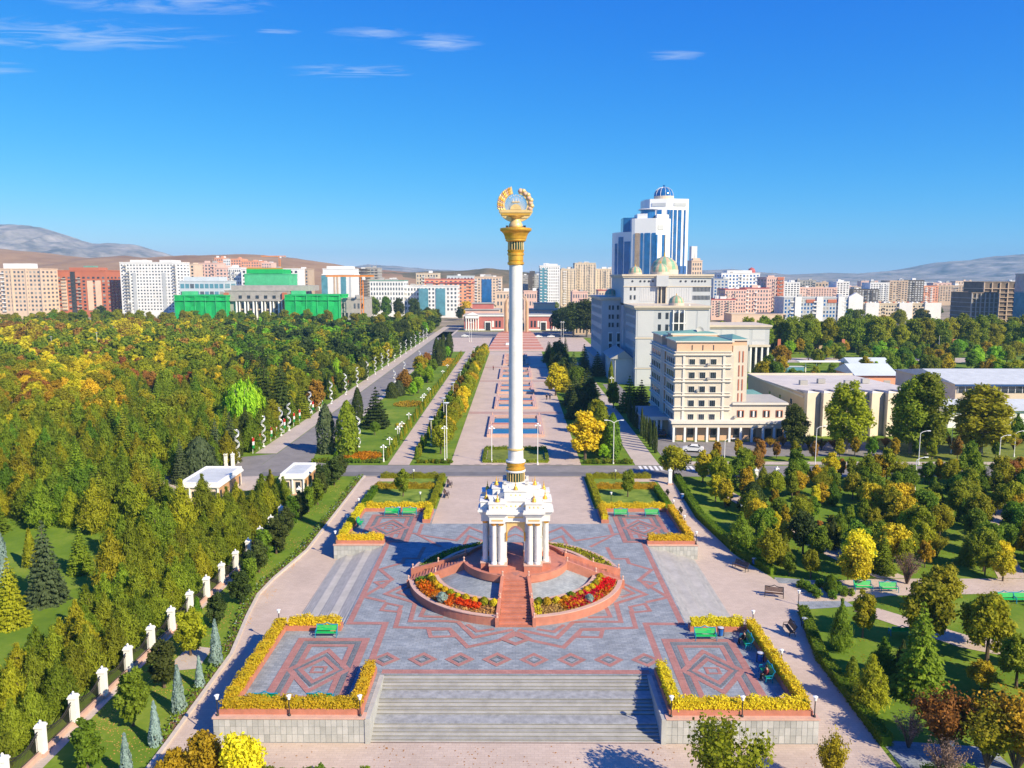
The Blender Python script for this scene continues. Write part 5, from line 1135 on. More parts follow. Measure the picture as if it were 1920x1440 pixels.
def block(name, label, cat, X0, X1, Y, dep, h, wall, cols=0, rows=0, wm=None, scols=None, roof=None, group=None, z0=None, fw=0.5, fh=0.55, parapet=0.8, frame=None, top=0.0):
    """box building standing on the ground, front face at Y; windows on the front and on the side that faces the axis"""
    cx, hx, hy = (X0+X1)/2, (X1-X0)/2, dep/2; t = thing(name, label, cat, (cx,Y+hy,0), 0, group); wm = wm or glassg
    ob('wall', MB().box(-hx,-hy,-0.5,hx,hy,h), wall, t)
    p = MB(); e = 0.25
    p.box(-hx-e,-hy-e,h,hx+e,-hy+0.3,h+parapet).box(-hx-e,hy-0.3,h,hx+e,hy+e,h+parapet).box(-hx-e,-hy+0.3,h,-hx+0.3,hy-0.3,h+parapet).box(hx-0.3,-hy+0.3,h,hx+e,hy-0.3,h+parapet)
    ob('parapet', p, wall if roof is None else roof, t); ob('roof', MB().box(-hx+0.3,-hy+0.3,h,hx-0.3,hy-0.3,h+0.15), r_grey, t)
    b = z0 if z0 is not None else min(6.0, h*0.2)
    if cols: wins(t, 'f', -hx+0.4, hx-0.4, b, h-0.6-top, cols, rows, hy+0.0, wm, fw, fh, frame)
    if scols: wins(t, 'r' if cx < 0 else 'l', -hy+0.4, hy-0.4, b, h-0.6-top, scols, rows, hx, wm, fw, fh, frame)
    if h > 9 and cols:
        for k in range(rnd.choice((1,2,3))): ob('roof_housing', MB().cbox(rnd.uniform(-0.75,0.75)*hx, rnd.uniform(-0.6,0.2)*hy, h+0.12, rnd.uniform(2.5,6), rnd.uniform(2.5,5), rnd.uniform(1.6,3.4)), rnd.choice((wall,r_grey,w_white)), t)
        for k in range(rnd.choice((0,1,2))): ob('antenna', MB().cyl(rnd.uniform(-0.8,0.8)*hx, rnd.uniform(-0.6,0.2)*hy, h+0.1, h+rnd.uniform(4,8), 0.13, 0.06, 5), r_grey, t)
    if name == 'apartment_block' and cols >= 6:
        cw, rh = (2*hx-0.8)/cols, (h-0.6-top-b)/rows; mb_ = MB().box(-cw*0.46,-1.1,0,cw*0.46,-0.06,0.12).box(-cw*0.46,-1.1,0.12,cw*0.46,-1.0,1.05).mesh('balcony', rnd.choice((wall,w_white,w_conc)))
        for c_ in rnd.sample(range(cols), max(2, cols//5)):
            for j in range(rows):
                if rnd.random() < 0.9: ob('balcony', mb_, None, t, (-hx+0.4+cw*(c_+0.5), -hy, b+rh*j+rh*0.06))
    return t, hx, hy
def sb(name, label, pl, pr, pt, Y, dep, wall, cols, rows, wm=None, **k):
    X0, X1 = at_y(pl, pt, Y)[0], at_y(pr, pt, Y)[0]; h = at_y((pl+pr)/2, pt, Y)[1]
    return block(name, label, k.pop('cat','building'), X0, X1, Y, dep, h, wall, cols, rows, wm, **k)
def clutter(t, hx, hy, h, n=3):
    """lift housings and tanks on a roof"""
    for i in range(n):
        w = rnd.uniform(0.12,0.25)*hx*2; d = rnd.uniform(0.2,0.4)*hy*2; x = rnd.uniform(-0.7,0.7)*hx; y = rnd.uniform(-0.5,0.5)*hy
        ob('roof_housing', MB().cbox(x,y,h+0.12,min(w,6),min(d,6),rnd.uniform(1.8,3.4)), w_white if i % 2 else r_grey, t)
w_brownd = wb('raw_brown_concrete',(0.17,0.13,0.10),0.25,0.3)
APT = 'apartment_block'
def skyline():
    S = sb
    t,hx,hy = S(APT,'cream apartment block with ribbed front at the left edge of the picture',-90,76,505,620,26,w_cream,22,10,glassg,scols=4,fh=0.5); clutter(t,hx,hy,44,2)
    for i in range(7): ob('rib', MB().box(-hx+hx*2*i/6-0.6,-hy-0.6,0,-hx+hx*2*i/6+0.6,-hy,43.5), w_cream, t)
    ob('penthouse', MB().cbox(hx*0.35,0,43,22,14,5), w_white, t)
    S(APT,'cream apartment wing just behind the leftmost cream block',70,104,512,665,30,w_cream,4,10,glassg,scols=5)
    t,hx,hy = S(APT,'red brick apartment block with cream bays and a dark glass strip',104,198,508,650,28,w_red,10,10,glassd,scols=4,roof=w_red,top=4)
    for x in (-0.75,0.30,0.62): ob('cream_bay', MB().box(hx*x-1.6,-hy-0.35,6,hx*x+3.6,-hy-0.002,33), w_cream, t); 
    ob('glass_strip', MB().box(-hx*0.42,-hy-0.4,0,-hx*0.42+4.2,-hy-0.003,41), glassd, t); ob('roof_terrace', MB().cbox(0,0,h_(508,650),hx*1.2,16,3.2), w_red, t)
    ob('green_canopy', MB().cbox(hx*0.1,0,h_(508,650)+3.2,9,9,1.6), r_green, t)
    t,hx,hy = S(APT,'tall white apartment block with small dark windows and two raised corners',224,330,493,640,30,w_white,18,15,glassd,scols=4,fw=0.45,fh=0.42)
    for x in (-0.5,0.55): ob('raised_corner', MB().cbox(hx*x,0,h_(493,640),11,20,2.8), w_white, t); ob('loggia_strip', MB().box(hx*x-1.6,-hy-0.3,4,hx*x+1.6,-hy-0.002,40), w_grey, t)
    S(APT,'slim tan tower behind the white block with raised corners',328,364,496,800,24,w_cream,5,12,glassd)
    S(APT,'pale pink tower right of the slim tan tower',364,408,494,850,26,w_pink,7,12,glassg); S(APT,'pink slab between the pale pink tower and the green theatre net',404,432,503,780,26,w_pink,4,11,glassg)
    for i,(a,b,p,m) in enumerate(((402,418,484,w_orange),(418,432,487,w_white),(432,452,486,w_orange),(452,470,490,w_orange),(470,490,490,w_orange),(490,509,493,w_pink))):
        S(APT,'orange and white hillside apartment row, %s section from the left' % ORD[i],a,b,p,1100,24,m,4,14,glassg,group='hillside apartment row')
    S(APT,'white block with dark windows left of the green net on the theatre roof',428,452,503,700,24,w_white,6,10,glassd)
    S('office_block','white block behind the green net on the theatre roof',452,560,505,690,22,w_white,12,10,glassd); S(APT,'white and tan slab right of the theatre roof net',540,578,505,740,24,w_tan,6,11,glassg)
    t,hx,hy = S('office_block','pale blue curved-glass office between white tower and green wrapped block',336,420,528,600,30,w_pale_(),9,4,teal,scols=2,fw=0.8,fh=0.6)
    ob('upper_storey', MB().cbox(-2,0,h_(528,600),30,20,4), w_blue, t)
    # theatre under restoration
    def wrap(l, a, b, p, Y, dep):
        X0, X1 = at_y(a,p,Y)[0], at_y(b,p,Y)[0]; h = at_y(a,p,Y)[1]; t = thing('wrapped_building', l, 'building', ((X0+X1)/2,Y+dep/2,0)); hx = (X1-X0)/2
        n = 10; mb = MB()
        for k, (xa,ya,xb,yb) in enumerate(((-hx,-dep/2,hx,-dep/2),(hx,-dep/2,hx,dep/2),(hx,dep/2,-hx,dep/2),(-hx,dep/2,-hx,-dep/2))):
            nx, ny = (yb-ya), -(xb-xa); L = math.hypot(nx,ny); nx /= L; ny /= L; v = []
            for j in range(4):
                for i in range(n+1):
                    u = i/n; o = 0 if i in (0,n) else 0.45*math.sin(i*2.1+j*1.7+k); v.append((xa+(xb-xa)*u+nx*o, ya+(yb-ya)*u+ny*o, (h-1)*j/3-0.2))
            mb.add(v, [(j*(n+1)+i,j*(n+1)+i+1,(j+1)*(n+1)+i+1,(j+1)*(n+1)+i) for j in range(3) for i in range(n)])
        ob('net', mb, net, t); ob('roof', MB().box(-hx+0.3,-dep/2+0.3,h-1.6,hx-0.3,dep/2-0.3,h-1.0), netl, t)
        ob('net_cornice', MB().box(-hx-0.6,-dep/2-0.7,h-4.5,hx+0.6,dep/2+0.6,h-3.9).box(-hx-0.3,-dep/2-0.4,h-1.2,hx+0.3,dep/2+0.3,h-0.2), net, t)
        ob('tower_net', MB().cbox(-hx*0.7,0,h-1,9,9,3.5), netl, t)
        for i in range(6): ob('scaffold_pole', MB().cyl(-hx+2*hx*i/5,-dep/2-0.9,0,h-0.6,0.12,0.12,6), netl, t)
    wrap('building wrapped in green netting, left wing of the theatre',327,424,553,520,30); wrap('building wrapped in bright green netting, right wing of the theatre',534,636,552,515,32)
    t,hx,hy = S('theatre','grey concrete theatre with tall white columns between two green wrapped wings',421,540,546,528,40,w_conc,0,0,cat='theatre'); h = h_(546,528)
    ob('attic', MB().box(-hx+3,-hy+6,h,hx+14,hy,h+4.2), w_conc, t)
    for i in range(6):
        x = -hx+10+i*(2*hx-16)/5; ob('column', MB().cyl(x-1.0,-hy-1.3,0,h-7.5,0.75,0.7,12), white, t); ob('column', MB().cyl(x+1.4,-hy-1.3,0,h-7.5,0.55,0.5,10), white, t)
        ob('dark_opening', MB().box(x+2.4,-hy-0.2,1,x+5.6,-hy-0.002,h-9.5), glassd, t); ob('small_window', MB().box(x+0.6,-hy-0.2,h-5.6,x+3.0,-hy-0.002,h-3.2), glassd, t)
        for k in range(3): ob('balcony', MB().box(x+2.3,-hy-0.8,5+k*6.0,x+5.7,-hy-0.2,6.1+k*6.0), w_tan, t)
    ob('entablature', MB().box(-hx+3,-hy-2.2,h-7.5,hx-3,-hy-0.3,h-6.3), w_conc, t)
    for x in (-hx+1.5,hx-2.5): ob('red_scaffold', MB().box(x-1.8,-hy-1.6,4,x+1.8,-hy-0.4,h-1), w_red, t)
    t,hx,hy = S('wrapped_building','pale green netted stage tower above the theatre roof',458,541,515,575,26,netl,0,0); h = h_(515,575); ob('net_band', MB().box(-hx+2,-hy-0.6,h+0.9,hx-5,hy,h+4.5), net, t); ob('roof_frieze', MB().box(-hx+2,-hy,h+4.5,hx-5,-hy+2,h+5.6), gold, t)
    S('annex','grey annex with red round openings right of the green wrapped wing',638,684,561,520,30,w_conc,6,2,glassd,top=1)
    # towers right of the theatre
    t,hx,hy = S('office_tower','white office tower with blue glass corners behind the crane',605,662,505,700,28,w_white,0,0,cat='tower'); h = h_(505,700)
    for x, w, m in ((-0.9,6,teal),(0.35,5,teal),(-0.25,1.6,w_tan),(-0.05,1.6,w_tan),(0.8,1.5,w_grey)): ob('glass_strip', MB().box(hx*x-w/2,-hy-0.3,3,hx*x+w/2,-hy-0.002,h-6), m, t)
    ob('crown', MB().cbox(0,0,h+0.2,hx*1.6,20,3), w_white, t); ob('crown_ledge', MB().box(-hx-1,-hy-1,h-5.4,hx+1,hy+1,h-4.4), w_white, t)
    for i,(a,b,p) in enumerate(((660,682,505),(680,709,503))):
        t,hx,hy = S('unfinished_tower','bare concrete tower under construction by the crane, %s one' % ('left','right')[i],a,b,p,760+20*i,24,w_dark if i == 0 else w_conc,4,14,w_dark,fw=0.75,fh=0.6)
        for k in range(14): ob('floor_slab', MB().box(-hx-0.5,-hy-0.6,4+k*2.9,hx+0.5,hy,4.45+k*2.9), w_conc, t)
    t,hx,hy = S('office_block','white office block with pale green roof edge behind tall trees',693,757,527,650,30,w_white,12,6,glassg,scols=3,roof=r_green); clutter(t,hx,hy,h_(527,650),2)
    S('office_block','small white office block right of the green-edged office',757,787,537,660,26,w_white,5,5,glassg); 
    t,hx,hy = S('office_block','white and teal glass office block with rounded gables',787,858,537,640,26,w_white,10,6,glassg,scols=2)
    for x in (-0.85,0.05): ob('glass_bay', MB().box(hx*x-3.5,-hy-0.5,2,hx*x+5,-hy-0.002,26), teal, t)
    t,hx,hy = S(APT,'orange-red apartment block with a pink-red roof',796,886,524,680,32,w_orange,10,9,glassg,scols=5,roof=r_red); ob('mansard', MB().box(-hx-0.8,-hy-0.8,h_(524,680)-3.5,hx+0.8,hy+0.8,h_(524,680)-2.4), r_red, t)
    S(APT,'pale concrete block behind the red-roofed apartments',780,822,513,900,26,w_beige,8,8,glassd); S(APT,'blue-white distant block behind the red-roofed apartments',838,888,518,950,26,w_blue,8,6,glassd)
    t,hx,hy = S(APT,'cream apartment tower with dark blue glass centre left of the column',889,941,520,760,28,w_cream,9,10,glassg); ob('glass_centre', MB().box(-hx*0.45,-hy-0.5,3,hx*0.25,-hy-0.002,h_(520,760)-2), glassb, t); clutter(t,hx,hy,h_(520,760),2)
    S(APT,'low pink house block behind the golden arch, right side',982,1007,547,600,20,w_pink,5,3,glassg); S(APT,'low cream house block behind the golden arch, left side',930,962,548,610,20,w_cream,5,3,glassg)
    for i,(a,b,p,m) in enumerate(((980,990,517,w_conc),(988,1002,513,w_dark),(1000,1012,516,w_grey))): S('unfinished_tower','dark unfinished tower right of the column, %s one from the column' % ORD[i],a,b,p,850+15*i,24,m,4,13,w_dark)
    t,hx,hy = S(APT,'white tower with a blue glass left side, right of the column',1012,1050,499,800,30,w_white,9,13,glassd,fw=0.35,fh=0.45); h = h_(499,800)
    ob('glass_side', MB().box(-hx-0.2,-hy-0.5,3,-hx*0.25,-hy-0.002,h-2), teal, t); ob('crown', MB().cbox(hx*0.2,0,h,hx*1.2,18,2.6), w_white, t)
    for i,(a,b,p) in enumerate(((1052,1079,505),(1078,1117,494),(1118,1156,505))):
        t,hx,hy = S(APT,'beige tower cluster left of the blue glass towers, %s one' % ('left','middle tallest','right')[i],a,b,p,840+12*i,30,w_beige,8,14,glassg,scols=4,fw=0.35,fh=0.5); clutter(t,hx,hy,h_(p,840+12*i),2)
        for k in range(5): ob('rib', MB().box(-hx+2*hx*k/4-0.5,-hy-0.7,4,-hx+2*hx*k/4+0.5,-hy,h_(p,840)-1), w_beige, t)
    S(APT,'low pink block before the beige towers',1073,1102,548,640,20,w_pink,6,3,glassg); t,hx,hy = S(APT,'low pale block with a red roof before the beige towers',1122,1158,545,600,20,w_cream,7,3,glassg,roof=r_red)
    ob('red_wall', MB().box(-hx*0.3,-hy-0.3,8,hx,-hy-0.002,13), w_red, t)
    # right-hand skyline
    t,hx,hy = S(APT,'ornate white tower with round caps rising behind the library',1297,1317,490,560,16,w_cream,4,12,glassg); ob('upper_tower', MB().cbox(-1.5,0,h_(490,560),4.5,8,12), w_white, t)
    t,hx,hy = S(APT,'white apartment tower with blue bays and a small dome, right of the library',1353,1425,513,800,30,w_white,11,9,glassb,scols=3)
    ob('stepped_top', MB().cbox(0,0,h_(513,800),hx*1.3,20,3.5), w_white, t); ob('corner_dome', MB().lathe([(4,h_(513,800)),(4.2,h_(513,800)+3),(3,h_(513,800)+5.5),(0.01,h_(513,800)+7)],hx-5,0,14), r_red, t)
    S(APT,'dark blue glass block beside the domed white apartment tower',1338,1366,524,790,26,w_grey,4,8,glassb)
    for i,(a,b,p,m) in enumerate(((1334,1380,562,w_pink),(1360,1400,543,w_pink),(1398,1442,541,w_pink),(1438,1471,521,w_pink))):
        t,hx,hy = S(APT,'pink and white housing block behind the right tree row, %s from the library' % ORD[i],a,b,p,600+8*i,28,m,8,6 if i < 3 else 9,glassg,scols=3,roof=r_red if i < 3 else None,group='pink housing blocks'); 
        if i == 3: [ob('red_loggia', MB().box(hx*0.2,-hy-0.6,3+k*3.4,hx*0.9,-hy-0.002,5.4+k*3.4), w_red, t) for k in range(10)]
    S('hall','low cream hall before the pink housing blocks',1372,1472,590,560,24,w_cream,0,0)
    t,hx,hy = S(APT,'grey apartment block with blue bays and a white gabled end',1470,1617,559,560,24,w_grey,24,5,glassb,fw=0.55,fh=0.6,frame=None)
    h = h_(559,560)
    for k in range(3): ob('white_bay', MB().box(-hx*0.72+k*hx*0.55,-hy-1.0,1,-hx*0.72+k*hx*0.55+5,-hy-0.002,h+1.2), w_white, t); ob('red_loggia', MB().box(-hx*0.62+k*hx*0.55+6,-hy-0.5,h-3.6,-hx*0.62+k*hx*0.55+13,-hy-0.003,h-1), w_red, t)
    ob('gable_end', MB().add([(hx-11,-hy-0.9,0),(hx+0.4,-hy-0.9,0),(hx+0.4,-hy-0.9,h+1),(hx-5.3,-hy-0.9,h+4.5),(hx-11,-hy-0.9,h+1),(hx-11,-hy+2,0),(hx+0.4,-hy+2,0),(hx+0.4,-hy+2,h+1),(hx-5.3,-hy+2,h+4.5),(hx-11,-hy+2,h+1)],[(0,1,2,3,4),(9,8,7,6,5),(0,5,6,1),(1,6,7,2),(2,7,8,3),(3,8,9,4),(4,9,5,0)]), w_white, t)
    t,hx,hy = S(APT,'low white apartment block with arched white stair towers',1620,1753,570,560,22,w_beige,26,4,glassd,fw=0.6,fh=0.5); h = h_(570,560)
    for x in (-0.96,-0.02,0.70): ob('stair_tower', MB().box(hx*x,-hy-1.4,0,hx*x+13*(1 if x > 0.5 else 0.8),-hy-0.002,h+1.0), w_white, t)
    for i in range(14): ob('roof_vent', MB().cbox(-hx+4+i*(2*hx-8)/13,-hy+6,h+0.15,1.4,1.4,1.6), w_red if i % 3 == 0 else w_white, t)
    far = ((1471,1500,530,w_white,'small white block behind the grey apartments'),(1500,1570,540,w_pink,'pink-roofed white row behind the grey apartments'),(1569,1593,529,w_white,'white tower with round brown top behind the grey apartments'),(1600,1648,543,w_dark,'dark unfinished slab behind the low white apartments'),(1632,1668,531,w_white,'white and dark tower pair behind the low white apartments'),
           (1669,1703,527,w_tan,'brown gridded block under construction, mid right'),(1700,1733,526,w_dark,'dark slab beside the brown gridded block'),(1724,1760,537,w_orange,'long tan housing slab under the mountains, left part'),(1758,1838,536,w_tan,'long tan housing slab under the mountains, right part'),(1495,1530,526,w_conc,'stepped concrete block under the mountains'))
    for i,(a,b,p,m,l) in enumerate(far): S(APT,l,a,b,p,900+10*i,26,m,max(4,(b-a)//5),9,glassd if m is not w_dark else w_grey,fw=0.6)
    for a,b,p,Y,m,l in ((1822,1872,550,470,w_dark,'dark open-frame building under construction at the right edge, front part'),(1845,1935,530,490,w_tan,'tan unfinished tower at the right edge, rear part')):
        t,hx,hy = S('unfinished_building',l,a,b,p,Y,26,w_brownd,0,0); h = h_(p,Y); nf = int(h/3.2)
        for k in range(nf): ob('floor_slab', MB().box(-hx-0.4,-hy-1.2,3.1*k+2.8,hx+0.4,hy,3.1*k+3.2), m if m is not w_dark else w_conc, t)
        for k in range(7): ob('frame_column', MB().box(-hx+2*hx*k/6-0.35,-hy-1.0,0,-hx+2*hx*k/6+0.35,-hy-0.3,h), w_conc if m is w_dark else m, t)
    S('glass_building','teal glass building cut by the right edge',1940,2010,515,440,20,teal,0,0)
    S('low_building','low pale flat building right of the tree row',1868,1990,612,330,24,w_conc,10,1,teal)
    # low houses on the distance between towers
    q = random.Random(3); k = 0
    for i in range(90):
        px = q.choice((q.uniform(200,700),q.uniform(700,1010),q.uniform(1330,1920),q.uniform(1480,1900))); Y = q.uniform(950,1700); w = q.uniform(14,40); X = at_y(px,520,Y)[0]; h = q.uniform(10,30)
        if 1140 < px < 1320: continue
        mm_, nm_ = q.choice(((w_white,'white'),(w_cream,'cream'),(w_beige,'beige'),(w_pink,'pink'),(w_grey,'grey'),(w_tan,'tan')))
        block('distant_block','small distant %s building %s the column, low between the city towers' % (nm_, 'left of' if px < 960 else 'right of'),'building',X-w/2,X+w/2,Y,18,h,mm_,q.randint(4,7),max(2,int(h/5)),glassd,group='small distant city buildings, %s %s' % (nm_, px < 960))
def h_(p, Y): return at_y(960, p, Y)[1]
def w_pale_(): return w_blue
skyline()
# tower cranes
def crane(px, py, Y, label, m):
    x, _ = at_y(px, py, Y); h = h_(py, Y); t = thing('tower_crane', label, 'crane', (x,Y,0)); mb = MB()
    for sx in (-0.9,0.9):
        for sy in (-0.9,0.9): mb.tube([(sx,sy,0),(sx,sy,h)],0.22,4)
    n = int(h/3)
    for k in range(n): mb.tube([(-0.9,-0.9,k*h/n),(0.9,-0.9,(k+1)*h/n)],0.14,4).tube([(0.9,0.9,k*h/n),(0.9,-0.9,(k+1)*h/n)],0.14,4)
    ob('mast', mb, m, t); ob('jib', MB().box(-26,-0.6,h,9,0.6,h+1.1), m, t); ob('cab', MB().cbox(1.6,-0.4,h-2.2,2,2,2.2), w_white, t); ob('counterweight', MB().cbox(8,0,h-1.6,2.4,1.6,1.6), w_conc, t)
cro = mat('crane_orange',(0.75,0.25,0.03),0.5,0.1,1)
crane(678,519,505,'orange tower crane beside the grey theatre annex',cro); crane(524,481,1060,'orange tower crane above the hillside apartments',cro)
# ------------------------------------------------------------------ twin glass towers
def twin():
    strip_n = 'glass_strip'
    def facet(t, p0, p1, specs):
        dx, dy = p1[0]-p0[0], p1[1]-p0[1]; L = math.hypot(dx,dy); ux, uy = dx/L, dy/L; nx, ny = uy, -ux
        for a, b, z0, z1, m in specs:
            v = [(p0[0]+ux*L*s+nx*o, p0[1]+uy*L*s+ny*o, z) for z in (z0,z1) for s, o in ((a,0.005),(b,0.005),(b,0.35),(a,0.35))]
            ob(strip_n, MB().add(v, [(0,1,2,3),(7,6,5,4),(0,4,5,1),(1,5,6,2),(2,6,7,3),(3,7,4,0)]), m, t)
    twh = mat('tower_white',(0.80,0.80,0.82),0.4,0.03,0.1); brick = mat('tower_lattice',(0.36,0.27,0.20),0.7,0.2,0.6)
    A = thing('glass_tower','taller white tower with blue glass strips and a blue dome','tower',(0,0,0)); H = 85.5
    P = [(83,460),(83.6,446),(86,441),(97,438.5),(98.5,438.5),(111,441),(111,462)]
    ob('shaft', MB().prism(P,0,H), twh, A); ob('blue_corner', MB().prism([(81.5,466),(82.9,444),(83.1,466)],0,H-8), glassb, A)
    facet(A,P[1],P[2],[(0.1,0.9,0,H-7,glassb)])
    facet(A,P[2],P[3],[(0.20,0.32,0,H-7,w_dark),(0.42,0.68,0,H-7,glassb),(0.12,0.9,H-4.6,H-2.6,w_grey)])
    facet(A,P[3],P[4],[(0.0,1.0,0,H-7,glassb)])
    facet(A,P[4],P[5],[(0.03,0.15,0,H-7,glassb),(0.22,0.37,0,H-7,glassb),(0.45,0.62,0,H-7,glassb),(0.76,0.84,0,H-7,glassb),(0.4,0.95,38,43,glassb),(0.2,0.85,H-4.6,H-2.6,w_grey)])
    ob('dome_drum', MB().cyl(96.5,450,H,H+2.4,6.6,6.4,24), w_beige, A)
    d = ob('dome', MB().lathe([(6.3,H+2.4),(6.1,H+4.2),(5.0,H+6.3),(3.0,H+7.8),(0.01,H+8.4)],96.5,450,24), glassb, A, smooth=True)
    for i in range(12): a = 2*PI*i/12; ob('dome_rib', MB().tube([(96.5+r*math.cos(a),450+r*math.sin(a),z) for r,z in ((6.4,H+2.4),(6.2,H+4.2),(5.1,H+6.4),(3.1,H+7.9),(0.2,H+8.5))],0.14,4), w_white, d)
    ob('dome_lantern', MB().cyl(96.5,450,H+8.3,H+9.8,0.8,0.6,10), glassb, A)
    B = thing('glass_tower','shorter stepped white tower with blue glass strips before the domed tower','tower',(0,0,0)); H = 72
    Q = [(62.6,444),(63.6,436),(72.5,425),(74.2,424),(86.8,420),(97,427),(97,444)]
    ob('shaft', MB().prism([(72.5,444),(72.5,425),(74.2,424),(86.8,420),(97,427),(97,444)],0,H), twh, B); ob('left_wing', MB().prism([(62.6,444),(63.6,436),(72.48,425),(72.48,444)],0,H-8), twh, B)
    facet(B,(63.6,436),(72.5,425),[(0.0,0.14,0,H-15,glassb),(0.22,0.50,0,H-11,glassb),(0.58,0.94,0,H-14,glassb),(0.62,1.0,34,38,w_grey)])
    facet(B,(74.2,424),(86.8,420),[(0.02,0.24,0,H-9,brick),(0.29,0.41,0,H-9,glassb),(0.48,0.74,0,H-9,glassb),(0.82,1.0,0,H-9,glassb)])
    facet(B,(86.8,420),(97,427),[(0.0,0.10,0,H-10,glassb),(0.42,0.56,0,H-10,glassb),(0.56,0.64,0,H-10,w_dark),(0.1,0.45,33,39,glassb),(0.1,0.5,H-7,H-4,w_grey)])
    ob('roof_step', MB().prism([(76,440),(76,426),(82,424),(82,440)],H,H+3), twh, B); ob('roof_step', MB().prism([(88,442),(88,424),(96,428),(96,442)],H,H+2.6), twh, B)
    ob('roof_glass', MB().prism([(68,444),(68,432),(76,430),(76,444)],H-8.01,H+1), glassb, B); ob('canopy', MB().cyl(84,434,H,H+6,4.5,4.5,16), glassb, B); ob('canopy_cap', MB().cyl(84,434,H+6,H+6.6,6.5,5.5,20), w_grey, B)
twin()
# ------------------------------------------------------------------ library
def library():
    t = thing('library','large grey stone library with striped domes right of the promenade','library',(50,175,0)); O = lambda x,y: (x-50,y-175)
    domeg, domeo = mat('dome_green',(0.20,0.36,0.24),0.4,0.12,0.6), mat('dome_tan',(0.50,0.36,0.24),0.5,0.12,0.6)
    def bx(nm, X0, Y0, X1, Y1, z0, z1, m): return ob(nm, MB().box(X0-50,Y0-175,z0,X1-50,Y1-175,z1), m, t)
    def corn(X0, Y0, X1, Y1, z): bx('cornice',X0-0.5,Y0-0.5,X1+0.5,Y1+0.5,z-0.9,z-0.4,libc); bx('cornice',X0-0.8,Y0-0.8,X1+0.8,Y1+0.8,z-0.4,z+0.25,libc)
    bx('front_block',39,175,62.5,212,0,26,libw); corn(39,175,62.5,212,26)
    bx('west_block',31.5,209,46,250,0,28,libw); corn(31.5,209,46,250,28)
    bx('upper_block',38.2,200,69,236,0,36.2,libw); corn(38.2,200,69,236,36.2)
    bx('east_wing',62.5,215,95,236,0,17.4,libw); corn(62.5,215,95,236,17.4)
    bx('west_base',28.6,205,31.5,246,0,6.5,libw); bx('west_base_roof',28.2,204.6,31.5,246,6.5,7.0,r_grey)
    bx('porch',33,180,39,205,0,8.5,libw); ob('porch_roof', MB().add([(-18.5,5-0.5,8.5),(-10.9,5-0.5,8.5),(-14,5-0.5,11.2),(-18.5,30,8.5),(-10.9,30,8.5),(-14,30,11.2)],[(0,1,2),(5,4,3),(0,3,4,1),(1,4,5,2),(2,5,3,0)]), r_grey, t)
    for i in range(7): bx('porch_pillar',32.4,181+i*3.6,32.9,181.7+i*3.6,0,8.4,white)
    # front panels and string courses
    for X0, X1 in ((39.3,44.8),(54.8,58.4),(58.6,62.2)):
        for z0, z1 in ((0.5,5.5),(6.2,15.3),(16.2,24.6)): bx('stone_panel',X0+0.2,174.93,X1-0.2,174.999,z0,z1,libp)
    bx('string_course',38.8,174.8,62.7,174.999,15.5,16.0,libc); bx('string_course',38.8,174.8,62.7,174.999,5.7,6.0,libc)
    for zz in (18.2,22.0): [bx('arched_window',X,174.9,X+0.9,174.999,zz,zz+2.0,glassd) for X in (46.2,48.6)]
    for zz in (17.5,21.0): bx('bay_glass',51.3,174.4,54.2,174.99,zz,zz+2.9,glassd)
    for X in (50.8,52.6,54.3): bx('bay_column',X,174.2,X+0.35,174.95,6,24.8,white)
    bx('balustrade_beam',50.6,174.1,54.9,174.99,20.45,20.8,white)
    wm = win_mesh(0.9,1.9,glassd,libp)
    def lw(X, Y, z): ob('window', wm, None, t, (X-50,Y-175,z), -PI/2)
    for k in range(13):
        for z in (2.5,6.5,9.5,12.5,17.0,20.2,23.0): lw(39,177+k*2.6,z)
    for k in range(14):
        for z in (10.5,14.5,18.5,22,25): lw(31.5,211+k*2.7,z)
    for X in (34.0,35.2,37.0,38.1):
        for z in (17.3,20.3,23.6): bx('window',X,208.9,X+0.7,208.999,z,z+1.6,glassd)
    for X in (34.2,37.2):
        for z0, z1 in ((8.0,11.2),(12.0,15.0)): bx('window_frame',X-0.25,208.88,X+1.35,208.95,z0-0.2,z1+0.5,white); bx('arched_window',X,208.8,X+1.1,208.87,z0,z1,glassd)
    # upper block front
    for X in (40.4,41.8): 
        for z in (27.6,30.8): bx('window',X,199.9,X+0.6,199.999,z,z+1.5,glassd)
    for i in range(13):
        for z in (27.5,30.4): bx('window',62.6+i*0.48,199.9,62.85+i*0.48,199.999,z,z+1.5,glassd)
    for X in (41.2,44.0,45.5,47.0,48.4,58.2,60.0,62.3,63.4,64.6,65.7,66.8): ob('round_window', MB().tube([(X-50,24.9,34.0),(X-50,25.02,34.0)],0.38,10), glassd, t)
    bx('entrance_glass',50.2,199.7,53.2,199.99,26,32,glassd)
    for X in (50.0,51.2,52.9): bx('entrance_column',X,199.3,X+0.35,199.7,26,32,libc)
    bx('bow_front',49.4,198.2,53.6,199.99,32.2,36.0,libw)
    for i in range(10): bx('stone_panel',44.0+i*0.6 if i < 10 else 0,199.93,44.5+i*0.6,199.999,27,31.6,libp) if i < 9 else None
    for i in range(9): bx('stone_panel',54.4+i*0.85,199.93,55.1+i*0.85,199.999,27,31.6,libp)
    bx('string_course',38.0,199.8,69.1,199.999,32.0,32.3,libc)
    for i in range(5): bx('parapet_block',56+i*0.01,175.2,56.5,176,26.2,26.6,white) if i == 0 else None
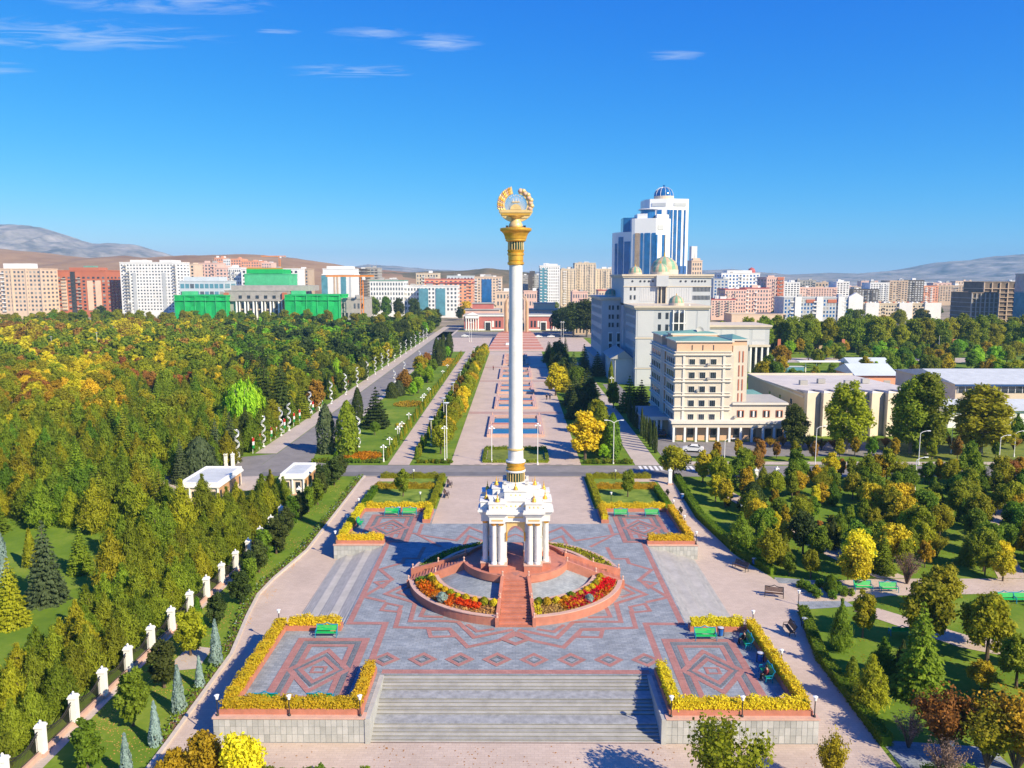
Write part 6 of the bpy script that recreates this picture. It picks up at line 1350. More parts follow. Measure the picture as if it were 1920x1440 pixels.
    def dome(X, Y, z, r, nm='dome'):
        d = bpy.data.objects.new(nm, None); COL.objects.link(d); d.parent = t; d.location = (X-50,Y-175,z)
        ob('dome_drum', MB().cyl(0,0,0,r*0.35,r*1.02,r*1.02,24), libc, d)
        n = 16
        for i in range(n): ob('dome_segment', MB().lathe([(r,r*0.35),(r*0.97,r*0.6),(r*0.82,r*0.92),(r*0.5,r*1.18),(r*0.18,r*1.3),(0.02,r*1.33)],0,0,3,2*PI*i/n,2*PI*(i+1)/n), domeg if i % 2 else domeo, d)
        ob('dome_tip', MB().cyl(0,0,r*1.3,r*1.6,r*0.07,r*0.04,8), gold, d)
    dome(54.5,212,36.4,5.0); dome(51.5,203,36.2,3.1); dome(43,206,36.2,2.4); dome(52.6,178.5,26.2,2.5); dome(36.6,226,28.2,2.2)
    # east wing panels and colonnade
    for X0 in (66,71.5,77,82.5,88.5):
        for z0, z1 in ((0.5,5.5),(6.5,11.5),(12.2,16.0)): bx('stone_panel',X0,214.93,X0+4.8,214.999,z0,z1,libp) if not (X0 > 86 and z0 < 6) else None
    for X in (87.6,89.6,91.8,94.0): bx('colonnade_column',X,213.6,X+0.6,214.3,0,9.6,white)
    bx('colonnade_beam',87.2,213.4,95.0,214.6,9.6,10.4,libc); bx('colonnade_recess',88,214.9,94.4,214.999,0.2,9.5,glassd)
library()
# ------------------------------------------------------------------ cream office building
def office():
    t = thing('office_building','seven-storey cream and peach office with green roof by the street','building',(40,86,0)); cre, pea = mat('office_cream',(0.62,0.55,0.46),0.65,0.05,0.4), mat('office_peach',(0.66,0.43,0.29),0.65,0.06,0.4); trim = mat('office_trim',(0.70,0.65,0.58),0.6,0.05,0.5)
    def bx(nm, X0, Y0, X1, Y1, z0, z1, m, par=None): return ob(nm, MB().box(X0-40,Y0-86,z0,X1-40,Y1-86,z1), m, par or t)
    bx('tower_block',34.4,86,47.0,117,0,19.2,cre); bx('stair_block',47.0,87,50.2,100,0,20.6,cre); bx('attic',34.7,86.3,46.6,98,19.2,21.4,pea); bx('attic_rear',34.7,104,46.6,116.6,19.2,21.4,pea); bx('attic_centre',36,98,46.2,104,19.2,22.2,pea); bx('stair_attic',46.6,87.2,50.0,99.6,20.6,21.7,pea)
    def roof(X0,Y0,X1,Y1,z): bx('eave',X0-0.35,Y0-0.35,X1+0.35,Y1+0.35,z,z+0.28,trim); ob('green_roof', MB().add([(X0-0.3-40,Y0-0.3-86,z+0.28),(X1+0.3-40,Y0-0.3-86,z+0.28),(X1+0.3-40,Y1+0.3-86,z+0.28),(X0-0.3-40,Y1+0.3-86,z+0.28),((X0+X1)/2-40,(Y0+Y1)/2-86,z+1.0)],[(0,1,4),(1,2,4),(2,3,4),(3,0,4),(3,2,1,0)]), r_green, t)
    roof(34.7,86.3,46.6,98,21.4); roof(34.7,104,46.6,116.6,21.4); roof(36,98.4,46.2,103.6,22.2); roof(47.0,87.2,50.0,99.6,21.7)
    ob('satellite_dish', MB().lathe([(0.01,0.25),(0.5,0.32),(0.9,0.6)],0,0,14), r_grey, t, (2.5,14,22.9)).rotation_euler = (1.1,0,0.2)
    for z in (4.0,7.0,10.05,13.1,16.1,18.9): bx('string_course',34.0,85.6,46.6,117.3,z-0.28,z-0.05,trim); bx('string_course',34.15,85.75,46.5,117.2,z+0.35,z+0.5,trim)
    wf = MB(); wf.cur = 1; wf.box(-0.72,-0.06,-0.08,0.72,0.1,1.5); wf.cur = 0
    for i in range(3): wf.box(-0.6+i*0.42,-0.10,0.05,-0.24+i*0.42,-0.05,1.38)
    wmesh = wf.mesh('window', glassd, trim)
    for zc in (5.15,8.2,11.25,14.3,17.15):
        for X in (38.0,40.3,42.6): ob('window', wmesh, None, t, (X-40,-0.02,zc-0.75))
        for k in range(4): ob('window', wmesh, None, t, (34.4-40-0.02,2.0+k*2.1,zc-0.75), -PI/2)
        for k in range(6): ob('window', wmesh, None, t, (34.4-40-0.02,16+k*2.4,zc-0.75), -PI/2)
    for X, z in ((41.2,16.5),(41.2,13.4),(39.0,10.8),(47.3,5.0)): bx('air_conditioner',X,85.4,X+0.6,85.9,z,z+0.45,r_grey)
    for X in (36.0,44.6): bx('pilaster',X,85.8,X+0.5,86,4.6,18.6,trim)
    bx('glass_recess',34.2,97.0,34.39,101.5,4,18.5,ochre); 
    for k in range(3): bx('recess_pilaster',33.9,97.3+k*1.6,34.19,97.8+k*1.6,4,19,trim)
    for X in (38,40.3,42.6): bx('attic_slot',X-0.06,86.2,X+0.06,86.299,19.7,20.8,glassd)
    for k in range(5):
        for X in (48.3,49.1): bx('stair_window',X,86.9,X+0.22,86.999,4.8+k*3.05,7.2+k*3.05,w_red)
    # ground floor arcade
    bx('arcade_wall',35.0,85.9,58.6,86.0,0,4.0,pea); bx('arcade_roof',33.4,83.6,59.2,87,4.05,4.6,trim); bx('arcade_frieze',33.7,83.9,58.9,84.6,3.2,4.05,cre)
    for i in range(11): bx('arcade_pillar',33.8+i*2.4,83.9,34.25+i*2.4,84.35,0,3.2,white)
    for i, X in enumerate((38.0,43.0,48.0,51.5,54.9,57.4)):
        bx('arched_window',X-0.65,85.8,X+0.65,85.899,0.7 if i != 4 else 0.0,2.6,glassd); bx('window_head',X-0.8,85.78,X+0.8,85.88,2.62,2.8,white)
    bx('two_storey_wing',47.0,85.99,58.6,98,4.6,7.9,cre); bx('wing_cornice',46.9,85.5,59.0,98.4,7.9,8.25,trim); bx('wing_roof',46.9,85.9,58.9,98.2,8.25,8.4,r_grey)
    for X in (48.8,51.6,54.4,57.2):
        bx('red_frame',X-0.75,85.9,X+0.75,85.98,5.1,6.65,w_red)
        for k in range(3): bx('window',X-0.62+k*0.44,85.84,X-0.26+k*0.44,85.9,5.2,6.5,glassd if k != 1 else white)
    # porch on the left
    bx('porch_roof',28.4,92,34.3,108,3.6,4.1,r_grey); bx('porch_eave',28.2,91.8,34.3,92.0,3.4,4.2,trim)
    for X in (28.8,29.8,31.6,32.6): bx('porch_column',X,92.1,X+0.4,92.5,0,3.6,white)
    for k in range(3): bx('porch_column',28.6,96+k*4,29.0,96.4+k*4,0,3.6,white)
    bx('low_annex',50.3,100,62,116,0,4.8,cre); ob('annex_roof', MB().add([(10.0,13.6,4.8),(22.3,13.6,4.8),(22.3,30.3,4.8),(10.0,30.3,4.8),(13,18,7.6),(19,18,7.6),(19,26,7.6),(13,26,7.6)],[(0,1,5,4),(1,2,6,5),(2,3,7,6),(3,0,4,7),(4,5,6,7),(3,2,1,0)]), r_green, t)
    for X in (51.5,54.2): bx('annex_window',X,99.9,X+1.9,99.999,1.6,3.6,glassd)
office()
# ------------------------------------------------------------------ pale hall with folded facade, sheds
def hall():
    t = thing('exhibition_hall','pale concrete hall with a folded front behind the street trees','hall',(64.7,92,0)); pal, tanw = mat('hall_pale',(0.60,0.53,0.43),0.7,0.06,0.3), mat('hall_tan',(0.56,0.42,0.27),0.7,0.06,0.3); rf = mat('hall_roof',(0.58,0.53,0.49),0.8,0.1,0.2)
    W, Dp, zf, zb = 28.6, 44, 9.7, 8.2; n = 8; w = W/n
    ob('side_wall', MB().add([(0,0.1,0),(0,Dp,0),(0,Dp,zb),(0,0.1,zf-0.4),(0.5,0.1,0),(0.5,Dp,0),(0.5,Dp,zb),(0.5,0.1,zf-0.4)],[(0,3,2,1),(4,5,6,7),(3,7,6,2),(0,1,5,4),(1,2,6,5),(0,4,7,3)]), tanw, t)
    ob('back_wall', MB().box(0.5,Dp-0.5,0,W,Dp,zb), tanw, t); ob('end_wall', MB().box(W-0.5,0.5,0,W,Dp-0.5,zb-0.2), pal, t)
    for i in range(n):
        ob('fold', MB().prism([(i*w+0.02,0.6),(i*w+0.02,-1.7),((i+1)*w-0.02,0.1),((i+1)*w-0.02,0.6)],0,zf), pal, t)
        ob('fold_cap', MB().add([(i*w+0.02,-1.75,zf+0.001),((i+1)*w-0.02,0.05,zf+0.001),((i+1)*w-0.02,2.4,zf-0.3),(i*w+0.02,7.0,zf-0.1),(i*w+0.3,-1.2,zf+0.55)],[(0,1,4),(1,2,4),(2,3,4),(3,0,4),(3,2,1,0)]), rf, t)
    ob('roof', MB().add([(0,0.3,zf-0.35),(W,0.3,zf-0.35),(W,Dp,zb),(0,Dp,zb),(0,0.3,zf-0.15),(W,0.3,zf-0.15),(W,Dp,zb+0.2),(0,Dp,zb+0.2)],[(4,5,6,7),(3,2,1,0),(0,1,5,4),(1,2,6,5),(2,3,7,6),(3,0,4,7)]), rf, t)
    ob('parapet', MB().box(-0.2,Dp-0.4,zb,W+0.2,Dp+0.2,zb+0.7).box(-0.15,0.5,zb+0.15,0.35,Dp-0.4,zb+0.55), pal, t)
    for Y, z in ((8,5.8),(16,5.6),(24,5.4)): ob('side_window', MB().box(-0.04,Y,z,0.0,Y+1.2,z+1.2), glassd, t)
    for i in range(4): ob('roof_vent', MB().cbox(6+i*5.5,18+3*(i%2),zf-0.6,1.8,1.2,1.1), r_grey, t)
    def shed(nm, label, X0, Y0, X1, Y1, e, r, wm, rm, blue=False):
        s = thing(nm, label, 'shed', (X0,Y0,0)); W, Dd = X1-X0, Y1-Y0
        ob('wall', MB().box(0,0,0,W,Dd,e-0.02), wm, s); ob('roof', MB().add([(-0.6,-0.8,e),(W+0.6,-0.8,e),(W+0.6,Dd*0.5,r),(-0.6,Dd*0.5,r),(W+0.6,Dd+0.8,e),(-0.6,Dd+0.8,e)],[(0,1,2,3),(3,2,4,5),(5,4,1,0),(0,3,5),(1,4,2)]), rm, s)
        if blue:
            ob('blue_fascia', MB().box(-0.7,-1.0,e-0.5,W+0.7,-0.81,e-0.02), mat('fascia_blue',(0.02,0.07,0.20),0.5,0.1,1), s)
            ob('window_band', MB().box(0.5,-0.12,e-2.4,W,-0.01,e-0.7), glassd, s)
            for i in range(28): ob('mullion', MB().box(0.5+i*1.9,-0.2,e-2.4,0.62+i*1.9,-0.125,e-0.7), white, s)
        else:
            for i in range(int(W/6)): ob('door', MB().box(3+i*6,-0.06,0,5.2+i*6,-0.01,2.6), r_grey, s)
    shed('sports_hall','large hall with pale gabled roof and dark blue fascia at right',117,126,200,160,7.2,9.4,w_beige,roofw,True)
    shed('storage_shed','long white shed with a light metal roof behind the big plane tree',102,101,140,116,4.2,5.8,white,roofw)
    shed('blue_roof_house','peach house with a pale blue gable roof beyond the hall',109,170,122,186,4.2,7.2,w_orange,w_blue); shed('pale_roof_house','small house with pale blue roof beyond the blue-roofed one',122,205,136,216,4,6,w_pink,w_blue)
    c = thing('site_cabin','small turquoise cabin in the yard right of centre','cabin',(100,208,0)); ob('wall', MB().box(0,0,0.1,6,2.6,2.7), teal, c); ob('roof', MB().box(-0.1,-0.1,2.7,6.1,2.7,2.85), w_grey, c); ob('door', MB().box(1,-0.05,0.1,1.9,0,2.2), white, c)
    g = thing('fuel_canopy','thin white canopy roof in the greenery right of the library','canopy',(112,212,0)); ob('roof', MB().box(-7,-2,4.2,9,2,4.55), white, g); [ob('post', MB().cyl(x,0,0,4.2,0.2,0.2,8), white, g) for x in (-4,0,5)]
    lw_ = thing('yard_wall','long low dark wall behind the right tree trunks','wall',(110,312,0)); ob('wall', MB().box(0,0,0,150,1,5), w_dark, lw_); [ob('panel', MB().box(2+i*7.4,-0.1,0.4,8.4+i*7.4,-0.002,4.2), w_tan if i % 4 == 1 else w_dark, lw_) for i in range(20)]
    for i, px in enumerate((1460,1580,1670,1787)): x, y, z = gnd(px,664); tag(ob('red_standin', MB().box(-0.7,-0.15,1.0,0.7,0.15,7).box(-0.1,0,0,0.1,0.1,1.0), w_red, None, (x,y,0)), 'tall red stand-in block among the trunks of the right tree row, %s from the left' % ORD[i], 'block')  # red blocks added as stand-ins for red foliage and brick glimpsed between trunks
hall()
# ------------------------------------------------------------------ red palace, golden arch and far stairs
def palace():
    for s, nm in ((-1,'left'),(1,'right')):
        t = thing('red_palace_wing','red and white columned palace wing at the end of the axis, %s of the arch' % nm,'building',(s*21,460,0)); pr = mat('palace_red_'+nm,(0.47,0.15,0.13),0.7,0.08,0.3)
        ob('wall', MB().box(-14,0,0,14,14,9.5), pr, t); ob('cornice', MB().box(-14.5,-0.6,9.5,14.5,14.5,10.3), white, t); ob('roof', MB().box(-14,0,10.3,14,14,10.9), r_grey, t); ob('plinth', MB().box(-14.3,-0.4,0,14.3,-0.002,1.0), white, t)
        cxs = s*8.5
        ob('portico', MB().box(cxs-4.6,-2.2,8.2,cxs+4.6,-0.61,10.0), white, t); ob('pediment', MB().add([(cxs-4.6,-2.2,10.31),(cxs+4.6,-2.2,10.31),(cxs,-2.2,12.2),(cxs-4.6,2,10.31),(cxs+4.6,2,10.31),(cxs,2,12.2)],[(0,1,2),(5,4,3),(0,3,4,1),(1,4,5,2),(2,5,3,0)]), white, t)
        for i in range(6): ob('column', MB().cyl(cxs-4.1+i*1.64,-1.6,0,8.2,0.42,0.36,10), white, t)
        for i in range(5): ob('window', MB().box(-s*(1+i*2.3)-0.6,-0.12,2.2,-s*(1+i*2.3)+0.6,-0.003,6.5), white if i == 2 else glassd, t)
        ob('gateway', MB().box(-s*2.2-2.2,-0.6,0,-s*2.2+2.2,-0.121,6.2), white, t); ob('gate_opening', MB().box(-s*2.2-1.6,-0.75,0,-s*2.2+1.6,-0.605,5.4), dark, t)
        u = thing('palace_rear_block','red rear block with a pale roof behind the %s palace wing' % nm,'building',(s*22,490,0)); ob('wall', MB().box(-14,0,0,10,16,12.5), w_pink, u); ob('roof', MB().box(-14.6,-0.6,12.5,10.6,16.6,13.3), r_grey, u); ob('upper_storey', MB().box(-9,2,13.3,6,12,17), pr if s < 0 else w_beige, u); ob('upper_roof', MB().box(-9.5,1.5,17,6.5,12.5,17.7), r_grey, u)
    a = thing('golden_arch','tall golden arch monument on red steps behind the column','monument',(0.3,400,0)); gm = mat('arch_bronze',(0.50,0.30,0.15),0.45,0.12,0.4,metal=0.3); gl = mat('arch_pale',(0.66,0.48,0.34),0.5,0.08,0.4)
    def hoop(r0, r1, y0, y1, top, m, nm):
        pts0, pts1 = [], []; n = 16
        for rr, P in ((r0,pts0),(r1,pts1)):
            P.append((-rr,3.2)); 
            for i in range(n+1): q = PI-PI*i/n; P.append((rr*math.cos(q), top-rr*0.95+(rr*1.0)*math.sin(q)))
            P.append((rr,3.2))
        N = len(pts0); v = [(x,y,z) for y in (y0,y1) for P in (pts0,pts1) for x,z in P]; fs = []
        for i in range(N-1): fs += [(i,N+i,N+i+1,i+1),(2*N+i,2*N+i+1,3*N+i+1,3*N+i),(i,i+1,2*N+i+1,2*N+i),(N+i,3*N+i,3*N+i+1,N+i+1)]
        fs += [(0,2*N,3*N,N),(N-1,2*N-1,4*N-1,3*N-1)]
        ob(nm, MB().add(v, fs), m, a)
    hoop(4.9,5.8,-1.6,1.6,25.0,gl,'inner_hoop'); hoop(5.8,6.6,-1.9,1.9,25.8,gm,'middle_hoop'); hoop(6.6,7.5,-1.4,1.4,26.4,gl,'outer_hoop'); ob('base', MB().box(-9,-4,0,9,4,3.2), granite, a)
    ob('statue', MB().lathe([(0.01,3.2),(1.4,3.2),(1.2,5),(0.8,5.2),(0.9,8),(0.6,10.5),(0.9,12),(0.5,13.2),(0.35,13.6),(0.45,14.2),(0.01,14.8)],0,0,12), gm, a)
    f = thing('far_staircase','wide red granite stairs leading up to the golden arch','stairs',(0,300,0))
    for i in range(14): ob('step', MB().box(-14+i*0.28,6+i*6.2,0.02,14-i*0.28,6+(i+1)*6.2,0.28+i*0.22), granite if i % 2 else coping, f)
    g = thing('pavilion','grey stone pavilion with tall slit windows beyond the library','building',(44,420,0)); ob('wall', MB().box(-7,0,0,9,16,15), w_tan, g); ob('cornice', MB().box(-7.6,-0.6,15,9.6,16.6,17), w_grey, g); [ob('slit_window', MB().box(-6+i*2.2,-0.1,1,-5.2+i*2.2,-0.003,12), glassd, g) for i in range(6)]
palace()
# ================================================================== trees and gardens
def vis(x, y, m=60):
    p = seen(x, y, gz(x,y)+3); return p if p and -m < p[0] < 1920+m and p[1] < 1440+120 else None
# ---- left lawn strip
for i,(px,pb_,pt) in enumerate(((406,1247,1163),(375,1290,1230),(336,1337,1248),(292,1398,1316),(238,1462,1376),(300,1478,1420))):
    if i < 5: ptree(px, pb_, pt, 'bluecone', 'blue', 'slender silver-blue conifer on the left lawn, %s from the bottom' % ['fifth','fourth','third','second','first'][i], 'silver_conifer')
q = random.Random(5); k = 0
row = []
y = -30.0
while y < 51:
    row.append(y); y += 6.3 if y < -2 else 3.3
for i, y in enumerate(row):
    x = fx(y)+ (4.7 if y < 8 else 2.6)+q.uniform(-0.5,0.5); c = q.choice(('dark','dark','green')) if y > -3 else q.choice(('dark','yolive','green'))
    plant('magnolia', x, y, q.uniform(3.9,5.2), c, 'dense oval tree on the lawn beside the fence, %s from the bottom' % (ORD+['twenty-third','twenty-fourth','twenty-fifth','twenty-sixth'])[min(i,25)], 'oval lawn trees', 'lawn_tree', q.uniform(0.9,1.15))
for px, pb_, pt, l in ((313,1241,1205,'small green egg-shaped thuja by the fence'),(372,1180,1120,'tall green thuja by the fence gap'),(628,880,850,'green column thuja near the gatehouse'),(617,905,858,'tall green column thuja beside the right gatehouse'),(632,892,846,'bright green column thuja near the street end of the fence')): ptree(px, pb_, pt, 'thuja', 'hedge', l, 'thuja', 0.8)
P = []                                                     # flowering border inside the kerb
for a, b in zip(KL[1:], KL[2:]):
    n = int(math.hypot(b[0]-a[0], b[1]-a[1])*34); u = rg.random(n); xx = a[0]+(b[0]-a[0])*u-0.2-0.95*rg.random(n); yy = a[1]+(b[1]-a[1])*u
    P.append(np.stack([xx, yy, np.array([gz(A,B) for A,B in zip(xx,yy)])+0.05],1))
P = np.concatenate(P); sel = rg.random(len(P))
flowers('border_plants', P[sel < 0.88], 'green', 'low leafy border plants along the left kerb', 0.13, 0.5, 'plants'); flowers('border_flowers', P[sel >= 0.88]+np.array([0,0,0.3]), 'blue', 'pale flowers dotted along the left kerb border', 0.07, 0.3)
# ---- pine belt behind the fence
k = 0
for r_, xo in enumerate((-2.5,-5.1,-7.7)):
    y = -44.0+r_*0.9
    while y < 47:
        x = fx(y)+xo+q.uniform(-0.5,0.5); yy = y+q.uniform(-0.6,0.6)
        if vis(x,yy) and not (y > 34 and xo < -5.5) and not (40 < y and xo > -5.2 and x > -39.5):
            plant('pine', x, yy, q.uniform(4.3,5.9), 'olive' if q.random() < 0.75 else 'yolive', ('bushy olive pine in the belt behind the fence, row nearest the fence','bushy olive pine in the belt behind the fence, second row','bushy olive pine in the belt behind the fence, third row','bushy olive pine in the belt behind the fence, row farthest from the fence')[r_], 'pine belt row %s' % ORD[r_], 'pine_tree', q.uniform(0.95,1.2)); k += 1
        y += q.uniform(2.5,3.3)
# ---- singled-out conifers in the left forest
for px, pb_, pt, kd, c, l, w in ((88,1128,975,'spruce','spruce','large grey-green spruce on the lawn at far left',0.85),(22,1172,1045,'spruce','yolive','yellowish spruce at the left edge of the picture',0.9),(152,1074,985,'spruce','olive','broad olive spruce right of the grey-green spruce',1.0),(302,972,878,'spruce','olive','dark spruce just left of the left gatehouse',0.9),(340,905,822,'spruce','spruce','blue-green spruce behind the left gatehouse',0.75),
    (375,893,822,'dome','spruce','broad domed dark juniper behind the left gatehouse',1.0),(406,872,785,'spruce','spruce','dark spruce right of the domed juniper',0.8),(433,866,772,'spruce','spruce','blue-green spruce nearest the avenue end',0.8),(462,842,765,'pine','dark','dark pine beside the avenue spirals',0.9),(2,1098,990,'cypress','blue','grey-blue column cut by the left edge',1.0),(58,1062,992,'bluecone','yolive','narrow yellow-tipped conifer behind the grey spruce',1.4),
    (498,792,668,'spruce','dark','tall dark fir left of the avenue, left one of two',0.8),(528,788,672,'spruce','dark','tall dark fir left of the avenue, right one of two',0.8),(612,850,758,'cypress','spruce','thick juniper column at the avenue corner, left one',1.5),(652,853,752,'cypress','olive','thick juniper column at the avenue corner, right one',1.6),(671,790,727,'cypress','dark','slim dark juniper spire on the garden lawn',1.3),
    (705,802,726,'cedar','dark','spreading dark cedar on the garden lawn',0.95),(735,746,717,'dome','dark','domed dark juniper beside the avenue, left one',0.9),(748,742,714,'dome','spruce','domed dark juniper beside the avenue, right one',0.9)): ptree(px, pb_, pt, kd, c, l, 'conifer', w)
for px, pb_, pt, kd, c, l in ((758,737,694,'round','orange','round orange maple on the garden lawn'),(788,706,666,'round','gold','golden-brown round tree beyond the orange maple'),(801,694,660,'oval','russet','brownish tree beside the far cypresses'),(703,816,790,'round','green','small green tree on the garden lawn'),(775,742,715,'oval','lime','bright green small tree right of the orange maple'),(756,915+22,884,'oval','olive','dense brown-green conical tree in the left garden square'),(1177,938,886,'oval','olive','dense conical tree in the right garden square'),(594,772,710,'oval','orange','small orange tree left of the avenue'),(622,738,706,'oval','orange','orange tree beside the avenue spirals')): ptree(px, pb_, pt, kd, c, l, 'garden_tree', z=(0.01 if 'square' in l else None))
for i in range(7): plant('cypress', -30.5-i*0.0+q.uniform(-0.6,0.6)-2.5*(i%2), 236+i*9, q.uniform(9,11), 'dark', 'dark cypress in the clump at the far end of the garden lawn', 'far garden cypresses', 'cypress', 1.3, False)
for i,(px,pb_,pt,w) in enumerate(((438,802,716,1.0),(455,806,708,1.1),(472,800,706,1.1),(484,790,712,0.9),(447,780,712,1.0))): ptree(px, pb_, pt, 'weep', 'lime', 'bright lime-green weeping tree left of the dark firs, %s of the clump' % ('leftmost','front middle','right middle','rightmost','rear')[i], 'weeping_tree', w)
# ---- left forest fill
def forest_kind(px, py, r):
    d = lambda a, b, R: (px-a)**2+((py-b)*1.6)**2 < R*R
    if d(55,735,62): return r.choice((('round','orange'),('oval','gold'),('round','yellow'),('round','yolive'),('round','yolive')))
    if d(150,720,60): return r.choice((('round','yolive'),('round','yellow')))
    if d(45,640,40) or d(240,620,30): return r.choice((('round','gold'),('round','yellow'),('oval','orange')))
    if py > 800: return r.choice((('pine','olive'),('pine','green'),('pine','olive'),('pine','yolive'),('spruce','olive')))
    if py > 720:
        if px < 230: return r.choice((('round','yolive'),('round','yolive'),('oval','yellow'),('pine','yolive'),('pine','olive'),('round','gold')))
        return r.choice((('pine','olive'),('pine','green'),('pine','olive'),('oval','yolive'),('round','olive'),('spruce','olive')))
    if px > 430: return r.choice((('round','olive'),('oval','green'),('round','green'),('pine','dark'),('round','yolive'),('round','olive'),('oval','gold'),('cedar','dark'),('weep','lime')))
    return r.choice((('round','olive'),('round','yolive'),('round','yolive'),('oval','yellow'),('round','yolive'),('oval','gold'),('round','russet'),('pine','olive'),('round','olive'),('oval','olive'),('round','olive'),('oval','russet'),('round','yolive'),('oval','yellow')))
KN = {'pine':'pine','spruce':'spruce','round':'round-crowned tree','oval':'oval-crowned tree','cedar':'cedar','weep':'weeping tree','plane':'plane tree'}
CN = {'olive':'olive','green':'green','yolive':'yellow-olive','yellow':'yellow','gold':'golden','orange':'orange','russet':'russet','dark':'dark green','lime':'lime-green','spruce':'blue-green'}
occupied = []
def forest():
    r = random.Random(21); y = -6.0; n = 0; mass = Mass()
    while y < 470:
        step = 4.4 if y < 100 else (6.2 if y < 205 else 7.6)
        x = -55.5 if y > 33 else -48.5
        while x > -420:
            xx = x+r.uniform(-0.38,0.38)*step; yy = y+r.uniform(-0.38,0.38)*step; p = vis(xx, yy, 520); x -= step
            if not p:
                if x < -1.0*(y+CAMD)-60: break
                continue
            if 33 < yy < 56 and xx > -57: continue
            if -56 < xx < -46 and 34 < yy < 52: continue
            px, py = p; gx, gy = seen(xx, yy, gz(xx,yy))
            if (300 < yy < 312 and -250 < xx < -150) or (330 < yy < 346 and -300 < xx < -215): continue
            if yy < 60 and gx < 205 and 1004 < gy < 1270: continue                         # lawn with the lone spruces
            if 195 < gx < 290 and 985 < gy < 1004: continue
            if 410 < gx < 500 and 770 < gy < 815: continue
            if yy > 120 and xx > -60 and r.random() < 0.4: continue
            if 560 < gx < 660 and 650 < gy < 700 and r.random() < 0.5: continue              # meadow by the avenue
            kd, c = forest_kind(px, py, r); h = {'pine':7.0,'spruce':7.5,'round':6.8,'oval':6.6,'cedar':8,'weep':7}[kd]*r.uniform(0.8,1.2)*(1.0 if yy < 200 else 1.15)
            side = 'lower left' if yy < 90 else ('middle' if yy < 230 else 'far')
            n += 1
            if yy > 205 or px < -45: mass.add(kd if kd != 'weep' else 'oval', xx, yy, 0, h, r.uniform(0.95,1.2), c); continue
            plant(kd, xx, yy, h, c, '%s %s in the %s part of the left forest' % (CN[c], KN[kd], side), 'left forest, %s part, %s %s' % (side, c, kd), {'round':'broadleaf_tree','oval':'slender_broadleaf_tree','weep':'weeping_tree'}.get(kd, kd+'_tree'), r.uniform(0.95,1.2), yy < 110)
        y += step*0.92
    mass.build('far_forest_canopy', 'far part of the left forest seen as one mass of crowns', 'forest')
    return n
nf = forest()
# ---- far belt of plane trees along the left boulevard and beyond
r = random.Random(31)
for i, px in enumerate(range(-10, 870, 21)):
    for j in range(2):
        yb = 480+r.uniform(-12,10)+j*22 if px < 640 else 430+r.uniform(-10,30)+j*30
        x = (px+r.uniform(-7,7)-VPX)/FPX*(yb+CAMD)
        if px > 640 and -58 < x < -36: continue
        if px > 820: continue
        c = r.choice(('olive','yolive','olive','green','yolive','yolive'))
        plant('plane', x, yb, r.uniform(9.5,13.5), c, '%s plane tree in the tall belt before the left city blocks' % CN[c], 'left plane tree belt, '+c, 'plane_tree', r.uniform(0.9,1.15), False)
for i in range(26):
    y = 300+i*9; x = -59-r.uniform(0,9); plant('plane', x, y, r.uniform(11,15), r.choice(('olive','dark','yolive','olive')), 'tall plane tree lining the left side of the far avenue', 'far avenue plane trees', 'plane_tree', 0.9, False)
for px, pb_, pt, c, l in ((700,600,553,'green','tall green poplar group before the white office, left'),(725,600,555,'green','tall green poplar group before the white office, middle'),(748,600,558,'dark','dark round tree before the white office'),(777,602,556,'dark','dark tree right of the white office'),(874,600,562,'yellow','bright yellow tree left of the red palace'),(862,602,574,'dark','dark tree left of the red palace'),(921,600,588,'yolive','small tree before the left palace roof')): ptree(px, pb_, pt, 'plane', c, l, 'plane_tree', 0.9, parts=False)
# ---- hedge of thujas, tree rows along the promenade
for i in range(86):
    y = 66+i*2.5; 
    if i % 9 == 7: continue
    plant('thuja', -25.0+q.uniform(-0.15,0.15), y, q.uniform(2.0,2.7), 'yolive' if i % 3 else 'hedge', 'yellow-green thuja in the row on the left side of the garden walk', 'thujas left of the garden walk', 'thuja', 0.85, False)
    plant('thuja', -19.3+q.uniform(-0.15,0.15), y+1, q.uniform(2.0,2.9), 'yolive' if i % 4 else 'hedge', 'yellow-green thuja in the row on the right side of the garden walk', 'thujas right of the garden walk', 'thuja', 0.85, False)
for i in range(40):
    y = 72+i*5.4; x = -14.4+q.uniform(-0.7,0.7); c = q.choice(('yolive','yellow','yolive','yolive'))
    plant('round', x, y, q.uniform(4.6,6.2), c, 'yellow-green tree in the row along the left promenade edge', 'left promenade tree row', 'promenade_tree', 0.95, y < 120)
    if i % 2 and i > 2: plant('oval', -17.4+q.uniform(-0.5,0.5), y+2, q.uniform(3.8,5), q.choice(('green','dark','orange','green')), 'green understorey tree behind the left promenade row', 'left understorey trees', 'promenade_tree', 1.0, False)
for i in range(13): plant('shrub', -18.6+i*0.52, 63.6+q.uniform(0,0.5), q.uniform(0.6,0.9), q.choice(('green','yolive')), 'low shrub edging the street corner of the left garden', 'left garden edging shrubs', 'shrub', 1.0, False, None, 'shrub')
for i in range(16): plant('shrub', -38.5+i*0.85, 63.8+q.uniform(0,0.6), q.uniform(0.6,1.0), q.choice(('green','olive')), 'low shrub edging the lawn at the avenue corner', 'avenue corner shrubs', 'shrub', 1.0, False, None, 'shrub')
for i in range(17): plant('shrub', 13.2+i*0.55, 63.4+q.uniform(0,0.5), q.uniform(0.7,1.1), q.choice(('green','yolive','olive')), 'low shrub edging the street corner of the right garden', 'right garden edging shrubs', 'shrub', 1.0, False, None, 'shrub')
q2 = random.Random(8)
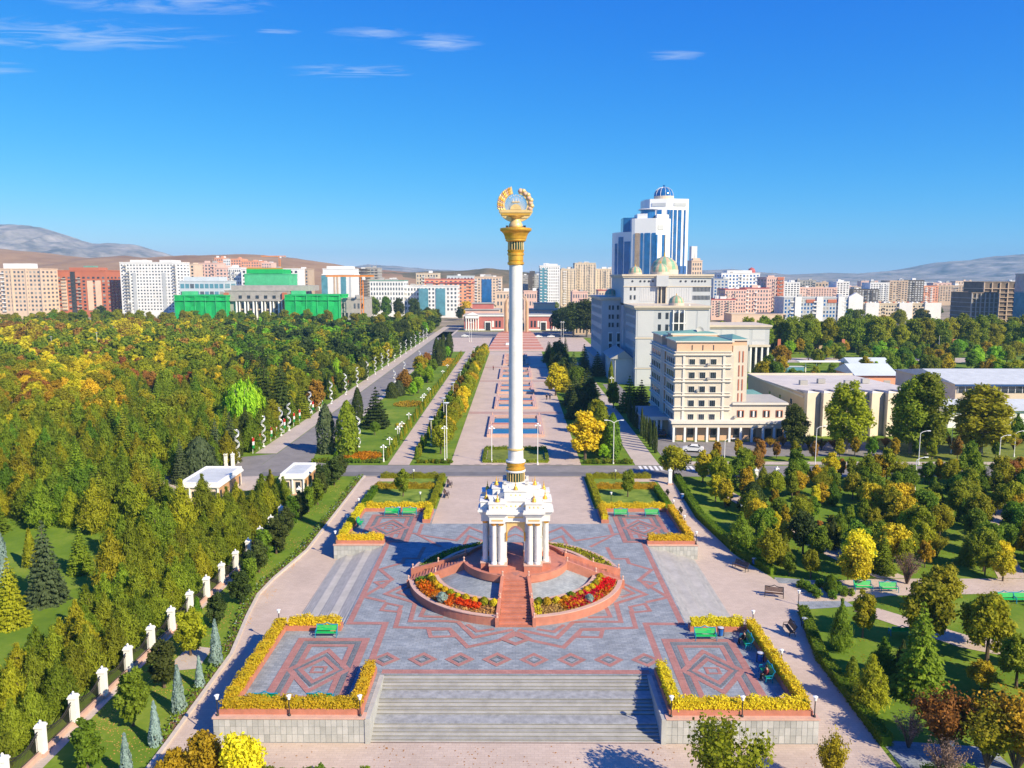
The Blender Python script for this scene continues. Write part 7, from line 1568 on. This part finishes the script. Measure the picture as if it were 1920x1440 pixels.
for i in range(18):
    x, y = -29-q2.random()*9, 150+q2.random()*140; plant(q2.choice(('round','oval','dome')), x, y, q2.uniform(3.5,6), q2.choice(('green','olive','dark','lime')), 'small garden tree scattered on the far lawn beside the avenue', 'far garden lawn trees', 'garden_tree', 1.0, False)
for i in range(46): plant('thuja' if i % 3 else 'cypress', -54.4-q2.random()*1.2, 70+i*6.5, q2.uniform(2.2,3.0) if i % 3 else q2.uniform(5,7.5), 'hedge' if i % 3 else 'dark', 'green thuja or cypress on the left verge of the avenue behind the spirals', 'avenue verge thujas', 'thuja', 1.0, False)
# flower beds on the lawn
def disc_flowers(cx, cy, rx, ry, n, col, label):
    a = 2*PI*rg.random(n); s = np.sqrt(rg.random(n)); flowers('flower_bed', np.stack([cx+rx*s*np.cos(a), cy+ry*s*np.sin(a), np.zeros(n)+0.05],1), col, label, 0.16, 0.4)
disc_flowers(-30.3,69.5,3.8,3.6,1500,'forange','orange flower bed at the avenue corner of the garden lawn'); disc_flowers(-30,136,4.2,5.5,1200,'gold','yellow flower bed across the middle of the garden lawn'); disc_flowers(-29,250,5,16,1200,'forange','orange-red flower beds at the far end of the garden lawn'); disc_flowers(-27.4,103,1.4,2.2,260,'gold','small yellow flower bed beside the thuja row')
# ---- right side of the promenade
for px, pb_, pt, kd, c, l, w in ((1097,862,768,'oval','yellow','bright yellow tree at the right promenade edge near the street',1.25),(1042,742,680,'oval','yellow','yellow-green tree midway along the right promenade edge',1.2),(1126,850,753,'cypress','olive','brown-green juniper column behind the bright yellow tree',1.5),(1148,858,775,'cypress','green','dark green juniper column nearest the crossing',1.5),(1131,862,832,'round','lime','small lime-green tree on the right garden lawn',1.0),(1078,762,705,'cedar','dark','dark cedar mass right of the promenade, front',1.3),(1100,745,690,'cedar','dark','dark cedar mass right of the promenade, rear',1.3),(1095,700,645,'spruce','dark','dark spruce before the library',1.0),(1050,690,630,'spruce','dark','tall dark spruce at the far right promenade edge',1.0),(1028,680,640,'spruce','dark','dark spruce beyond the tall one on the right',1.0),(1060,670,632,'spruce','dark','slim dark spruce near the far square',0.8),(1075,715,660,'spruce','dark','dark spruce in the shadow of the library',1.1),
    (1145,742,678,'cypress','olive','slim cypress before the library steps',0.7),(1180,772,705,'cedar','green','green pine left of the office porch, left one',1.0),(1202,772,712,'cedar','dark','green pine left of the office porch, right one',1.0),(1120,705,660,'cedar','dark','dark pine at the library corner',1.0),(1150,765,715,'oval','yolive','small yellowing tree among the cypresses',1.0)): ptree(px, pb_, pt, kd, c, l, 'garden_tree', w)
for i in range(13): plant('cypress', 28.3+q.uniform(-0.15,0.15), 73+i*2.9+ (0 if i < 7 else 6), q.uniform(5,6.5), 'dark', 'slim dark cypress in the row beside the right garden walk', 'slim cypress row', 'cypress', 0.5, False)
for i in range(30):
    x, y = q2.uniform(14,21), 78+i*7; c = q2.choice(('dark','green','dark','olive','yolive')); plant(q2.choice(('round','cedar','oval','spruce')), x, y, q2.uniform(5,9), c, '%s tree in the shady strip right of the promenade' % CN[c], 'right promenade strip, '+c, 'garden_tree', 1.1, False)
for px, pb_, pt, c, l in ((1075,632,565,'dark','large dark tree beyond the far square, left'),(1100,632,560,'dark','large dark tree beyond the far square, right'),(1055,628,572,'dark','dark tree beside the right palace wing'),(1020,600,585,'green','tree behind the right palace wing')): ptree(px, pb_, pt, 'plane', c, l, 'plane_tree', 1.3, parts=False)
# ---- right street and hall surroundings
for px, pb_, pt, kd, c, l, w in ((1262,897,834,'round','yolive','broad olive tree at the street corner right of the crossing',1.2),(1338,890,842,'oval','yolive','small yellow-green street tree before the office, left',1.0),(1414,896,844,'round','russet','brownish street tree before the office wing',0.9),(1492,902,838,'oval','green','green and gold street tree before the hall corner',0.9),(1577,897,858,'oval','russet','brown street tree before the hall',0.9),(1662,905,838,'oval','yolive','yellow street tree before the hall, middle',0.9),(1815,912,832,'oval','green','green street tree at right',0.9),(1893,912,862,'round','russet','brown-green street tree at the right edge',1.0),
    (1490,842,757,'tallplane','dark','thin-topped dark tree at the office end of the hall',1.25),(1586,848,712,'tallplane','yolive','tall tapering yellow-olive tree before the hall',1.3),(1706,850,704,'tallplane','olive','tall twin-stem tree before the hall, left stem',1.2),(1737,852,698,'tallplane','olive','tall twin-stem tree before the hall, right stem',1.15),(1838,852,718,'tallplane','yolive','massive dense yellow-olive plane tree before the white shed',1.75),(1905,830,775,'pine','green','dark green tree beside the white shed',1.3),(1762,812,785,'round','green','small dark tree by the white shed door',1.0)): ptree(px, pb_, pt, kd, c, l, 'street_tree', w)
for i in range(15):
    px = 1345+i*37+q2.uniform(-8,8); x, y, z = gnd(px, 862+q2.uniform(-8,6)); c = q2.choice(('green','yolive','green','gold','russet')); plant('oval', x, y, q2.uniform(3.2,4.6), c, 'young %s tree on the lawn strip across the right street' % CN[c], 'young trees across the street, '+c, 'young_tree', 0.9)
for i in range(22):
    px = 1420+i*24; x, y, z = gnd(px, 838+q2.uniform(-6,6)); plant('vase', x, y, q2.uniform(2,3.2), q2.choice(('orange','russet','gold')), 'low rust-coloured bush along the foot of the hall', 'rust bushes along the hall', 'bush', 1.3, False, None, 'shrub')
for i in range(330):
    y = q2.uniform(128,295); x = q2.uniform(82,86+0.62*(y+87)); 
    if (95 < x < 150 and 118 < y < 190) or (x < 100 and y > 205 and y < 240) or (x > 112 and y < 168) or (92 < x < 128 and 198 < y < 222) or not vis(x,y): continue
    c = q2.choice(('green','yolive','green','olive','lime','gold')); plant(q2.choice(('round','oval')), x, y, q2.uniform(4.5,8.5), c, '%s tree in the greenery behind the hall and sheds' % CN[c], 'greenery behind the hall, '+c, 'broadleaf_tree', 1.15, False)
for i in range(34):
    for j in range(2):
        x = 104+i*6.4+r.uniform(-2,2); y = 296+j*14+r.uniform(-4,4)
        if not vis(x,y): continue
        c = r.choice(('olive','yolive','olive','yolive')); plant('plane', x, y, r.uniform(14,18.5), c, '%s plane tree in the long right row before the apartments, %s line' % (CN[c], ('front','rear')[j]), 'right plane tree row, %s, %s' % (c,j), 'plane_tree', r.uniform(0.85,1.05), y < 300)
for i in range(26): 
    x = r.uniform(230,440); y = r.uniform(380,520); plant('plane', x, y, r.uniform(9,14), r.choice(('olive','gold','yolive','dark')), 'autumn tree before the unfinished buildings at far right', 'far right autumn trees', 'plane_tree', 1.1, False)
for i in range(70):
    px = r.choice((r.uniform(0,700),r.uniform(880,1150),r.uniform(1330,1900))); Y = r.uniform(530,900) if px > 700 else r.uniform(600,1300); plant('plane', (px-VPX)/FPX*(Y+CAMD), Y, r.uniform(8,13), r.choice(('olive','dark','green','yolive')), 'distant tree between the city blocks', 'distant city trees', 'plane_tree', 1.3, False)
# ---- right park
RP = ((1722,1302,1128,'spruce','olive','large dark-olive conifer in the middle of the right park',1.0),(1690,1272,1200,'pine','dark','dark pine left of the large conifer',0.9),(1735,1215,1085,'round','yolive','big orange-tinged tree behind the large conifer',0.9),(1617,1196,1105,'oval','yolive','young orange-green tree by the park path',0.9),(1575,1220,1122,'pine','green','soft green pine at the park path corner',0.75),(1655,1268,1195,'pine','green','spreading green pine on the sunny slope',1.2),(1632,1330,1228,'pine','yolive','young light pine on the sloping lawn',1.1),(1597,1285,1232,'thuja','olive','brown-green egg-shaped conifer on the slope',1.2),
      (1838,1300,1238,'round','gold','low golden umbrella-shaped tree at right',1.1),(1772,1418,1285,'vase','orange','upright orange-leaved shrub tree at lower right, left one',1.1),(1850,1440,1310,'vase','yolive','upright yellow-green shrub tree at lower right, middle one',1.2),(1905,1445,1290,'vase','gold','upright golden shrub tree at the lower right edge',1.2),(1703,1402,1322,'twigs','purple','bare purple-brown ball tree on the lawn, left one',1.1),(1772,1475,1375,'twigs','purple','bare purple-brown bush at the bottom right',1.2),(1850,1240,1110,'round','yolive','big yellow-green tree beyond the park path',0.95),(1905,1290,1190,'round','olive','broad tree at the right edge above the golden umbrella',1.0),
      (1520,1085,1030,'round','yolive','tree with a bare trunk by the hedge bend',0.85),(1480,1080,1035,'oval','green','round green tree by the hedge bend',1.1),(1605,1078,992,'round','yellow','yellow-green tree behind the path entrance',1.0),(1672,1060,980,'round','yellow','large yellow-green maple in the park centre',1.0),(1880,1090,1030,'round','yellow','yellow-green tree behind the rightmost benches',0.95),(1425,1050,990,'pine','green','green conifer behind the right hedge, nearer',0.9),(1388,1030,960,'pine','green','wide green pine behind the right hedge',1.3),(1840,985,925,'oval','gold','golden young tree in the upper park',1.0),(1452,962,915,'oval','gold','small golden tree in the upper park',0.7),(1470,1000,945,'oval','gold','slim golden sapling on the park lawn',0.6),(1410,960,905,'dome','dark','dark rounded shrub tree in the upper park',1.0),(1505,1040,960,'round','dark','dark leafy tree in the middle park',0.9),(1560,1030,970,'pine','dark','dark pine in the middle park',0.9),(1700,1095,1030,'twigs','purple','bare plum-coloured tree in the park centre',1.2))
for px, pb_, pt, kd, c, l, w in RP: ptree(px, pb_, pt, kd, c, l, 'park_tree', w)
def park():
    rr = random.Random(77); y = -34.0; mass = Mass()
    taken = [gnd(p[0],p[1])[:2] for p in RP]; step = 3.9
    while y < 52:
        x = 34.0 if y > 8 else 37
        while x < 160:
            xx, yy = x+rr.uniform(-2,2), y+rr.uniform(-2,2); x += step
            p = vis(xx,yy,520)
            if not p: continue
            if any((xx-a)**2+(yy-b)**2 < 5 for a,b in taken): continue
            if 0.0 < yy < 10.4 and (xx > 42 or xx < 40): continue
            if xx < 44 and yy < -2 and rr.random() < 0.75: continue
            if yy < 0 and rr.random() < 0.35: continue
            if rr.random() < 0.10: continue
            kd, c = rr.choice((('round','yolive'),('round','green'),('oval','yellow'),('pine','green'),('pine','olive'),('oval','green'),('round','olive'),('oval','yolive'),('round','yellow'),('spruce','olive'),('oval','olive'),('vase','yolive'),('round','yolive'),('round','yolive'),('oval','yellow'),('oval','gold')))
            h = {'pine':4.8,'spruce':5.4,'round':4.6,'oval':4.6,'vase':4.0}[kd]*rr.uniform(0.75,1.25)
            if p[0] > 1965: mass.add(kd if kd in LOD else 'round', xx, yy, gz(xx,yy), h, 1.0, c); continue
            zone = 'before' if yy < 5 else 'beyond'
            plant(kd, xx, yy, h, c, '%s %s in the right park %s the crossing path' % (CN[c], KN.get(kd,'multi-stem shrub tree'), zone), 'right park %s the path, %s %s' % (zone,c,kd), 'park_tree', rr.uniform(0.9,1.15))
        y += step*0.9
    mass.build('park_canopy', 'outer trees of the right park running past the right edge', 'trees')
    for i in range(60):
        xx, yy = rr.uniform(33,100), rr.uniform(-30,50)
        if 0.0 < yy < 10.4 or not vis(xx,yy) or (xx < 44 and yy < 0): continue
        plant('shrub', xx, yy, rr.uniform(0.7,1.3), rr.choice(('green','olive','orange','yolive','russet')), 'low garden shrub scattered on the right park lawn', 'right park shrubs', 'shrub', 1.0, False, None, 'shrub')
park()
for i in range(22): plant('shrub', 34+q2.uniform(0,5.5), 3.0+q2.uniform(0,4.0), q2.uniform(0.7,1.1), 'green', 'leafy shrub in the bed between the two grey aprons', 'shrubs in the apron bed', 'shrub', 1.0, False, None, 'shrub')
plant('dome', 37.6, 5.6, 2.0, 'hedge', 'dark green ball shrub in the bed by the park path', None, 'ball_shrub', 0.9, True, None, 'shrub')
# ---- foreground
for px, pb_, pt, kd, c, l, w in ((385,1500,1372,'round','gold','golden tree top at the bottom left of the front walk',0.9),(455,1515,1378,'round','yellow','yellow tree top rising before the front left wall',0.9),(330,1510,1400,'oval','gold','orange-gold tree top at the bottom left edge of the walk',0.9),(1362,1530,1330,'vase','yolive','leafy yellow-green tree before the front right wall',0.95),(1560,1490,1365,'vase','gold','sparse golden sapling before the front right wall',0.6)): ptree(px, pb_, pt, kd, c, l, 'front_tree', w)
for i in range(24): plant('shrub', -19.5+i*0.36, -30.9+q2.uniform(-0.5,0.5), q2.uniform(0.6,1.0), q2.choice(('green','green','olive')), 'low flowering shrub in the bed at the bottom edge, left of centre', 'bottom bed shrubs', 'shrub', 1.0, False, None, 'shrub')
for i in range(20): plant('shrub', 12.0+i*0.55, -31.2+q2.uniform(-0.4,0.4), q2.uniform(0.5,0.9), q2.choice(('green','yolive')), 'low shrub in the bed at the bottom edge, right of centre', 'bottom bed shrubs right', 'shrub', 1.0, False, None, 'shrub')

# ---- fallen leaves
def litter(name, x0, x1, y0, y1, n, col, label, ok):
    x = x0+(x1-x0)*rg.random(n); y = y0+(y1-y0)*rg.random(n); cl = np.sin(x*0.9+np.sin(y*0.5)*2)+np.sin(y*0.8+x*0.3)+rg.normal(size=n)*0.7
    k = [i for i in range(n) if cl[i] > 0.2 and ok(x[i],y[i])]; P = np.array([(x[i],y[i],gz(x[i],y[i])+0.045) for i in k])
    V = leaf_arrays(P, np.array([0,0,1.0])+0.12*rg.normal(size=(len(P),3)), 0.045+0.05*rg.random(len(P)), 1.0)
    tag(ob(name, quad_mesh(name, V, [LEAF[col]]), None), label, 'leaves', None, 'stuff')
litter('fallen_leaves', 33, 95, -34, 51, 26000, 'gold', 'fallen yellow leaves scattered over the right park lawns and paths', lambda x, y: x > 33)
litter('fallen_leaves', -36, -28.5, -34, 50, 7000, 'straw', 'fallen leaves scattered over the left lawn strip', lambda x, y: x > fx(y)+0.6)
litter('fallen_leaves', -27, 28, -36, -26.5, 1500, 'russet', 'fallen leaves blown across the front walk', lambda x, y: True)
from mathutils import noise, Vector
# ================================================================== hills, mountains, haze
def hillmat(name, c1, c2, sc, c3=None):
    m = mat(name, c1, 0.95, 0.0, sc, col2=c2, detail=8, spec=0.05); return m
def ridge(name, pts, Y, dep, m, amp=0.10, cols=150, rows=24, seed=0, ext=0.0):
    """mountain range: profile (pixel x, pixel y of the crest) at distance Y, with spurs running down to the plain"""
    xs = [p[0] for p in pts]; hs = [at_y(p[0], p[1], Y)[1] for p in pts]; q = np.random.default_rng(seed); ph = q.random(12)*6.28
    mb = MB(); v = []
    for j in range(rows):
        s = j/(rows-1)
        for i in range(cols):
            px = xs[0]+(xs[-1]-xs[0])*i/(cols-1); h = float(np.interp(px, xs, hs)); yy = Y-dep+dep*1.6*s; X = (px-VPX)/FPX*(Y+CAMD)*1.0
            k = (s*1.6); prof = (math.sin(min(k,1)*PI/2)**1.25) if k <= 1 else max(0, 1-0.9*(k-1))
            mid = math.sin(PI*min(1,k))**0.7
            wv = Vector((X/(dep*0.30)+0.35*s, yy/(dep*0.55), seed*7.3)); rid = noise.ridged_multi_fractal(wv, 1.0, 2.1, 5, 1.0, 2.0)*0.5
            fin = noise.fractal(Vector((X/(dep*0.07), yy/(dep*0.10), seed*3.1)), 0.9, 2.0, 4)
            z = -8+(h+8)*prof*(1-amp*2.6*mid*(1.0-min(1.2,rid)))+h*amp*0.35*fin*mid+h*0.018*fin*(1 if k > 0.85 else 0)
            v.append((X*(1+0.0*s), yy, z))
    mb.add(v, [(j*cols+i,j*cols+i+1,(j+1)*cols+i+1,(j+1)*cols+i) for j in range(rows-1) for i in range(cols-1)])
    struct(name, mb, m, smooth=True)
m_far = hillmat('mountain_rock',(0.09,0.085,0.085),(0.42,0.37,0.33),0.010); m_hill = hillmat('dry_hillside',(0.24,0.13,0.065),(0.40,0.25,0.13),0.006); m_scrub = hillmat('scrub_hill',(0.05,0.06,0.02),(0.26,0.17,0.08),0.02)  # mountain_rock: wide dark-to-light mottle painted in to suggest lit and shaded ridges
ridge('mountain_left',[(-420,452),(-200,436),(-80,424),(0,419),(60,420),(105,430),(150,446),(185,456),(225,454),(262,458),(310,472),(345,486),(420,505),(520,520)],3900,1300,m_far,0.17,260,30,1)
ridge('mountain_right',[(1180,518),(1320,506),(1365,504),(1400,508),(1460,515),(1500,513),(1545,511),(1600,513),(1640,509),(1700,505),(1740,493),(1775,489),(1810,487),(1850,480),(1890,477),(1940,473),(2100,462),(2300,470)],4600,1600,m_far,0.20,260,30,2)
ridge('mountain_centre',[(560,520),(640,503),(700,495),(745,497),(800,503),(900,508),(1010,508),(1180,516)],5200,1200,m_far,0.06,90,10,3)
ridge('foothill_left',[(-300,470),(0,466),(60,470),(130,478),(190,484),(240,480),(300,483),(330,480),(420,477),(500,478),(560,484),(610,491),(660,500),(720,506),(800,512),(900,520)],2000,800,m_hill,0.05,140,14,4)
ridge('foothill_centre',[(560,516),(650,507),(700,508),(760,510),(820,508),(880,506),(915,502),(960,506),(1000,512),(1060,520)],1900,500,m_scrub,0.05,90,12,5)
def haze():
    m = bpy.data.materials.new('haze'); m.use_nodes = True; nt = m.node_tree; N = nt.nodes; N.clear(); o = N.new('ShaderNodeOutputMaterial'); v = N.new('ShaderNodeVolumePrincipled')
    v.inputs['Color'].default_value = (0.30,0.66,1.0,1); v.inputs['Density'].default_value = HAZE; v.inputs['Anisotropy'].default_value = 0.0
    nt.links.new(v.outputs[0], o.inputs['Volume'])
    h = ob('haze', MB().box(-9500,-600,-40,9500,9300,335), m); h['kind'] = 'stuff'; tag(h, 'pale blue distance haze over the city and mountains', 'haze')
HAZE = 1.2e-4
haze()
